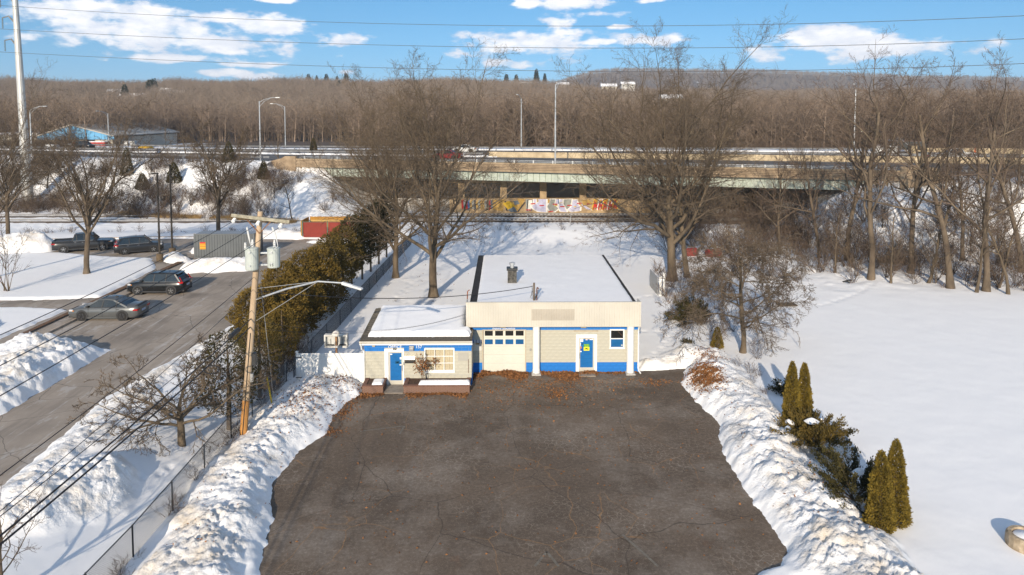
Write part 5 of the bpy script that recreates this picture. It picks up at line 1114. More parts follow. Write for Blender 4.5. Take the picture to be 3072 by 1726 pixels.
    # orange grass strip below the embankment
    n = 9000; x = r.uniform(-52, -24, n); p = np.array([hw(a * HN, b)[:2] for a, b in zip(x, -15.0 + r.normal(size=n) * .5 + 0 * x)]); k = perlin(p[:, 0] * .3, p[:, 1] * .0 + 3) > -.25; p = p[k]
    z = snow_z(p[:, 0], p[:, 1]) - .05; c = np.c_[p, z]; d = np.c_[r.normal(size=(len(c), 2)) * .25, np.ones(len(c))]
    V, F = sprays(c, d, .62, r, asp=.05); obj('dry_grass', npmesh('dry_grass', V, F, GRASS), label='strip of dry orange grass at the foot of the embankment', kind='stuff')
    # fallen leaves
    L = []
    def leaves(n, fn, zoff=.0): 
        for _ in range(n): 
            q = fn(); L.append((q[0], q[1], q[2] + zoff))
    def pile(x0, x1, y, depth, hmax, n):
        for _ in range(n):
            x = U(x0, x1); d = abs(r.normal()) * depth * (.6 + .4 * math.sin(x * 2.1)); hz = max(0, hmax * (1 - d / (depth * 1.2))) * (.6 + .4 * math.sin(x * 3.7 + 1)); L.append((x, y - d, .01 + U(0, 1) * hz))
    pile(-1.45, 1.35, 42.62, .55, .22, 4200); pile(2.1, 5.6, 42.65, .75, .12, 3300); pile(5.7, 8.1, 42.65, .16, .06, 500); pile(-5.6, -2.1, 39.45, .28, .05, 1500); pile(-8.4, -6.9, 39.45, .35, .05, 700); pile(-2, -1.4, 42.4, .5, .1, 400)
    leaves(1500, lambda: (r.normal() * 3.2 + 2, 41.6 - abs(r.normal()) * 2.2, .012)); leaves(700, lambda: (U(-8, 10), U(24, 41), .012)); leaves(380, lambda: (r.normal() * .35 - 8.6, r.normal() * .8 + 37.4, .015))
    leaves(260, lambda: (r.normal() * .4 - 8.9, r.normal() * .3 + 34.7, .015)); leaves(300, lambda: (r.normal() * .35 + 2.9, r.normal() * .5 + 39.4, .012)); leaves(260, lambda: (r.normal() * .6 + 8.8, r.normal() * .3 + 41, .012))
    def onsnow(x, y): return (x, y, zat(x, y) + .015)
    xs = np.concatenate([r.normal(size=5200) * .42 + 11.6, r.normal(size=500) * .5 + 12.6, r.normal(size=900) * .9 - 10.6, r.normal(size=300) * .7 - 9.2, r.uniform(10.5, 14, 220), r.uniform(-12.5, -9.5, 160), r.uniform(-12, 2, 120)])
    ysn = np.concatenate([r.normal(size=5200) * .85 + 40.2, r.normal(size=500) * .6 + 43.2, r.normal(size=900) * 1.3 + 37.2, r.normal(size=300) * .5 + 39.9, r.uniform(25, 40, 220), r.uniform(24, 36, 160), r.uniform(50, 80, 120)])
    zs = snow_z(xs, ysn) + .02; L += list(zip(xs, ysn, zs))
    c = np.array(L); d = r.normal(size=c.shape); d[:, 2] *= .35; V, F = sprays(c, d, .10, r, asp=.7); V[2::4, 2] += .012
    obj('fallen_leaves', npmesh('fallen_leaves', V, F, LEAF), label='dry brown oak leaves drifted against the shop and on the banks', kind='stuff')
    # oak sapling with brown leaves in the planter
    t = thing('planter_shrub', 'small shrub with clinging brown leaves in the long brick planter', 'shrub', (-4.75, 40.15, .42))
    lv = grow(601, 1.5, .018, [dict(len=.8, lvar=.2, K=4, wig=.12, trop=.04, sides=4, tip=.3), dict(n=5, len=.5, lvar=.3, ang=40, avar=14, K=2, wig=.2, trop=.05, t0=.3, t1=1, sides=3, rr=.6, rmin=.006)], stems=5, spread=.3)
    V, F = tubes(lv); obj('stem', npmesh('stem', V, F, TWIGR), t, (0, 0, 0)); e = lv[1][0][:, -1]; k = r.integers(0, len(e), 420); c = e[k] + r.normal(size=(420, 3)) * .10; c = c[c[:, 2] > .25]
    V, F = sprays(c, r.normal(size=c.shape) - np.array([0, 0, .4]), .12, r, asp=.6); obj('foliage', npmesh('foliage', V, F, LEAF), t, (0, 0, 0))
build_brush()
# ------------------------------------------------------------------ highway, bridge, railway
CONCR = mat('bridge_concrete', (.30, .215, .135), .9, .25, .8, col2=(.40, .30, .195), bump=.2)
CONCB = mat('barrier_concrete', (.46, .36, .225), .9, .2, .7, col2=(.60, .48, .31), bump=.15)
PIERM = mat('pier_concrete', (.36, .25, .14), .9, .25, .7, col2=(.45, .33, .19), bump=.2)
GREEN = mat('girder_green', (.40, .46, .39), .6, .12, .8, col2=(.52, .56, .49))
STEELR = mat('rail_steel', (.30, .29, .28), .5, .2, 4, metal=.6)
GUARD = mat('guardrail_steel', (.30, .30, .30), .5, .2, 1.5, metal=.5)
BALL = mat('ballast', (.085, .06, .045), .95, .4, 6, col2=(.15, .115, .09), bump=.7, bscale=30)
LINEW = mat('lane_paint', (.62, .62, .60), .8, .15, 3)
SL0, SL1 = -33 * HN, 49.5 * HN
def strip(name, s0, s1, u0, u1, off, m, kind='structure'):
    n = max(1, int((s1 - s0) / 12)); mb = MB(); v = []; f = []
    for i in range(n + 1):
        s = s0 + (s1 - s0) * i / n; v += [hw(s, u0, zr(s, u0) + off), hw(s, u1, zr(s, u1) + off)]
    for i in range(n): f.append((2 * i, 2 * i + 2, 2 * i + 3, 2 * i + 1))
    mb.add(v, f); return mb.build(name, m, kind=kind)
def hbox(mb, s0, s1, u0, u1, z0, z1, mi=0):
    v = [hw(a, b, c) for c in (z0, z1) for a, b in ((s0, u0), (s1, u0), (s1, u1), (s0, u1))]
    mb.add(v, [(3, 2, 1, 0), (4, 5, 6, 7), (0, 1, 5, 4), (1, 2, 6, 5), (2, 3, 7, 6), (3, 0, 4, 7)], mi); return mb
def build_highway():
    strip('road', -170, 150, .5, 17.2, 0, HWYM); strip('road', -170, 150, 18.4, 36.6, 0, HWYM)
    for u in (1.6, 16.3, 19.6, 35.4): strip('road_line', -170, 150, u, u + .16, .006, LINEW)
    for u, o in ((6.2, 0), (11.2, 0), (24.6, 5), (30.0, 5)):
        for k in range(-8, 8): strip('road_line', k * 12.2 + o, k * 12.2 + 3.2 + o, u, u + .14, .006, LINEW)
    br = thing('highway_bridge', 'long concrete highway bridge with pale green steel girder over the railway', 'bridge', (8, 100, 0))
    mb = MB(); hbox(mb, SL0, SL1, .46, 37.2, 7.25, 7.8); mb.build('deck', PIERM, br)
    mb = MB()
    v = []; prof = [(0.0, 7.28), (0.0, 8.55), (.38, 8.55), (.45, 7.9), (.45, 7.28)]
    n = 12; k = len(prof)
    for i in range(n + 1):
        s = SL0 + (SL1 - SL0) * i / n
        for (u, z) in prof: v.append(hw(s, u, z))
    f = [(i * k + j, i * k + (j + 1) % k, (i + 1) * k + (j + 1) % k, (i + 1) * k + j) for i in range(n) for j in range(k)] + [tuple(range(k)), tuple(n * k + j for j in range(k))[::-1]]
    mb.add(v, f); pa = mb.build('parapet', CONCR, br)
    for z in (8.3, 8.08, 7.86, 7.64): mb = MB(); hbox(mb, SL0, SL1, -.018, -.002, z - .022, z + .022); mb.build('groove_line', mat('groove_dark', (.07, .045, .03), .95, .2, 3), pa)
    mb = MB(); hbox(mb, SL0 - .02, SL1 + .02, -.03, .40, 8.552, 8.60); mb.build('cap_line', CONCB, pa)
    # wing walls
    mb = MB(); v = [(SL0 - 3.6, 6.9), (SL0 - .02, 6.6), (SL0 - .02, 8.95), (SL0 - 1.9, 8.95), (SL0 - 2.6, 8.6), (SL0 - 4.6, 8.1)]
    mb.add([hw(a, -.05, b) for a, b in v] + [hw(a, .5, b) for a, b in v], [tuple(range(6)), tuple(range(11, 5, -1))] + [(i, (i + 1) % 6, 6 + (i + 1) % 6, 6 + i) for i in range(6)]); mb.build('wing_wall', CONCR, br)
    mb = MB(); v = [(SL1 + .02, 6.2), (SL1 + 6.2, 7.6), (SL1 + 5.4, 8.1), (SL1 + 4.6, 8.4), (SL1 + 4.0, 9.05), (SL1 + .02, 9.15)]
    mb.add([hw(a, -.05, b) for a, b in v] + [hw(a, .5, b) for a, b in v], [tuple(range(6)), tuple(range(11, 5, -1))] + [(i, (i + 1) % 6, 6 + (i + 1) % 6, 6 + i) for i in range(6)]); mb.build('wing_wall', CONCR, br)
    # girder with stiffeners
    mb = MB(); hbox(mb, SL0 + 2, SL1 - 3, .75, .8, 5.95, 7.24); g = mb.build('girder', GREEN, br)
    for z in (5.93, 7.2): mb = MB(); hbox(mb, SL0 + 2, SL1 - 3, .55, 1.0, z - .03, z + .03); mb.build('flange', GREEN, g)
    s = SL0 + 2.4
    st = MB(); hbox(st, 0, .02, .60, .748, 5.97, 7.16); o0 = hw(0, 0, 0)
    sm = bpy.data.meshes.new('stiffener'); sm.from_pydata([tuple(Vector(p) - o0) for p in st.V], [], st.F); sm.materials.append(mat('girder_green_edge', (.20, .27, .22), .7, .2, 3))
    while s < SL1 - 3.4:
        o = bpy.data.objects.new('stiffener', sm); COL.objects.link(o); o.parent = g; o.location = hw(s, 0, 0); s += .9
    for u in (6, 12, 18, 24, 30, 36): mb = MB(); hbox(mb, SL0 + 2, SL1 - 3, u, u + .06, 6.0, 7.24); mb.build('inner_girder', mat('girder_brown', (.12, .075, .045), .9, .2, 2), br)
    for s in (SL0 + .2, SL1 - 3.2): mb = MB(); hbox(mb, s, s + 2.6, .4, 36.5, 1.0, 7.24); mb.build('abutment', PIERM, br)
    # metal railing on the parapet
    rl = MB(); s = SL0 + 1.5; pm = None; n = 0
    while s < SL1 - .5:
        mb = MB(); hbox(mb, s - .09, s + .09, .12, .28, 8.60, 9.02); mb.build('railing_post', GALV, br); s += 2.85
    for z in (8.76, 8.95): mb = MB(); hbox(mb, SL0 + .5, SL1 - .3, .18, .23, z - .025, z + .025); mb.build('rail_bar', GALV, br)
    # pier columns and cap beam on the crash wall
    W0, W1, WYY = atY(1130, 500, 107).x, atY(1600, 500, 107).x + 3, 107.0
    cw = thing('graffiti_wall', 'long concrete crash wall covered in colourful graffiti under the bridge', 'wall', (6, WYY, 0))
    mb = MB(); mb.box(W0, W1, WYY, WYY + 1.0, .2, 2.85); mb.build('wall', PIERM, cw)
    mb = MB(); mb.box(W0 - .1, W1 + .1, WYY - .12, WYY + 1.1, .2, .62); mb.build('footing', CONCR, cw)
    for u in (1160, 1266, 1366, 1466, 1566):
        a = atY(u, 480, WYY + .1); mb = MB(); mb.box(a.x - .5, a.x + .5, WYY + .06, WYY + .94, 2.852, 5.2); mb.build('pier_column', PIERM, br)
    mb = MB(); mb.box(W0, W1, WYY - .05, WYY + 1.05, 5.202, 6.2); mb.build('cap_beam', PIERM, br)
    # graffiti: flat painted shapes on the wall face
    GC = {k: mat('spray_' + k, c, .8, .18, 2.5) for k, c in dict(lilac=(.42, .42, .56), grey=(.26, .27, .25), white=(.66, .64, .60), red=(.42, .03, .025), tan=(.40, .25, .07), blue=(.05, .12, .28), yellow=(.55, .36, .03), dark=(.04, .04, .045), slate=(.12, .15, .18)).items()}
    lay = [0]
    def gpoly(col, pts, outline=None):
        def mk(c, P_, name):
            lay[0] += 1; y = WYY - .004 - lay[0] * .0006
            q = [atY(u, v, WYY) for u, v in P_]; mb = MB(); mb.add([(a.x, y, min(max(a.z, .64), 2.83)) for a in q], [tuple(range(len(q)))]); mb.build(name, GC[c], cw)
        if outline:
            cx = sum(p[0] for p in pts) / len(pts); cy = sum(p[1] for p in pts) / len(pts)
            mk(outline, [(cx + (p[0] - cx) * 1.13 + (2 if p[0] > cx else -2), cy + (p[1] - cy) * 1.1) for p in pts], 'graffiti_outline')
        mk(col, pts, 'graffiti_shape')
    Z = lambda a, b: (1340 / 1.193 + a * .2017, 500 / 1.193 + b * .2017)          # detail-print coordinates
    def G(col, pts, outline=None): gpoly(col, [Z(*p) for p in pts], outline)
    for k in range(16):
        x = 180 + k * 26; G(random.choice(['slate', 'tan', 'blue', 'grey', 'dark', 'red']), [(x, 420 + 30 * random.random()), (x + 30, 410), (x + 38, 480 + 40 * random.random()), (x + 10, 540 + 20 * random.random())])
    G('tan', [(580, 420), (740, 405), (700, 560), (600, 540)]); G('tan', [(740, 430), (830, 440), (960, 450), (880, 560), (760, 545)], 'dark'); G('yellow', [(700, 460), (780, 430), (860, 500), (780, 560)]); G('slate', [(830, 430), (930, 420), (900, 470), (850, 480)]); G('slate', [(760, 540), (840, 500), (880, 560), (800, 570)]); G('tan', [(880, 400), (980, 405), (950, 470), (900, 450)])
    G('grey', [(985, 410), (1030, 405), (1020, 560), (990, 565)]); G('white', [(1020, 420), (1065, 418), (1070, 470), (1050, 500), (1055, 545), (1010, 550), (1015, 480)], 'dark')
    G('lilac', [(1065, 490), (1185, 420), (1240, 412), (1240, 520), (1240, 568), (1140, 560), (1075, 520)], 'white'); G('lilac', [(1085, 408), (1112, 408), (1112, 450), (1085, 455)], 'white'); G('lilac', [(1140, 408), (1240, 405), (1240, 440), (1150, 440)])
    G('grey', [(1255, 500), (1300, 410), (1355, 408), (1340, 480), (1400, 520), (1340, 565), (1290, 560)], 'white'); G('tan', [(1260, 420), (1290, 415), (1280, 450), (1262, 460)]); G('lilac', [(1365, 410), (1390, 410), (1385, 480), (1360, 470)]); G('blue', [(1385, 408), (1405, 408), (1405, 470), (1390, 480)])
    G('lilac', [(1400, 470), (1490, 440), (1495, 565), (1420, 560), (1395, 510)], 'white'); G('grey', [(1465, 410), (1560, 408), (1540, 500), (1500, 540), (1460, 470)], 'white'); G('lilac', [(1410, 408), (1440, 408), (1440, 440), (1410, 450)], 'white')
    G('lilac', [(1570, 420), (1620, 415), (1640, 480), (1665, 500), (1660, 550), (1560, 565), (1510, 540), (1560, 500)], 'white'); G('lilac', [(1670, 460), (1720, 480), (1810, 545), (1740, 530)], 'white'); G('tan', [(1690, 420), (1780, 410), (1790, 470), (1700, 490)])
    for x, y in ((1075, 465), (1185, 487), (1350, 470), (1440, 500), (1530, 485), (1650, 460), (1775, 465), (1020, 540), (1300, 560)): G('red', [(x - 30, y - 6), (x + 28, y - 8), (x + 32, y + 5), (x - 26, y + 7)])
    for x, y in ((1360, 488), (1600, 500), (1665, 475), (1795, 455)): G('yellow', [(x - 18, y - 6), (x + 16, y - 5), (x + 14, y + 5), (x - 15, y + 6)])
    for k in range(5):
        x = 1820 + 62 * k; G('red', [(x, 530), (x + 25, 415), (x + 55, 410), (x + 38, 470), (x + 70, 460), (x + 45, 550), (x + 30, 500), (x + 12, 545)], 'white' if k % 2 else 'yellow')
    for k in range(4): x = 1850 + 60 * k; G('yellow', [(x, 420), (x + 18, 415), (x + 14, 440), (x + 2, 445)])
    # median and far barriers
    md = thing('median_barrier', 'yellowish concrete median barrier along the middle of the highway', 'barrier', tuple(hw(30, 17.8, 8.5)))
    s = -8.0
    while s < 120:
        mb = MB(); v = []; zo = zr(s + 3, 17.8) - 8.45; pr = [(17.45, 8.45), (17.6, 9.0), (17.68, 9.35), (17.95, 9.35), (18.03, 9.0), (18.18, 8.45)]
        for a in (s + .01, s + 5.99): v += [hw(a, u, z + zo) for u, z in pr]
        mb.add(v, [(i, (i + 1) % 6, 6 + (i + 1) % 6, 6 + i) for i in range(6)] + [tuple(range(6)), tuple(range(11, 5, -1))]); mb.build('barrier_section', CONCB, md); s += 6
    s = 30.0
    fb = thing('far_barrier', 'yellowish concrete barrier on the far side of the highway behind the white pickup', 'barrier', tuple(hw(60, 37.2, 8.6)))
    s = 62.0
    while s < 130: mb = MB(); zo = float(zr(s, 37)); hbox(mb, s + .01, s + 5.99, 37.0, 37.4, zo - .2, zo + .85); mb.build('barrier_section', CONCB, fb); s += 6
    def guard(name, label, s0, s1, u, z, m=GUARD):
        t = thing(name, label, 'guardrail', tuple(hw((s0 + s1) / 2, u, 8)))
        pr = [(0, .48), (.05, .56), (0, .63), (.05, .70), (0, .78)]; n = max(1, int((s1 - s0) / 12)); mb = MB(); v = []; Zg = lambda q: float(zr(q, max(u, 0))) + z
        for i in range(n + 1): q = s0 + (s1 - s0) * i / n; v += [hw(q, u + d, Zg(q) + h) for d, h in pr] + [hw(q, u + d + .012, Zg(q) + h) for d, h in pr]
        f = []
        for i in range(n): o = i * 10; f += [(o + j, o + j + 1, o + 11 + j, o + 10 + j) for j in range(4)] + [(o + 5 + j, o + 15 + j, o + 16 + j, o + 6 + j) for j in range(4)]
        mb.add(v, f); mb.build('beam', m, t)
        s = s0 + 1
        while s < s1: mb = MB(); hbox(mb, s - .07, s + .07, u + .06, u + .2, Zg(s) - .2, Zg(s) + .75); mb.build('post', m, t); s += 3.8
    guard('guardrail', 'steel guardrail along the near edge of the highway, left of the bridge', -110, SL0 - 5, .2, 0); guard('guardrail', 'steel guardrail in the highway median, left of the concrete barrier', -120, -9, 17.5, 0); guard('guardrail', 'steel guardrail along the far edge of the highway', -120, 61, 36.8, 0)
    guard('guardrail', 'short steel guardrail on the near verge, right of the bridge', SL1 + 7, 110, .1, 0); guard('guardrail', 'steel rail mounted behind the median barrier', 20, 118, 18.3, .55)
    # plowed snow ridges along the carriageways
    r = np.random.default_rng(5)
    def ridge(name, s0, s1, u, w, z, h, label):
        ss = np.arange(s0, s1, .5); us = np.linspace(-w, w, 9); Sg, Ug = np.meshgrid(ss, us, indexing='ij'); hz = h * np.clip(1 - (Ug / w)**2, 0, 1) * (1 + .5 * fbm(Sg * .5, Ug * 2 + u, 3)) - .05
        X = HO.x + HD.x * Sg + HU.x * (u + Ug); Y = HO.y + HD.y * Sg + HU.y * (u + Ug); V = np.stack([X.ravel(), Y.ravel(), (zr(Sg, np.maximum(u, 0)) + z + hz).ravel()], 1); i = np.arange(Sg.size).reshape(Sg.shape)
        F = np.stack([i[:-1, :-1], i[:-1, 1:], i[1:, 1:], i[1:, :-1]], -1).reshape(-1, 4); obj(name, npmesh(name, V, F, SNOW2, smooth=True), label=label, kind='stuff')
    ridge('snow_ridge', -22, 62, 38.6, 1.7, -.2, .8, 'tall plowed snow ridge along the far side of the highway behind the bridge'); ridge('snow_ridge', -120, -22, 38.4, 1.2, -.2, .45, 'low plowed snow ridge on the far side of the highway, left of the bridge'); ridge('snow_ridge', -120, -6, 17.9, .75, -.04, .35, 'plowed snow ridge in the highway median'); ridge('snow_ridge', -120, SL0 - 4, -.6, 1.0, -.3, .35, 'plowed snow ridge on the near edge of the highway')
    # railway
    def track(Y, x0, x1, z, label, ties):
        t = thing('railway_track', label, 'railway track', ((x0 + x1) / 2, Y, z))
        xs = np.arange(x0, x1, .6); V = []; 
        for x in xs:
            w = .95 + .25 * math.sin(x * .7) + random.uniform(-.12, .12); V += [(x, Y - w, z - .25), (x, Y - w * .8, z + .02), (x, Y + w * .8, z + .02), (x, Y + w + .1, z - .25)]
        F = [(4 * i + j, 4 * i + 4 + j, 4 * i + 5 + j, 4 * i + 1 + j) for i in range(len(xs) - 1) for j in range(3)]
        mb = MB(); mb.add(V, F); mb.build('ballast', BALL, t)
        for dy in (-.72, .72): mb = MB(); mb.box(x0, x1, Y + dy - .035, Y + dy + .035, z + .14, z + .28); mb.build('rail', STEELR, t)
        mb = MB(); mb.box(-.11, .11, -1.25, 1.25, 0, .12); me = mb.mesh('tie', mat('tie_wood', (.075, .05, .035), .95, .3, 5)); x = ties[0]
        while x < ties[1]: o = bpy.data.objects.new('tie', me); COL.objects.link(o); o.parent = t; o.location = (x - (x0 + x1) / 2, 0, .03); x += .55
    track(101.6, -95, 60, 1.0, 'far railway track with bare ballast in front of the graffiti wall', (-6, 26)); track(96.6, -95, 60, 1.02, 'near railway track with bare ballast beside the snowy field', (-4, 26))
    G = 'leaning railway fence posts'
    for (u, v0, v1, du, lab) in ((1207, 565, 540, 0, 'thin grey post left of the graffiti lettering, by the railway'), (1326, 570, 543, 1, 'thin grey post in front of the white graffiti figure'), (1430, 573, 543, 6, 'thin leaning grey post in front of the pale graffiti letters')):
        a = P(u, v0, .85); b = atY(u + du, v1, a.y); mb = MB(); mb.cyl((a.x, a.y, .3), (b.x, a.y, b.z), .045, n=6); o = mb.build('railway_post', GALV); tag(o, lab, 'post', G)
    # highway lamps
    G = 'tall highway lamps'
    def lamp(s, u, z, h, arm, label):
        p = hw(s, u, z); t = thing('highway_lamp', label, 'street lamp', tuple(p), 0, G)
        mb = MB(); mb.tube([(0, 0, -.6), (0, 0, h)], [.14, .08], 8); mb.build('pole', GALV, t, loc=(0, 0, 0))
        d = (HU * arm[0] + HD * arm[1]); e = d * 2.6
        mb = MB(); mb.tube([(0, 0, h - .2), (d.x * .7, d.y * .7, h + .25), (d.x * 1.8, d.y * 1.8, h + .55), (e.x, e.y, h + .6)], .045, 6); mb.tube([(0, 0, h - .9), (d.x * .8, d.y * .8, h + .0), (d.x * 1.8, d.y * 1.8, h + .5)], .035, 6); mb.build('arm', GALV, t, loc=(0, 0, 0))
        mb = MB(); e2 = d * 3.3; mb.bar((e.x, e.y, h + .58), (e2.x, e2.y, h + .6), .28, .14); mb.build('lamp_head', GALV, t, loc=(0, 0, 0), bevel=.03)
    def site(u, v, near): 
        Y = 115.0
        for _ in range(8):
            p = atY(u, v, Y); Y = 102.5 - .29 * p.x + (HN * (-.3 if near else 38.0))
        return HD.dot(Vector((p.x, Y, 0)) - HO), Y
    for (u, vt, near, arm, lab) in ((652, 255, 1, (.35, .9), 'highway lamp left of the bridge with its arm to the right'), (716, 268, 0, (-.3, -.9), 'highway lamp on the far side with its arm to the left, by the bridge end'), (75, 276, 1, (.2, .95), 'highway lamp beside the tall steel pylon'), (271, 286, 0, (-1, 0), 'highway lamp behind the blue-roofed building'), (1311, 247, 0, (-1, 0), 'far highway lamp between the central trees and the forked tree'), (1395, 212, 1, (.9, .3), 'highway lamp rising from the bridge parapet'), (2152, 222, 0, (-.9, -.25), 'far highway lamp left of the dump truck')):
        s, Y = site(u, vt, near); z = 7.9 if near else float(zr(s, 38)); top = atY(u, vt, hw(s, -.3 if near else 38.0).y).z; lamp(s, (.24 if (near and SL0 < s < SL1) else -.3) if near else 38.0, (8.5 if (near and SL0 < s < SL1) else z), top - (8.5 if (near and SL0 < s < SL1) else z), arm, lab)
build_highway()

# ------------------------------------------------------------------ fences, poles, wires, yard objects
WIRE = mat('wire_galv', (.085, .09, .095), .5, .2, 3, metal=.3)
CABLE = mat('black_cable', (.02, .02, .022), .6, .2, 3)
def chain_fence(pts, h, label, dia=.075, r=.0042, posts=3.0, dark=WIRE):
    t = thing('chain_link_fence', label, 'fence', (pts[0][0], pts[0][1], 0))
    for a, b in zip(pts[:-1], pts[1:]):
        a = Vector((*a, 0)); b = Vector((*b, 0)); L = (b - a).length; d = (b - a) / L; nn = Vector((d.y, -d.x, 0)); za, zb = zat(a.x, a.y) - .12, zat(b.x, b.y) - .12
        n = int((L + h) / dia); V = []; 
        zf = lambda s: za + (zb - za) * s / L
        for sg in (1, -1):
            for k in range(n):
                s0 = k * dia - (h if sg > 0 else 0); s1 = s0 + sg * h if sg > 0 else s0 - h
                c0, c1 = s0, s1
                t0, t1 = 0.0, 1.0
                lo, hi = (0.0, L)
                dd = c1 - c0
                ta, tb = sorted(((lo - c0) / dd, (hi - c0) / dd)); t0, t1 = max(0, ta), min(1, tb)
                if t1 - t0 < .02: continue
                p0 = a + d * (c0 + dd * t0); p0.z = zf(c0 + dd * t0) + h * t0 + .04; p1 = a + d * (c0 + dd * t1); p1.z = zf(c0 + dd * t1) + h * t1 + .04
                V.append((p0, p1))
        A = np.array([[tuple(p), tuple(q)] for p, q in V]); rr = np.full((len(A), 2), r)
        X = tubes([(np.concatenate([A[:, :1], A.mean(1, keepdims=True), A[:, 1:]], 1), np.full((len(A), 3), r), 3)])
        obj('mesh_wire', npmesh('mesh_wire', X[0], X[1], dark), t)
        k = max(1, round(L / posts))
        for i in range(k + 1):
            p = a + d * (L * i / k); mb = MB(); mb.cyl((p.x, p.y, zf(L * i / k) - .2), (p.x, p.y, zf(L * i / k) + h + .08), .032, n=7); mb.build('post', dark, t)
        mb = MB(); mb.cyl((a.x, a.y, za + h + .05), (b.x, b.y, zb + h + .05), .024, n=6); mb.build('top_rail', dark, t)
    return t
def sag(a, b, s, n=18):
    a = Vector(a); b = Vector(b); return [a + (b - a) * (i / n) - Vector((0, 0, 4 * s * (i / n) * (1 - i / n))) for i in range(n + 1)]
def wire(name, label, pts, r, m=CABLE, group=None, n=5):
    mb = MB(); mb.tube(pts, r, n); o = mb.build(name, m); tag(o, label, 'cable', group); return o
def build_yard():
    chain_fence([(-13.7, 14), (-13.25, 24.5), (-13.1, 33.2), (-12.85, 41.0)], 1.22, 'low black chain-link fence running down the left side of the parking lot')
    chain_fence([(-12.6, 41.6), (-12.25, 52), (-12.0, 62), (-11.6, 74), (-11.2, 84)], 1.22, 'low chain-link fence between the hedge and the central trees', dia=.10, r=.006)
    # utility pole
    base = P(610, 1118); top = atY(655, 532, 33.4); T = top - base
    up = thing('utility_pole', 'leaning wooden utility pole with crossarm, transformers and street lamp', 'utility pole', (base.x, base.y, 0))
    PW = mat('pole_wood', (.40, .28, .17), .85, .22, 2.5, col2=(.56, .42, .28), bump=.3, bscale=10, stretch=(1, 1, .12)); OLDW = mat('crossarm_wood', (.30, .27, .20), .9, .25, 5, col2=(.42, .38, .28), bump=.3)
    on = lambda z: base + T * (z / T.z)
    mb = MB(); mb.tube([on(-.4), on(4), on(8), on(T.z)], [.175, .16, .145, .125], 12); mb.build('pole', PW, up)
    mb = MB(); mb.tube([on(-.1) + Vector((0, 0, 0)), on(2.2)], [.185, .172], 12, caps=False); mb.build('pole_foot', mat('pole_orange', (.42, .20, .055), .8, .25, 4, stretch=(1, 1, .2)), up)
    c = on(T.z - .22); ca = atY(583, 538, 33.0) ; cb = atY(735, 552, 33.9); ca = Vector((ca.x, 33.05, ca.z - .05)); cb = Vector((cb.x, 33.55, cb.z - .05))
    mb = MB(); mb.bar(ca + Vector((0, -.12, 0)), cb + Vector((0, -.12, 0)), .11, .15); mb.build('crossarm', OLDW, up)
    for s in (-.5, .5): mb = MB(); mb.bar(c + Vector((s * 1.3, -.1, -.1 - .04 * s)), c + Vector((0, -.15, -.8)), .03, .05); mb.build('brace', mat('rust_strap', (.2, .1, .05), .8, .3, 6), up)
    POR = mat('porcelain_white', (.62, .62, .60), .3, .08, 5); GT = mat('transformer_grey', (.45, .48, .44), .5, .08, 3)
    for q in (ca.lerp(cb, .06), ca.lerp(cb, .47), cb.lerp(ca, .14)):
        for k in range(3): mb = MB(); mb.lathe([(.03, 0), (.085, .01), (.085, .05), (.03, .06)], (q.x, q.y - .2 - .085 * k, q.z - .18 - .03 * k), 10, axis='y'); mb.build('insulator_disc', POR, up)
    def transformer(cx, cz, h, r, y, plate):
        mb = MB(); mb.lathe([(r * .94, 0), (r, .04), (r, h), (r * 1.06, h), (r * 1.06, h + .06), (r * .7, h + .10)], (cx, y, cz), 18); t = mb.build('transformer', GT, up, smooth=False)
        mb = MB(); mb.lathe([(.05, 0), (.085, .04), (.05, .08), (.085, .12), (.05, .16), (.085, .2), (.05, .24), (.035, .36)], (cx + .05, y, cz + h + .09), 10); mb.build('bushing', POR, t)
        for z in (.2, h - .15): mb = MB(); mb.box(cx + (.0 if plate else -.0) - .05, cx + .05, y - r - .05, y - r, cz + z, cz + z + .07); mb.build('terminal', GALV, t)
        if plate: txt('15', cx - .02, y - r - .012, cz + .1, .2, DKP, t)
        return t
    DKP = mat('stencil_black', (.03, .03, .03), .7, .1, 4)
    tl = atY(635, 645, 33.2); transformer(tl.x - .02, tl.z - .62, .98, .30, 33.15, False); tr = atY(690, 640, 33.5); transformer(tr.x - .02, tr.z - .60, .86, .29, 33.45, True)
    for z in (tl.z - .45, tl.z + .12): mb = MB(); mb.bar((tl.x - .1, 33.38, z), (tr.x, 33.5, z), .10, .07); mb.build('bracket', GALV, up)
    a = atY(617, 618, 33.1); mb = MB(); mb.lathe([(.04, 0), (.07, .03), (.045, .06), (.07, .1), (.045, .13), (.07, .17), (.045, .2), (.07, .24), (.045, .27), (.06, .34)], (a.x, 33.1, a.z - .2), 10); mb.build('arrester', POR, up)
    for dx in (-.4, .45): mb = MB(); mb.tube([c + Vector((dx * 1.4, -.2, -.5)), c + Vector((dx * 1.5 + .12, -.2, -.95)), c + Vector((dx * 1.5 + .2, -.2, -1.4)), c + Vector((dx, -.25, -1.75))], [.045, .04, .015, .012], 6); mb.build('fuse_cutout', POR, up)
    # street lamp arm
    b0 = on(7.05); tip = atY(860, 712, 32.2); hd = atY(905, 726, 31.9); mid = atY(800, 708, 32.5)
    mb = MB(); mb.tube([b0, atY(720, 727, 33.0), mid, tip], [.045, .045, .04, .035], 8); arm = mb.build('lamp_arm', GALV, up)
    mb = MB(); mb.tube([b0 + Vector((.1, 0, .55)), mid], .012, 5); mb.tube([b0 + Vector((.1, 0, -1.0)), mid], .012, 5); mb.build('arm_stay', GALV, up)
    mb = MB(); d = (hd - tip).normalized(); mb.bar(tip, tip.lerp(hd, .62), .17, .14); mb.bar(tip.lerp(hd, .62), hd + d * .12, .22, .10); mb.build('lamp_head', mat('lamp_white', (.62, .62, .60), .5, .1, 4), up, bevel=.035)
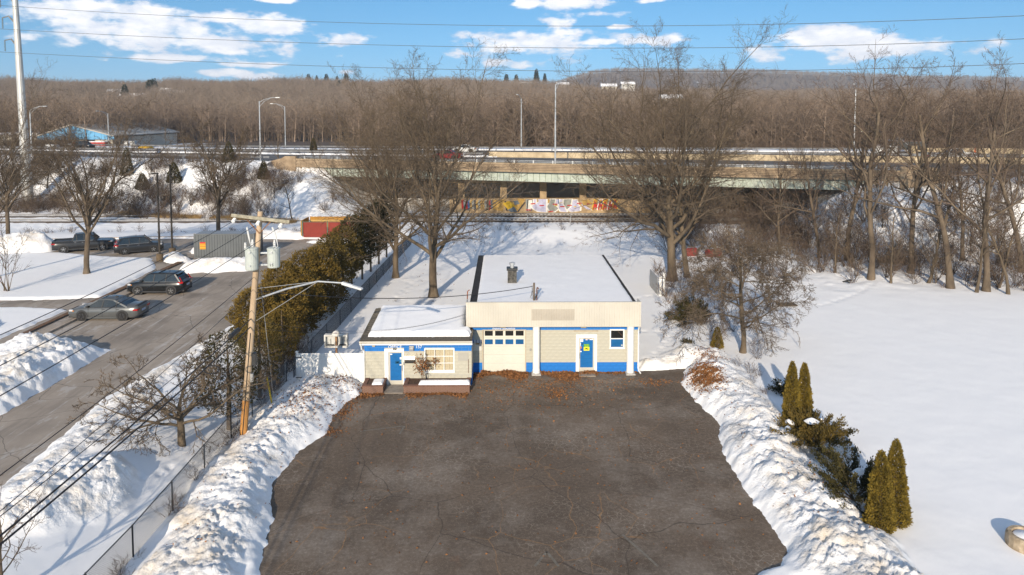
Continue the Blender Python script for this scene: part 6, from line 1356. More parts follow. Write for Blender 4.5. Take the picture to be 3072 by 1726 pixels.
    for z, h in ((on(4.2), .6),): mb = MB(); mb.box(z.x + .15, z.x + .34, z.y - .12, z.y + .1, z.z - h / 2, z.z + h / 2); mb.build('meter_box', BLACKM, up)
    z = on(3.3); mb = MB(); mb.box(z.x + .15, z.x + .27, z.y - .1, z.y + .06, z.z - .2, z.z + .2); mb.build('meter_socket', GREYM, up); mb = MB(); mb.cyl(on(.1) + Vector((.02, -.19, 0)), on(5.5) + Vector((.02, -.16, 0)), .02, n=5); mb.build('ground_wire', BLACKM, up)
    for k in range(4): q = on(6.9 + .25 * k); mb = MB(); mb.tube([q + Vector((.14, -.1, 0)), q + Vector((.45, -.2, .1)), q + Vector((.6, -.15, -.25)), q + Vector((.2, -.1, -.5))], .015, 4); mb.build('service_loop', CABLE, up)
    # overhead wires
    G = 'wires on the utility pole running toward the viewer'
    def to_left(start, y0, z, label, r, m=CABLE):
        e = P(0, y0, z); e2 = e + (e - Vector(start)) * .9; e2.z = z + .3; pts = sag(start, e, .12, 12) + sag(e, e2, .1, 8)[1:]; wire('overhead_wire', label, pts, r, m, G)
    to_left(ca.lerp(cb, .06) + Vector((0, -.45, -.25)), 843, 10.6, 'uppermost primary wire from the left end of the crossarm', .012); to_left(ca.lerp(cb, .47) + Vector((0, -.45, -.25)), 920, 10.5, 'middle primary wire from the centre of the crossarm', .012); to_left(cb.lerp(ca, .14) + Vector((0, -.45, -.25)), 996, 10.4, 'third primary wire from the right end of the crossarm', .012)
    to_left(on(8.2) + Vector((0, -.2, 0)), 1196, 7.9, 'secondary wire below the transformers', .012); to_left(on(7.6) + Vector((0, -.2, 0)), 1286, 7.4, 'thin twisted wire below the secondary', .010); to_left(on(6.6) + Vector((0, -.2, 0)), 1299, 6.6, 'thin phone wire above the thick cables', .012); to_left(on(6.2) + Vector((0, -.2, 0)), 1348, 6.2, 'upper of the two thick black communication cables', .026); to_left(on(5.8) + Vector((0, -.2, 0)), 1370, 5.9, 'lowest thick black communication cable', .028)
    q = on(6.2) + Vector((0, -.2, 0)); e = P(0, 1348, 6.2); a = q.lerp(e, .09); b = q.lerp(e, .16); mb = MB(); mb.tube([a, a.lerp(b, .1), a.lerp(b, .9), b], [.04, .11, .11, .04], 10); o = mb.build('splice_case', BLACKM); tag(o, 'black splice case on the thick cables beside the utility pole', 'splice case')
    lp = P(532, 930, 4.9); mb = MB(); mb.tube([lp + Vector((.32 * math.cos(t), .1 * math.sin(t), .14 * math.sin(t))) for t in np.linspace(0, 6.28, 22)], .028, 6); o = mb.build('cable_loop', CABLE); tag(o, 'oval coil of black cable hanging from the communication lines', 'cable')
    mast = Vector((atY(1343, 745, 43.6).x - .1, 43.55, 5.15)); wire('service_drop', 'thick twisted service cable from the pole to the shop roof mast', sag(on(7.5) + Vector((.2, 0, 0)), mast, .55, 24), .022)
    fx = Vector((-2.42, 42.2, 3.75)); wire('service_drop', 'upper thin phone wire from the pole to the canopy corner', sag(on(6.05) + Vector((.2, 0, 0)), fx + Vector((0, 0, .05)), .75, 24), .008); wire('service_drop', 'lower thin phone wire from the pole to the canopy corner', sag(on(5.7) + Vector((.2, 0, 0)), fx, .62, 24), .008)
    # steel pylon with transmission lines
    YP = 110.0; b = atY(73, 535, YP); t2 = atY(30, -120, YP); ST = mat('pylon_steel', (.50, .49, .46), .5, .08, .5, metal=.3)
    py = thing('steel_pylon', 'tall tapering steel transmission pole at the left', 'pylon', (b.x, YP, .5)); q = lambda z: Vector((b.x + (t2.x - b.x) * (z - b.z) / (t2.z - b.z), YP, z))
    mb = MB(); mb.tube([q(.0), q(16), q(t2.z)], [.85, .55, .32], 12); mb.build('shaft', ST, py)
    ends = []
    for (u, v, ui, vi) in ((41, 62, 6, 45), (48, 120, 12, 102), (36, 8, 0, -8)):
        r0 = atY(u, v, YP); r1 = atY(ui, vi, YP - .5); m_ = r0.lerp(r1, .55) + Vector((0, 0, .7)); mb = MB(); mb.tube([q(r0.z), m_, r1], [.17, .13, .09], 6); mb.build('arm', mat('arm_grey', (.20, .20, .20), .6, .2, 2), py)
        e = r1 - Vector((0, 0, 1.75)); mb = MB(); pr = []
        for k in range(12): pr += [(.05, -k * .14), (.14, -k * .14 - .03), (.05, -k * .14 - .07)]
        mb.lathe(pr, tuple(r1), 8); mb.build('insulator_string', mat('glass_insulator', (.2, .23, .22), .3, .2, 3), py); ends.append(e)
    G = 'transmission lines across the sky'
    for ys, nm in (((131, 168, 180, 160), 'lowest'), ((73, 111, 121, 98), 'middle'), ((14, 57, 65, 40), 'highest')):
        A = np.array([0, 860, 1700, 2575.0]); cf = np.polyfit(A, np.array(ys, float), 3); pts = []
        for u in np.linspace(-60, 2700, 40): pts.append(atY(u, float(np.polyval(cf, u)), 109.5 - 42 * (u / 2575.0)))
        wire('transmission_line', nm + ' of the three power lines crossing the sky', pts, .028, mat('line_grey', (.10, .10, .11), .6, .1, 2), G, 4)
    # parking lot light poles
    BR = mat('bronze_pole', (.055, .045, .035), .5, .2, 3, metal=.3); G = 'dark parking lot light poles'
    for (u, v, h, lab) in ((402, 655, 8.6, 'dark parking lot light pole on a round base, left of a pair'), (433.5, 640, 9.2, 'taller dark parking lot light pole, right of a pair')):
        p = P(u, v, 1.4); t = thing('parking_lot_pole', lab, 'light pole', (p.x, p.y, 1.3), 0, G)
        mb = MB(); mb.tube([(0, 0, .7), (0, 0, h)], [.11, .075], 8); mb.build('pole', BR, t, loc=(0, 0, 0)); mb = MB(); mb.lathe([(.32, -.2), (.32, .72), (.28, .76)], (0, 0, 0), 14); mb.build('base', mat('brown_base', (.12, .085, .05), .9, .2, 4), t, loc=(0, 0, 0)); mb = MB(); mb.box(-.5, .05, -.15, .15, h, h + .12); mb.build('lamp_head', BR, t, loc=(0, 0, 0))
    # grey shipping container with warning sign
    x0, Yc = -31.2, 70.8; CG = mat('container_grey', (.115, .125, .13), .55, .1, 1.0); ct = thing('shipping_container', 'dark grey corrugated shipping container with a red and yellow sign', 'container', (x0 + 3.1, Yc + 1.2, 1.3))
    def corr(a, b, n, mk):
        v = []; f = []; 
        for i in range(n):
            for k, (s, d) in enumerate(((0, 0), (.3, 0), (.45, .04), (.85, .04))):
                t = a + (b - a) * (i + s) / n; v += [mk(t, d, 0), mk(t, d, 1)]
        v += [mk(b, 0, 0), mk(b, 0, 1)]
        for i in range(len(v) // 2 - 1): f.append((2 * i, 2 * i + 2, 2 * i + 3, 2 * i + 1))
        return v, f
    mb = MB(); v, f = corr(x0 + .1, x0 + 6.0, 22, lambda t, d, k: (t, Yc + d, 1.45 + 2.2 * k)); mb.add(v, f); mb.build('side_panel', CG, ct); mb = MB(); v, f = corr(Yc + .1, Yc + 2.3, 8, lambda t, d, k: (x0 + 6.05 - d, t, 1.45 + 2.2 * k)); mb.add(v, f); mb.build('end_panel', CG, ct); mb = MB(); v, f = corr(x0 + .1, x0 + 6.0, 22, lambda t, d, k: (t, Yc + .1 + 2.2 * k, 3.74 - d)); mb.add(v, f); mb.build('roof', mat('container_roof', (.34, .37, .40), .5, .1, 1), ct)
    mb = MB(); mb.box(x0 + .1, x0 + 5.95, Yc + .1, Yc + 2.3, 1.4, 3.66); mb.build('inner_shell', CG, ct)
    mb = MB()
    for x in (x0, x0 + 5.98): mb.box(x, x + .1, Yc - .02, Yc + .08, 1.3, 3.78); mb.box(x, x + .1, Yc + 2.32, Yc + 2.42, 1.3, 3.78)
    for z in (1.32, 3.66): mb.box(x0 + .1, x0 + 5.98, Yc - .02, Yc + .06, z, z + .11); mb.box(x0 + 5.99, x0 + 6.07, Yc + .08, Yc + 2.32, z, z + .11)
    mb.build('frame', CG, ct); a = atY(503, 627, Yc); bq = atY(517, 609, Yc); mb = MB(); mb.box(a.x, bq.x, Yc - .04, Yc - .025, a.z, bq.z); sg = mb.build('sign', mat('warn_yellow', (.7, .42, .02), .6, .05, 3), ct)
    for k, m in enumerate((.88, .62, .4, .15)): mb = MB(); z = a.z + (bq.z - a.z) * m; mb.box(a.x + .02, bq.x - .02, Yc - .046, Yc - .041, z - (.07 if k == 0 else .03), z + (.09 if k == 0 else .03)); mb.build('sign_text_line', mat('warn_red', (.5, .02, .02), .6, .05, 3), sg)
    # refuse enclosure
    x0, x1, Ye = atY(760, 598, 81.6).x, atY(893, 598, 81.6).x, 81.6; en = thing('refuse_enclosure', 'refuse enclosure with dark red gate panels and a yellow wood fence behind', 'enclosure', ((x0 + x1) / 2, Ye, 1.3)); RD = mat('red_slats', (.22, .028, .018), .7, .12, 1.2, bump=.15, bscale=30); YW = mat('yellow_wood', (.42, .21, .035), .85, .2, 2, stretch=(1, 1, .2)); GP = mat('green_post', (.12, .17, .13), .6, .2, 3)
    xm = x0 + (x1 - x0) * .48
    for a, b in ((x0 + .15, xm - .1), (xm + .1, x1 - .15)): mb = MB(); mb.box(a, b, Ye, Ye + .04, 1.5, 3.25); g = mb.build('gate_panel', RD, en); mb = MB(); mb.cyl((a, Ye - .03, 3.27), (b, Ye - .03, 3.27), .03, n=6); mb.build('gate_rail', GP, g)
    for x in (x0 + .05, xm, x1 - .05): mb = MB(); mb.cyl((x, Ye, 1.2), (x, Ye, 3.4), .06, n=8); mb.build('gate_post', GP, en)
    n = 34
    for k in range(n): a = x0 + .1 + (x1 - x0 - .2) * k / n; b = x0 + .1 + (x1 - x0 - .2) * (k + 1) / n; mb = MB(); mb.box(a + .005, b - .005, Ye + 3.0, Ye + 3.03, 1.3, 3.45 + random.uniform(-.015, .015)); mb.build('board', YW, en)
    for x in (x0 - .12, x1 + .02): mb = MB(); mb.box(x, x + .1, Ye - .05, Ye + 3.0, 1.3, 3.42); mb.build('side_fence', YW, en)
    mb = MB(); mb.box(x0 + .1, x1 - .1, Ye + 2.9, Ye + 2.98, 2.95, 3.05); mb.build('rail', mat('pale_wood', (.6, .42, .15), .8, .1, 2), en)
    # bollards and utility cabinet by the drive
    WB = mat('bollard_wood', (.35, .33, .20), .9, .2, 4); G = 'wooden bollards beside the drive'
    for u, v, lab in ((597, 838, 'short wooden bollard left of the utility pole'), (624, 815, 'short wooden bollard touching the utility pole outline')):
        p = P(u, v, 1.2); mb = MB(); mb.lathe([(.13, -.3), (.13, .85), (.11, .9)], tuple(p), 12); o = mb.build('bollard', WB); tag(o, lab, 'bollard', G)
    p = P(700, 822, .9); cb_ = thing('utility_cabinet', 'pale green utility cabinet half hidden by the rusty hedge', 'cabinet', (p.x, p.y, .6)); mb = MB(); mb.box(p.x - .75, p.x + .55, p.y, p.y + 1.1, .4, 2.1); mb.build('body', mat('cabinet_green', (.24, .29, .20), .6, .1, 3), cb_, bevel=.03); mb = MB(); mb.box(p.x - .78, p.x + .58, p.y - .03, p.y + 1.13, 2.1, 2.16); mb.build('lid', MATS['cabinet_green'], cb_)
    p = P(688, 1030, .3); mb = MB(); mb.cyl(tuple(p + Vector((.02, 0, -.3))), tuple(p + Vector((-.32, 0, 1.75))), .045, n=8); o = mb.build('guy_marker', mat('marker_yellow', (.55, .38, .02), .6, .1, 3)); tag(o, 'leaning yellow guy-wire marker by the chain-link fence', 'marker')
    a = P(690, 1020, .3); wire('guy_wire', 'thin grey guy wire rising behind the yellow marker', [a, on(8.6) + Vector((.1, .1, 0))], .012, GALV)
    # stone trough bottom right
    p = P(2580, 1385); tg = thing('stone_trough', 'weathered tan concrete ring full of snow at the lower right edge', 'planter', (p.x, p.y, 0)); mb = MB(); mb.lathe([(.58, -.1), (.66, .2), (.64, .55), (.58, .62), (.46, .62), (.44, .4)], tuple(p), 20); mb.build('ring', mat('tan_concrete', (.36, .27, .17), .9, .3, 4, col2=(.5, .4, .28), bump=.4), tg); mb = MB(); mb.lathe([(.45, .5), (.4, .56), (.05, .6)], tuple(p), 18); mb.build('snow_fill', SNOW2, tg, smooth=True)
    # white planks standing beside the field, debris at the thicket
    p = P(1663, 748); wp = thing('white_planks', 'pair of weathered white planks standing upright in the snow right of the shop', 'panel', (p.x, p.y, 0))
    for dx in (-.18, .12): mb = MB(); mb.box(p.x + dx, p.x + dx + .2, p.y - .03 * dx, p.y + .05, -.1, 2.0 + dx); mb.build('plank', TRIMW, wp)
    mb = MB(); mb.box(p.x - .32, p.x - .27, p.y + .1, p.y + 3.4, .0, 1.7); o = mb.build('dark_panel', GREYM, wp)
    for (u, v, w, lab) in ((1737, 643, 1.1, 'faded red metal debris half buried behind the forked tree'), (1795, 645, 1.3, 'faded red metal debris in the thicket, farther right of the forked tree')):
        p = P(u, v, .2); mb = MB(); mb.tube([(p.x - w * .6, p.y, .5), (p.x + w * .6, p.y + .3, .55)], .5, 12); o = mb.build('red_metal_debris', mat('faded_red', (.20, .03, .025), .7, .3, 3)); tag(o, lab, 'debris')
    p = P(2250, 660, .2); mb = MB(); mb.tube([(p.x - 1.6, p.y, .4), (p.x, p.y + .1, .5), (p.x + 1.5, p.y, .35)], [.35, .42, .38], 9); o = mb.build('fallen_log', BARK); tag(o, 'fallen log in the snow behind the vine-clad corner tree', 'log')
    p = P(2133, 713); mb = MB(); mb.tube([p + Vector((.5 * math.cos(t), .4 * math.sin(t), .15 + .1 * math.sin(t * 2))) for t in np.linspace(.5, 4.6, 14)], .07, 6); o = mb.build('tire_piece', BLACKM); tag(o, 'curved piece of black tire lying at the field edge', 'debris')
    p = P(1982, 777); mb = MB(); mb.box(p.x - .75, p.x + .75, p.y, p.y + .8, .2, .32); o = mb.build('buried_board', mat('wet_board', (.06, .045, .03), .8, .2, 5)); tag(o, 'dark board lying on the snow behind the drooping tree', 'board')
build_yard()
# ------------------------------------------------------------------ vehicles and the far depot
def paint(name, c, metal=.0): return mat(name, c, .28, .06, 1.0, metal=metal, coat=.45, spec=.4)
TYRE = mat('tyre', (.018, .017, .016), .85, .3, 8)
RIMS = mat('rim_silver', (.42, .42, .42), .3, .1, 4, metal=.8); RIMB = mat('rim_black', (.02, .02, .022), .3, .2, 4)
CGLASS = mat('car_glass', (.02, .026, .028), .05, .3, .8, spec=.9)
PLAS = mat('car_plastic', (.03, .03, .032), .6, .2, 4)
HEADL = mat('head_lamp', (.5, .5, .5), .12, .2, 6); TAIL = mat('tail_lamp', (.42, .012, .012), .2, .2, 6); AMB = mat('amber_lamp', (.6, .2, .02), .3, .1, 6); PLATE = mat('licence_plate', (.35, .45, .62), .5, .1, 6)
def loft(mb, rings, mi=0):
    n = len(rings[0]); v = [p for r in rings for p in r]
    f = [(i * n + k, i * n + (k + 1) % n, (i + 1) * n + (k + 1) % n, (i + 1) * n + k) for i in range(len(rings) - 1) for k in range(n)]
    f += [tuple(range(n - 1, -1, -1)), tuple((len(rings) - 1) * n + k for k in range(n))]; mb.add(v, f, mi)
def car(name, label, loc, rz, S, col, cat='car', group=None, scale=1.0):
    """x runs nose (+) to tail (-); S holds the side profile"""
    t = thing(name, label, cat, loc, rz, group); t.scale = (scale,) * 3; L, W = S['L'], S['W'] / 2; Z0 = (0, 0, 0)
    top = S['top']; bx = S['bx']
    def topz(x): return float(np.interp(x, [p[0] for p in top], [p[1] for p in top]))
    def half(x): return W * float(np.interp(abs(x) / (L / 2), [0, .6, .85, .95, 1.0], [1, 1, .965, .90, .80]))
    xs = np.concatenate([np.linspace(-L / 2, -L / 2 + .35, 5), np.linspace(-L / 2 + .6, L / 2 - .6, 17), np.linspace(L / 2 - .35, L / 2, 5)])
    rings = []
    for x in xs:
        w = half(x); zt = topz(x); e = abs(x) / (L / 2); zb = S['clear'] + (.14 * max(0, e - .86) / .14); sh = min(zt - .05, S['belt'] - .04)
        rings.append([(x, -w * .90, zb), (x, w * .90, zb), (x, w * .985, zb + .12), (x, w, (zb + sh) / 2 + .04), (x, w * .975, sh), (x, w * .90, min(zt - .012, sh + .06)), (x, w * .6, zt), (x, -w * .6, zt), (x, -w * .90, min(zt - .012, sh + .06)), (x, -w * .975, sh), (x, -w, (zb + sh) / 2 + .04), (x, -w * .985, zb + .12)])
    mb = MB(); loft(mb, rings); body = mb.build('body', col, t, loc=Z0, smooth=True)
    me = body.data
    # greenhouse: glass shell under a painted roof
    x0, x1, x2, x3 = S['cab']; zr = S['H']; zb = S['belt'] - .05; wb, wr = W * .93, W * .74
    prof = [(x0, topz(x0) - .02), (x1, zr - .05), (x2, zr - .05), (x3, topz(x3) - .02)]
    def shell(off, zt_add):
        rr = []
        for (x, zt, w) in ((x0, zb + .04, wb), ((x0 * .35 + x1 * .65), zb + (zr - zb) * .66, None), (x1, zr - .05, None), ((x1 + x2) / 2, zr - .015, None), (x2, zr - .06, None), (x2 * .4 + x3 * .6, zb + (zr - zb) * .5, None), (x3, zb + .04, wb)):
            h = (zt - zb) / (zr - zb); wt = wb + (wr - wb) * h
            rr.append([(x, -wb, zb), (x, wb, zb), (x, wt + off, zt), (x, wt * .8, zt + zt_add), (x, -wt * .8, zt + zt_add), (x, -wt - off, zt)])
        return rr
    mb = MB(); loft(mb, shell(0, .02)); mb.build('cabin_glass', CGLASS, t, loc=Z0)
    mb = MB(); rs = []
    for (x, z) in ((x1 + .05, zr - .045), (x1 - .15, zr - .01), ((x1 + x2) / 2, zr + .025), (x2 + .1, zr - .02), (x2 - .08, zr - .055)):
        rs.append([(x, -wr - .012, z - .04), (x, wr + .012, z - .04), (x, wr + .005, z), (x, wr * .7, z + .03), (x, -wr * .7, z + .03), (x, -wr - .005, z)])
    loft(mb, rs); mb.build('roof', col, t, loc=Z0, smooth=True)
    pill = [(x0 + .02, zb + .03, x1, zr - .05, col)] + [(xp, zb + .03, xp - .06, zr - .05, PLAS) for xp in S['pillars']] + [(x3, zb + .03, x2, zr - .06, col)]
    for s in (-1, 1):
        for (xa, za, xb, zc, m) in pill:
            mb = MB(); mb.bar((xa, s * (wb + .002), za), (xb, s * (wr + .004), zc), .10 if m is col else .07, .035, (0, s, .4)); mb.build('pillar', m, t, loc=Z0)
        mb = MB(); mb.bar((x0 - .12, s * (wb + .012), zb + .045), (x3 + .12, s * (wb + .012), zb + .045), .02, .03); mb.build('window_trim', RIMS if S.get('chrome') else PLAS, t, loc=Z0)
        mb = MB(); mb.box(x0 - .32, x0 - .16, s * (wb + .05) - .09, s * (wb + .05) + .09, zb + .05, zb + .18); mb.build('mirror', PLAS if S.get('chrome') is None else col, t, loc=Z0, bevel=.03)
        for xp in S['pillars'][:2]: mb = MB(); mb.box(xp - .24, xp - .06, s * (W - .005) - .012, s * (W - .005) + .012, S['belt'] - .17, S['belt'] - .14); mb.build('door_handle', RIMS if S.get('chrome') else PLAS, t, loc=Z0)
        for xp in S['doors']: mb = MB(); mb.box(xp - .006, xp + .006, s * (W + .002) - .004, s * (W + .002) + .004, S['clear'] + .12, S['belt'] - .06); mb.build('door_seam', PLAS, t, loc=Z0)
        mb = MB(); mb.box(-S['wb'] / 2 + .3, S['wb'] / 2 - .3, s * W * .985 - .02, s * W * .985 + .02, S['clear'] - .01, S['clear'] + .10); mb.build('sill', PLAS if S.get('clad') else col, t, loc=Z0)
        y = s * half(L / 2 - .12); mb = MB(); mb.box(L / 2 - .42, L / 2 - .13, min(y * .86, y * 1.06), max(y * .86, y * 1.06), S['belt'] - .30, S['belt'] - .17); mb.build('headlight', HEADL, t, loc=Z0, bevel=.03)
        mb = MB(); mb.box(L / 2 - .50, L / 2 - .40, s * W * .965 - .02, s * W * .965 + .02, S['belt'] - .28, S['belt'] - .22); mb.build('side_marker', AMB, t, loc=Z0)
        if S.get('tallight'):
            mb = MB(); mb.bar((-L / 2 + .10, s * W * .86, S['belt'] - .05), (x3 + .06, s * W * .80, zr - .28), .10, .05, (1, 0, 0)); mb.box(-L / 2 + .02, -L / 2 + .42, min(s * W * .72, s * W * .99), max(s * W * .72, s * W * .99), S['belt'] - .14, S['belt'] - .03); mb.build('taillight', TAIL, t, loc=Z0, bevel=.02)
        else:
            mb = MB(); mb.box(-L / 2 - .01, -L / 2 + .33, min(s * W * .55, s * W * .965), max(s * W * .55, s * W * .965), S['belt'] - .26, S['belt'] - .15); mb.build('taillight', TAIL, t, loc=Z0, bevel=.02)
        for sx in (-1, 1):
            x = sx * S['wb'] / 2; r = S['r']; y = s * (W - .10)
            mb = MB(); mb.lathe([(r + .075, -.02), (r + .075, .118)] if s > 0 else [(r + .075, -.118), (r + .075, .02)], (x, y, r + .02), 22, axis='y'); mb.build('wheel_arch', PLAS, t, loc=Z0)
            o = s * .125; mb = MB(); pr = [(r * .6, -.10), (r * .93, -.10), (r, -.06), (r, .06), (r * .93, .10), (r * .6, .10)]; mb.lathe(pr, (x, y + s * .03, r), 22, axis='y'); wh = mb.build('wheel', TYRE, t, loc=Z0)
            mb = MB(); rm = RIMB if S.get('blackrim') else RIMS
            mb.lathe([(r * .66, o - .012 * s), (r * .64, o - s * .004)] if s > 0 else [(r * .64, o - s * .004), (r * .66, o - s * .012)], (x, y + s * .03, r), 20, axis='y', mi=1)
            for k in range(5):
                a = k * 2 * math.pi / 5 + .3
                for d in (-.13, .13): mb.bar((x + .06 * math.cos(a), y + s * .03 + o, r + .06 * math.sin(a)), (x + r * .63 * math.cos(a + d), y + s * .03 + o, r + r * .63 * math.sin(a + d)), .02, .045, (0, 1, 0))
            mb.lathe([(.07, o - .012), (.06, o + .016)], (x, y + s * .03, r), 10, axis='y'); mb.build('rim', [rm, PLAS], wh, loc=Z0)
    mb = MB(); mb.box(-L / 2 - .015, -L / 2 + .05, -.26, .26, S['belt'] - .42, S['belt'] - .27); mb.build('licence_plate', PLATE, t, loc=Z0)
    for sx in (-1, 1): mb = MB(); mb.box(min(sx * L / 2, sx * (L / 2 - .3)), max(sx * (L / 2 + .005), sx * (L / 2 - .3)), -W * .82, W * .82, S['clear'] + .02, S['clear'] + (.17 if S.get('clad') else .08)); mb.build('lower_bumper', PLAS, t, loc=Z0, bevel=.03)
    mb = MB(); mb.box(L / 2 - .12, L / 2 + .012, -W * .5, W * .5, S['clear'] + .22, S['belt'] - .24); mb.build('grille', PLAS, t, loc=Z0, bevel=.02)
    if S.get('spoiler'): mb = MB(); mb.box(-L / 2 + .04, -L / 2 + .24, -W * .75, W * .75, topz(-L / 2 + .1) + .0, topz(-L / 2 + .1) + .05); mb.build('spoiler', PLAS, t, loc=Z0, bevel=.02)
    if S.get('roof_lip'): mb = MB(); mb.box(x2 - .28, x2 + .02, -wr * .95, wr * .95, zr - .07, zr - .02); mb.build('spoiler', col, t, loc=Z0, bevel=.02)
    if S.get('rails'):
        for xr in (.55, -.25): mb = MB(); mb.bar((xr, -wr * .9, zr + .07), (xr, wr * .9, zr + .07), .05, .03); mb.build('roof_bar', PLAS, t, loc=Z0)
    if S.get('sunroof'): mb = MB(); mb.box(x1 - .75, x1 - .15, -wr * .6, wr * .6, zr + .02, zr + .036); mb.build('sunroof', CGLASS, t, loc=Z0); mb = MB(); mb.box(x2 + .05, x2 + .25, -.04, .04, zr + .01, zr + .08); mb.build('antenna', PLAS, t, loc=Z0)
    if S.get('bed'):
        a, b = S['bed']; zt = topz((a + b) / 2); mb = MB(); mb.box(b, a, -W * .78, W * .78, zt - .02, zt + .006); mb.build('bed_floor', PLAS, t, loc=Z0)
        for s in (-1, 1): mb = MB(); mb.box(b, a, min(s * W * .8, s * W * .94), max(s * W * .8, s * W * .94), zt - .02, zt + .10); mb.build('bed_side', col, t, loc=Z0)
        mb = MB(); mb.box(b - .06, b, -W * .94, W * .94, zt - .1, zt + .10); mb.build('tailgate', col, t, loc=Z0)
    return t
SEDAN = dict(L=4.93, W=1.86, H=1.45, wb=2.83, r=.335, clear=.17, belt=.95, top=[(-2.46, .93), (-2.3, 1.03), (-1.65, 1.05), (-.9, .97), (.9, .95), (1.35, .92), (2.0, .83), (2.35, .70), (2.46, .58)], cab=(1.25, .40, -.75, -1.75), bx=0, pillars=(.02, -.95), doors=(.95, -.02, -1.0), blackrim=True, sunroof=True, spoiler=True)
SUV = dict(L=4.59, W=1.85, H=1.68, wb=2.66, r=.35, clear=.22, belt=1.06, top=[(-2.29, 1.02), (-2.1, 1.10), (-1.0, 1.08), (.9, 1.06), (1.3, 1.04), (1.9, .97), (2.2, .82), (2.29, .66)], cab=(1.22, .55, -1.55, -2.02), bx=0, pillars=(.10, -.86), doors=(.98, .04, -.92), chrome=True, clad=True, tallight=True, rails=True, roof_lip=True)
PICK = dict(L=5.7, W=1.98, H=1.86, wb=3.55, r=.40, clear=.32, belt=1.20, top=[(-2.85, 1.14), (-2.7, 1.18), (-1.0, 1.18), (.9, 1.17), (1.2, 1.15), (2.5, 1.08), (2.75, .95), (2.85, .8)], cab=(1.25, .70, -.75, -1.0), bx=0, pillars=(.12, -.55), doors=(1.0, .05, -.85), clad=True, chrome=True, bed=(-1.05, -2.75))
def build_vehicles():
    GREY = paint('paint_grey', (.115, .12, .12), .3); BLK = paint('paint_black', (.006, .007, .008)); DKG = paint('paint_dark', (.02, .021, .023)); WHT = paint('paint_white', (.62, .62, .60)); RED = paint('paint_red', (.3, .015, .02)); SIL = paint('paint_silver', (.30, .33, .36), .4)
    z = 1.3
    a = P(205.2, 806, z); b = P(307.4, 809, z); c = (a + b) / 2
    car('sedan', 'grey sedan with black wheels parked nose to the walk', (c.x, c.y + .95, z), math.pi, SEDAN, GREY, group='cars in the side lot')
    a = P(347, 742, z); b = P(430.3, 743, z); c = (a + b) / 2
    car('suv', 'glossy black SUV with silver wheels parked behind the grey sedan', (c.x, c.y + .92, z), math.pi, SUV, BLK, group='cars in the side lot')
    p = P(335, 640, z); car('suv', 'dark SUV parked in the back lot left of the two light poles', (p.x, p.y + 1.2, z), math.radians(28), SUV, DKG, group='cars in the side lot')
    p = P(195, 636, z); car('pickup_truck', 'dark pickup truck parked behind the lawn tree', (p.x, p.y + 1.3, z), math.radians(22), PICK, DKG, 'truck', 'cars in the side lot')
    hd = math.atan2(HD.y, HD.x)
    def onhw(u_px, v_px, lane, zz): 
        Y = 120
        for _ in range(8): q = atY(u_px, v_px, Y); Y = 102.5 - .29 * q.x + lane * HN
        return (q.x, Y, float(zr(HD.dot(Vector((q.x, Y, 0)) - HO), lane)) + .01)
    q = onhw(212, 378, 28, 8.64); car('suv', 'black SUV driving on the far highway lanes at the left', q, hd, SUV, BLK, group='vehicles on the highway')
    q = onhw(1125, 392, 12, 8.34); car('sedan', 'dark red car on the highway seen through the central tree', q, hd + math.pi, SEDAN, RED, group='vehicles on the highway')
    q = onhw(1180 - 10, 380, 30, 8.67); car('sedan', 'white car on the far lanes behind the central tree', q, hd + math.pi, SEDAN, WHT, group='vehicles on the highway')
    q = onhw(2402, 388, 21.5, 8.56); car('pickup_truck', 'white pickup truck on the highway behind the dump truck', q, hd + math.pi, PICK, WHT, 'truck', 'vehicles on the highway')
    # dump truck with a small trailer
    q = onhw(2262, 384, 27, 8.62); d = thing('dump_truck', 'white cab dump truck with black dump body and raised tarp arm', 'truck', q, hd + math.pi, 'vehicles on the highway'); Z = (0, 0, 0)
    DB = mat('dump_body', (.035, .04, .042), .6, .25, 2)
    mb = MB(); loft(mb, [[(x, -w, .75), (x, w, .75), (x, w, zt), (x, w * .7, zt + .08), (x, -w * .7, zt + .08), (x, -w, zt)] for x, w, zt in ((1.9, 1.1, 1.95), (2.6, 1.05, 1.9), (3.5, .95, 1.75), (3.75, .8, 1.45))]); mb.build('hood', WHT, d, loc=Z, smooth=False)
    mb = MB(); mb.box(.55, 1.9, -1.15, 1.15, .75, 1.85); mb.box(.6, 1.6, -1.1, 1.1, 2.62, 2.75); mb.build('cab', WHT, d, loc=Z, bevel=.05); mb = MB(); loft(mb, [[(.58, -1.1, 1.85), (.58, 1.1, 1.85), (.58, 1.05, 2.62), (.58, -1.05, 2.62)], [(1.5, -1.1, 1.85), (1.5, 1.1, 1.85), (1.5, 1.05, 2.62), (1.5, -1.05, 2.62)], [(1.9, -1.08, 1.86), (1.9, 1.08, 1.86), (1.6, 1.0, 2.6), (1.6, -1.0, 2.6)]]); mb.build('cab_glass', CGLASS, d, loc=Z)
    for s in (-1, 1): mb = MB(); mb.bar((1.15, s * 1.11, 1.85), (1.1, s * 1.06, 2.62), .12, .03); mb.build('pillar', WHT, d, loc=Z); mb = MB(); mb.bar((.5, s * 1.13, 1.8), (.56, s * 1.07, 2.7), .16, .05); mb.build('pillar', WHT, d, loc=Z)
    mb = MB(); mb.box(-3.4, .3, -1.22, 1.22, 1.25, 1.35); mb.box(-3.4, .3, -1.25, -1.17, 1.35, 2.6); mb.box(-3.4, .3, 1.17, 1.25, 1.35, 2.6); mb.box(.22, .3, -1.17, 1.17, 1.35, 2.95); mb.box(-3.45, -3.37, -1.17, 1.17, 1.35, 2.55); mb.build('dump_box', DB, d, loc=Z)
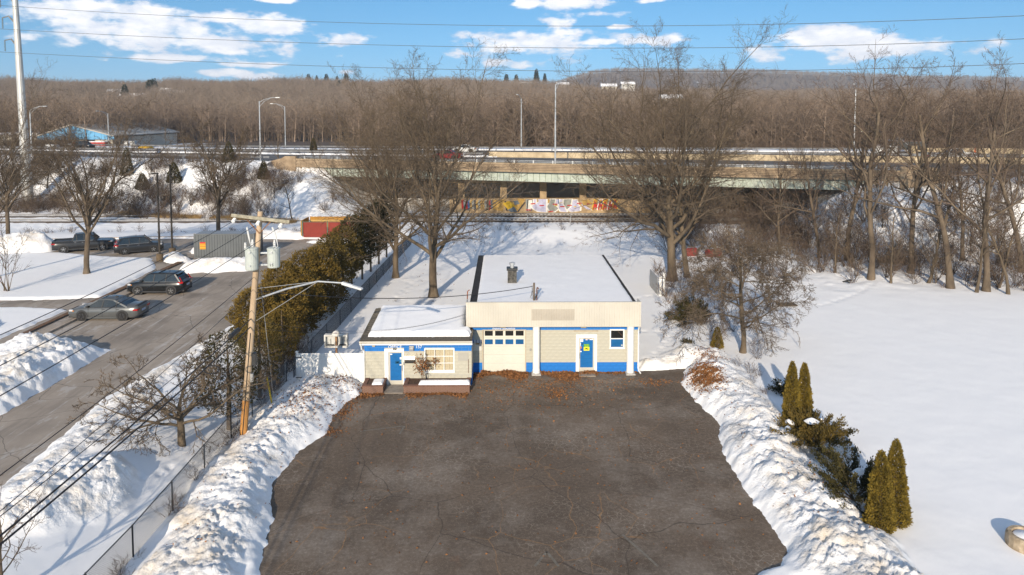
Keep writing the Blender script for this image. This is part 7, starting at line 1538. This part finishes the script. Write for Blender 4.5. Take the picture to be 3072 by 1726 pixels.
    for k in range(6): 
        for s in (-1, 1): mb = MB(); mb.box(-3.3 + k * .68, -3.2 + k * .68, s * 1.255 - .03 * (s < 0), s * 1.255 + .03 * (s > 0), 1.35, 2.58); mb.build('side_rib', DB, d, loc=Z)
    mb = MB(); mb.box(-3.3, .2, -1.15, 1.15, 2.45, 2.62); mb.build('tarp', mat('tarp_rust', (.22, .11, .06), .9, .2, 2), d, loc=Z)
    for s in (-1, 1): mb = MB(); mb.tube([(-1.4, s * 1.34, 1.5), (.1, s * 1.34, 2.9), (.4, s * 1.2, 3.05), (.4, 0, 3.1)], .045, 6); mb.build('tarp_arm', GALV, d, loc=Z)
    mb = MB(); mb.box(-3.4, 2.6, -.45, .45, .7, .95); mb.box(.25, .55, -1.2, 1.2, .6, 2.9); mb.build('chassis', PLAS, d, loc=Z)
    for x, n in ((2.75, 1), (-2.3, 2)):
        for s in (-1, 1):
            mb = MB(); mb.lathe([(.3, -.14), (.5, -.14), (.52, -.1), (.52, .1), (.5, .14), (.3, .14)], (x, s * 1.0, .52), 18, axis='y'); w = mb.build('wheel', TYRE, d, loc=Z); mb = MB(); mb.lathe([(.3, s * .10), (.12, s * .16)] if s > 0 else [(.12, s * .16), (.3, s * .10)], (x, s * 1.0, .52), 14, axis='y'); mb.build('rim', mat('rim_rust', (.35, .14, .05), .6, .2, 4) if n == 2 else RIMS, w, loc=Z)
    q2 = onhw(2330, 386, 25, 8.6); tr = thing('attenuator_trailer', 'low striped crash attenuator trailer with tan arrow board behind the dump truck', 'trailer', q2, hd + math.pi, 'vehicles on the highway')
    mb = MB(); mb.box(-2.6, 2.6, -1.1, 1.1, .45, .62); mb.box(-2.6, .6, -1.1, 1.1, .62, .95); mb.build('platform', SIL, tr, loc=Z, bevel=.05); mb = MB(); mb.box(-2.2, .4, 1.101, 1.12, .55, .85); mb.build('black_panel', PLAS, tr, loc=Z)
    mb = MB(); mb.box(1.6, 2.4, -1.0, 1.0, .62, 2.0); mb.build('arrow_board', mat('board_tan', (.42, .33, .2), .8, .1, 2), tr, loc=Z)
    for s in (-1, 1): mb = MB(); mb.lathe([(.1, -.1), (.36, -.1), (.36, .1), (.1, .1)], (-.9, s * 1.0, .36), 16, axis='y'); mb.build('wheel', TYRE, tr, loc=Z)
    for k in range(6): mb = MB(); x = -2.5 + k * .5; mb.box(x, x + .25, 1.101, 1.115, .47, .53); mb.build('reflector', TAIL if k % 2 else WHITE, tr, loc=Z)
    q = onhw(2452, 378, 35.5, 8.72); mb = MB(); mb.lathe([(.28, 0), (.28, .05), (.19, .06), (.05, .95), (.04, 1.0)], q, 12); o = mb.build('traffic_cone', mat('cone_orange', (.7, .12, .02), .6, .1, 3)); tag(o, 'tall orange traffic cone beyond the white pickup', 'traffic cone')
    # depot beyond the highway
    Yd = 205.0; e0, e1, pk = atY(95, 346, Yd), atY(288, 346, Yd), atY(180, 316, Yd); g = float(hill_z(np.array([-100.0]), np.array([Yd]))[0])
    dp = thing('depot_building', 'wide depot with pale blue gable beyond the highway', 'building', ((e0.x + e1.x) / 2, Yd, g)); DW = mat('depot_wall', (.52, .48, .40), .9, .1, .5); DBL = mat('depot_blue', (.14, .40, .66), .6, .08, .3)
    mb = MB(); mb.box(e0.x + .5, e1.x - .5, Yd, Yd + 40, g - 1, e0.z); mb.build('wall', DW, dp)
    n = 12; xs = np.linspace(e0.x, e1.x, n + 1)
    tp = lambda x: float(np.interp(x, [e0.x, pk.x, e1.x], [e0.z + .2, pk.z, e1.z + .2]))
    for k in range(n): a, b = xs[k] + .03, xs[k + 1] - .03; mb = MB(); mb.prism([(a, e0.z - .6), (b, e0.z - .6), (b, tp(b)), (a, tp(a))] if not (a < pk.x < b) else [(a, e0.z - .6), (b, e0.z - .6), (b, tp(b)), (pk.x, pk.z), (a, tp(a))], Yd - .25, Yd - .05, 'y'); mb.build('gable_panel', DBL, dp)
    for xa, xb in ((e0.x, pk.x), (e1.x, pk.x)): mb = MB(); za, zb = e0.z + .25, pk.z + .05; mb.add([(xa, Yd - .6, za), (xb, Yd - .6, zb), (xb, Yd + 41, zb), (xa, Yd + 41, za), (xa, Yd - .6, za + .3), (xb, Yd - .6, zb + .3), (xb, Yd + 41, zb + .3), (xa, Yd + 41, za + .3)], [(0, 1, 2, 3), (4, 5, 6, 7), (0, 1, 5, 4), (1, 2, 6, 5), (2, 3, 7, 6), (3, 0, 4, 7)]); mb.build('roof', mat('depot_roof', (.50, .47, .42), .8, .15, .3), dp)
    for k in range(5): x = e0.x + 2.5 + k * (e1.x - e0.x - 5) / 4; mb = MB(); mb.box(x - 1.1, x + 1.1, Yd - .06, Yd - .005, g, g + 3); mb.build('bay_door', PLAS if k % 2 else GREYM, dp)
    a, b = atY(-40, 352, 215), atY(98, 352, 215); zt = atY(40, 335, 215).z; sh = thing('flat_shed', 'long low shed with snow-covered roof left of the blue gable', 'building', ((a.x + b.x) / 2, 215, g)); mb = MB(); mb.box(a.x, b.x, 215, 240, g - 1, zt - .5); mb.build('wall', DW, sh); mb = MB(); mb.box(a.x - .4, b.x + .4, 214.5, 240.5, zt - .5, zt); mb.build('roof', SNOW2, sh, bevel=.2)
    Yr = 172.0; a, b = atY(183, 373, Yr), atY(264, 358, Yr); g2 = float(hill_z(np.array([a.x]), np.array([Yr]))[0]); tr = thing('red_trailer', 'red box trailer parked in the snowy yard beyond the highway', 'trailer', ((a.x + b.x) / 2, Yr, g2)); mb = MB(); mb.box(a.x, b.x, Yr, Yr + 2.5, b.z - 2.6, b.z); mb.build('box', mat('trailer_red', (.42, .03, .025), .6, .15, .6), tr, bevel=.05); mb = MB(); mb.box(a.x, b.x, Yr + .05, Yr + 2.45, b.z + .01, b.z + .16); mb.build('snow_cap', SNOW2, tr)
    mb = MB(); mb.box(a.x + .5, b.x - .5, Yr + .8, Yr + 1.7, g2 - .2, b.z - 2.6); mb.build('undercarriage', PLAS, tr)
    for (u0, u1, v0, v1, Y, c, nm, lab) in ((312, 342, 371, 355, 176, WHT, 'box_truck', 'white box truck half buried in snow right of the red trailer'), (347, 380, 376, 369, 163, mat('loader_yellow', (.62, .36, .01), .6, .1, 1), 'plow_truck', 'yellow plow truck just beyond the highway guardrail'), (113, 140, 372, 364, 176, WHT, 'parked_van', 'white van parked in front of the depot')):
        a, b = atY(u0, v0, Y), atY(u1, v1, Y); t = thing(nm, lab, 'truck', ((a.x + b.x) / 2, Y, 0)); w = b.x - a.x; gz = float(hill_z(np.array([a.x]), np.array([float(Y)]))[0]); zt = b.z; zb = min(a.z, zt - 1.6)
        mb = MB(); mb.box(a.x, a.x + w * .68, Y, Y + 2.2, zb, zt); mb.build('box', c, t, bevel=.06); mb = MB(); mb.prism([(a.x + w * .7, zb), (b.x, zb), (b.x, zb + (zt - zb) * .4), (a.x + w * .88, zb + (zt - zb) * .5), (a.x + w * .82, zt - .1), (a.x + w * .7, zt - .1)], Y + .1, Y + 2.1, 'y'); mb.build('cab', c, t); mb = MB(); mb.prism([(a.x + w * .73, zb + (zt - zb) * .55), (a.x + w * .855, zb + (zt - zb) * .55), (a.x + w * .80, zt - .25), (a.x + w * .73, zt - .25)], Y + .08, Y + .099, 'y'); mb.build('window', CGLASS, t)
        for x in (a.x + w * .2, a.x + w * .85): mb = MB(); mb.lathe([(.2, -.15), (.5, -.15), (.5, .15), (.2, .15)], (x, Y + .1, zb - .1), 12, axis='y'); mb.build('wheel', TYRE, t)
        mb = MB(); mb.box(a.x + w * .1, b.x - w * .1, Y + .6, Y + 1.6, gz - .3, zb); mb.build('chassis', PLAS, t)
build_vehicles()

# ------------------------------------------------------------------ air
def build_haze():
    m = bpy.data.materials.new('haze'); m.use_nodes = True; nt = m.node_tree; nt.nodes.clear(); o = nt.nodes.new('ShaderNodeOutputMaterial'); v = nt.nodes.new('ShaderNodeVolumePrincipled')
    v.inputs['Color'].default_value = (.75, .86, 1.0, 1); v.inputs['Density'].default_value = HAZE_D; v.inputs['Anisotropy'].default_value = .0; nt.links.new(v.outputs[0], o.inputs['Volume'])
    mb = MB(); mb.box(-9700, 9700, -170, 7700, -3.4, 220); h = mb.build('haze', m, kind='stuff'); h['label'] = 'thin pale blue haze over the valley'
HAZE_D = 0.00015
build_haze()
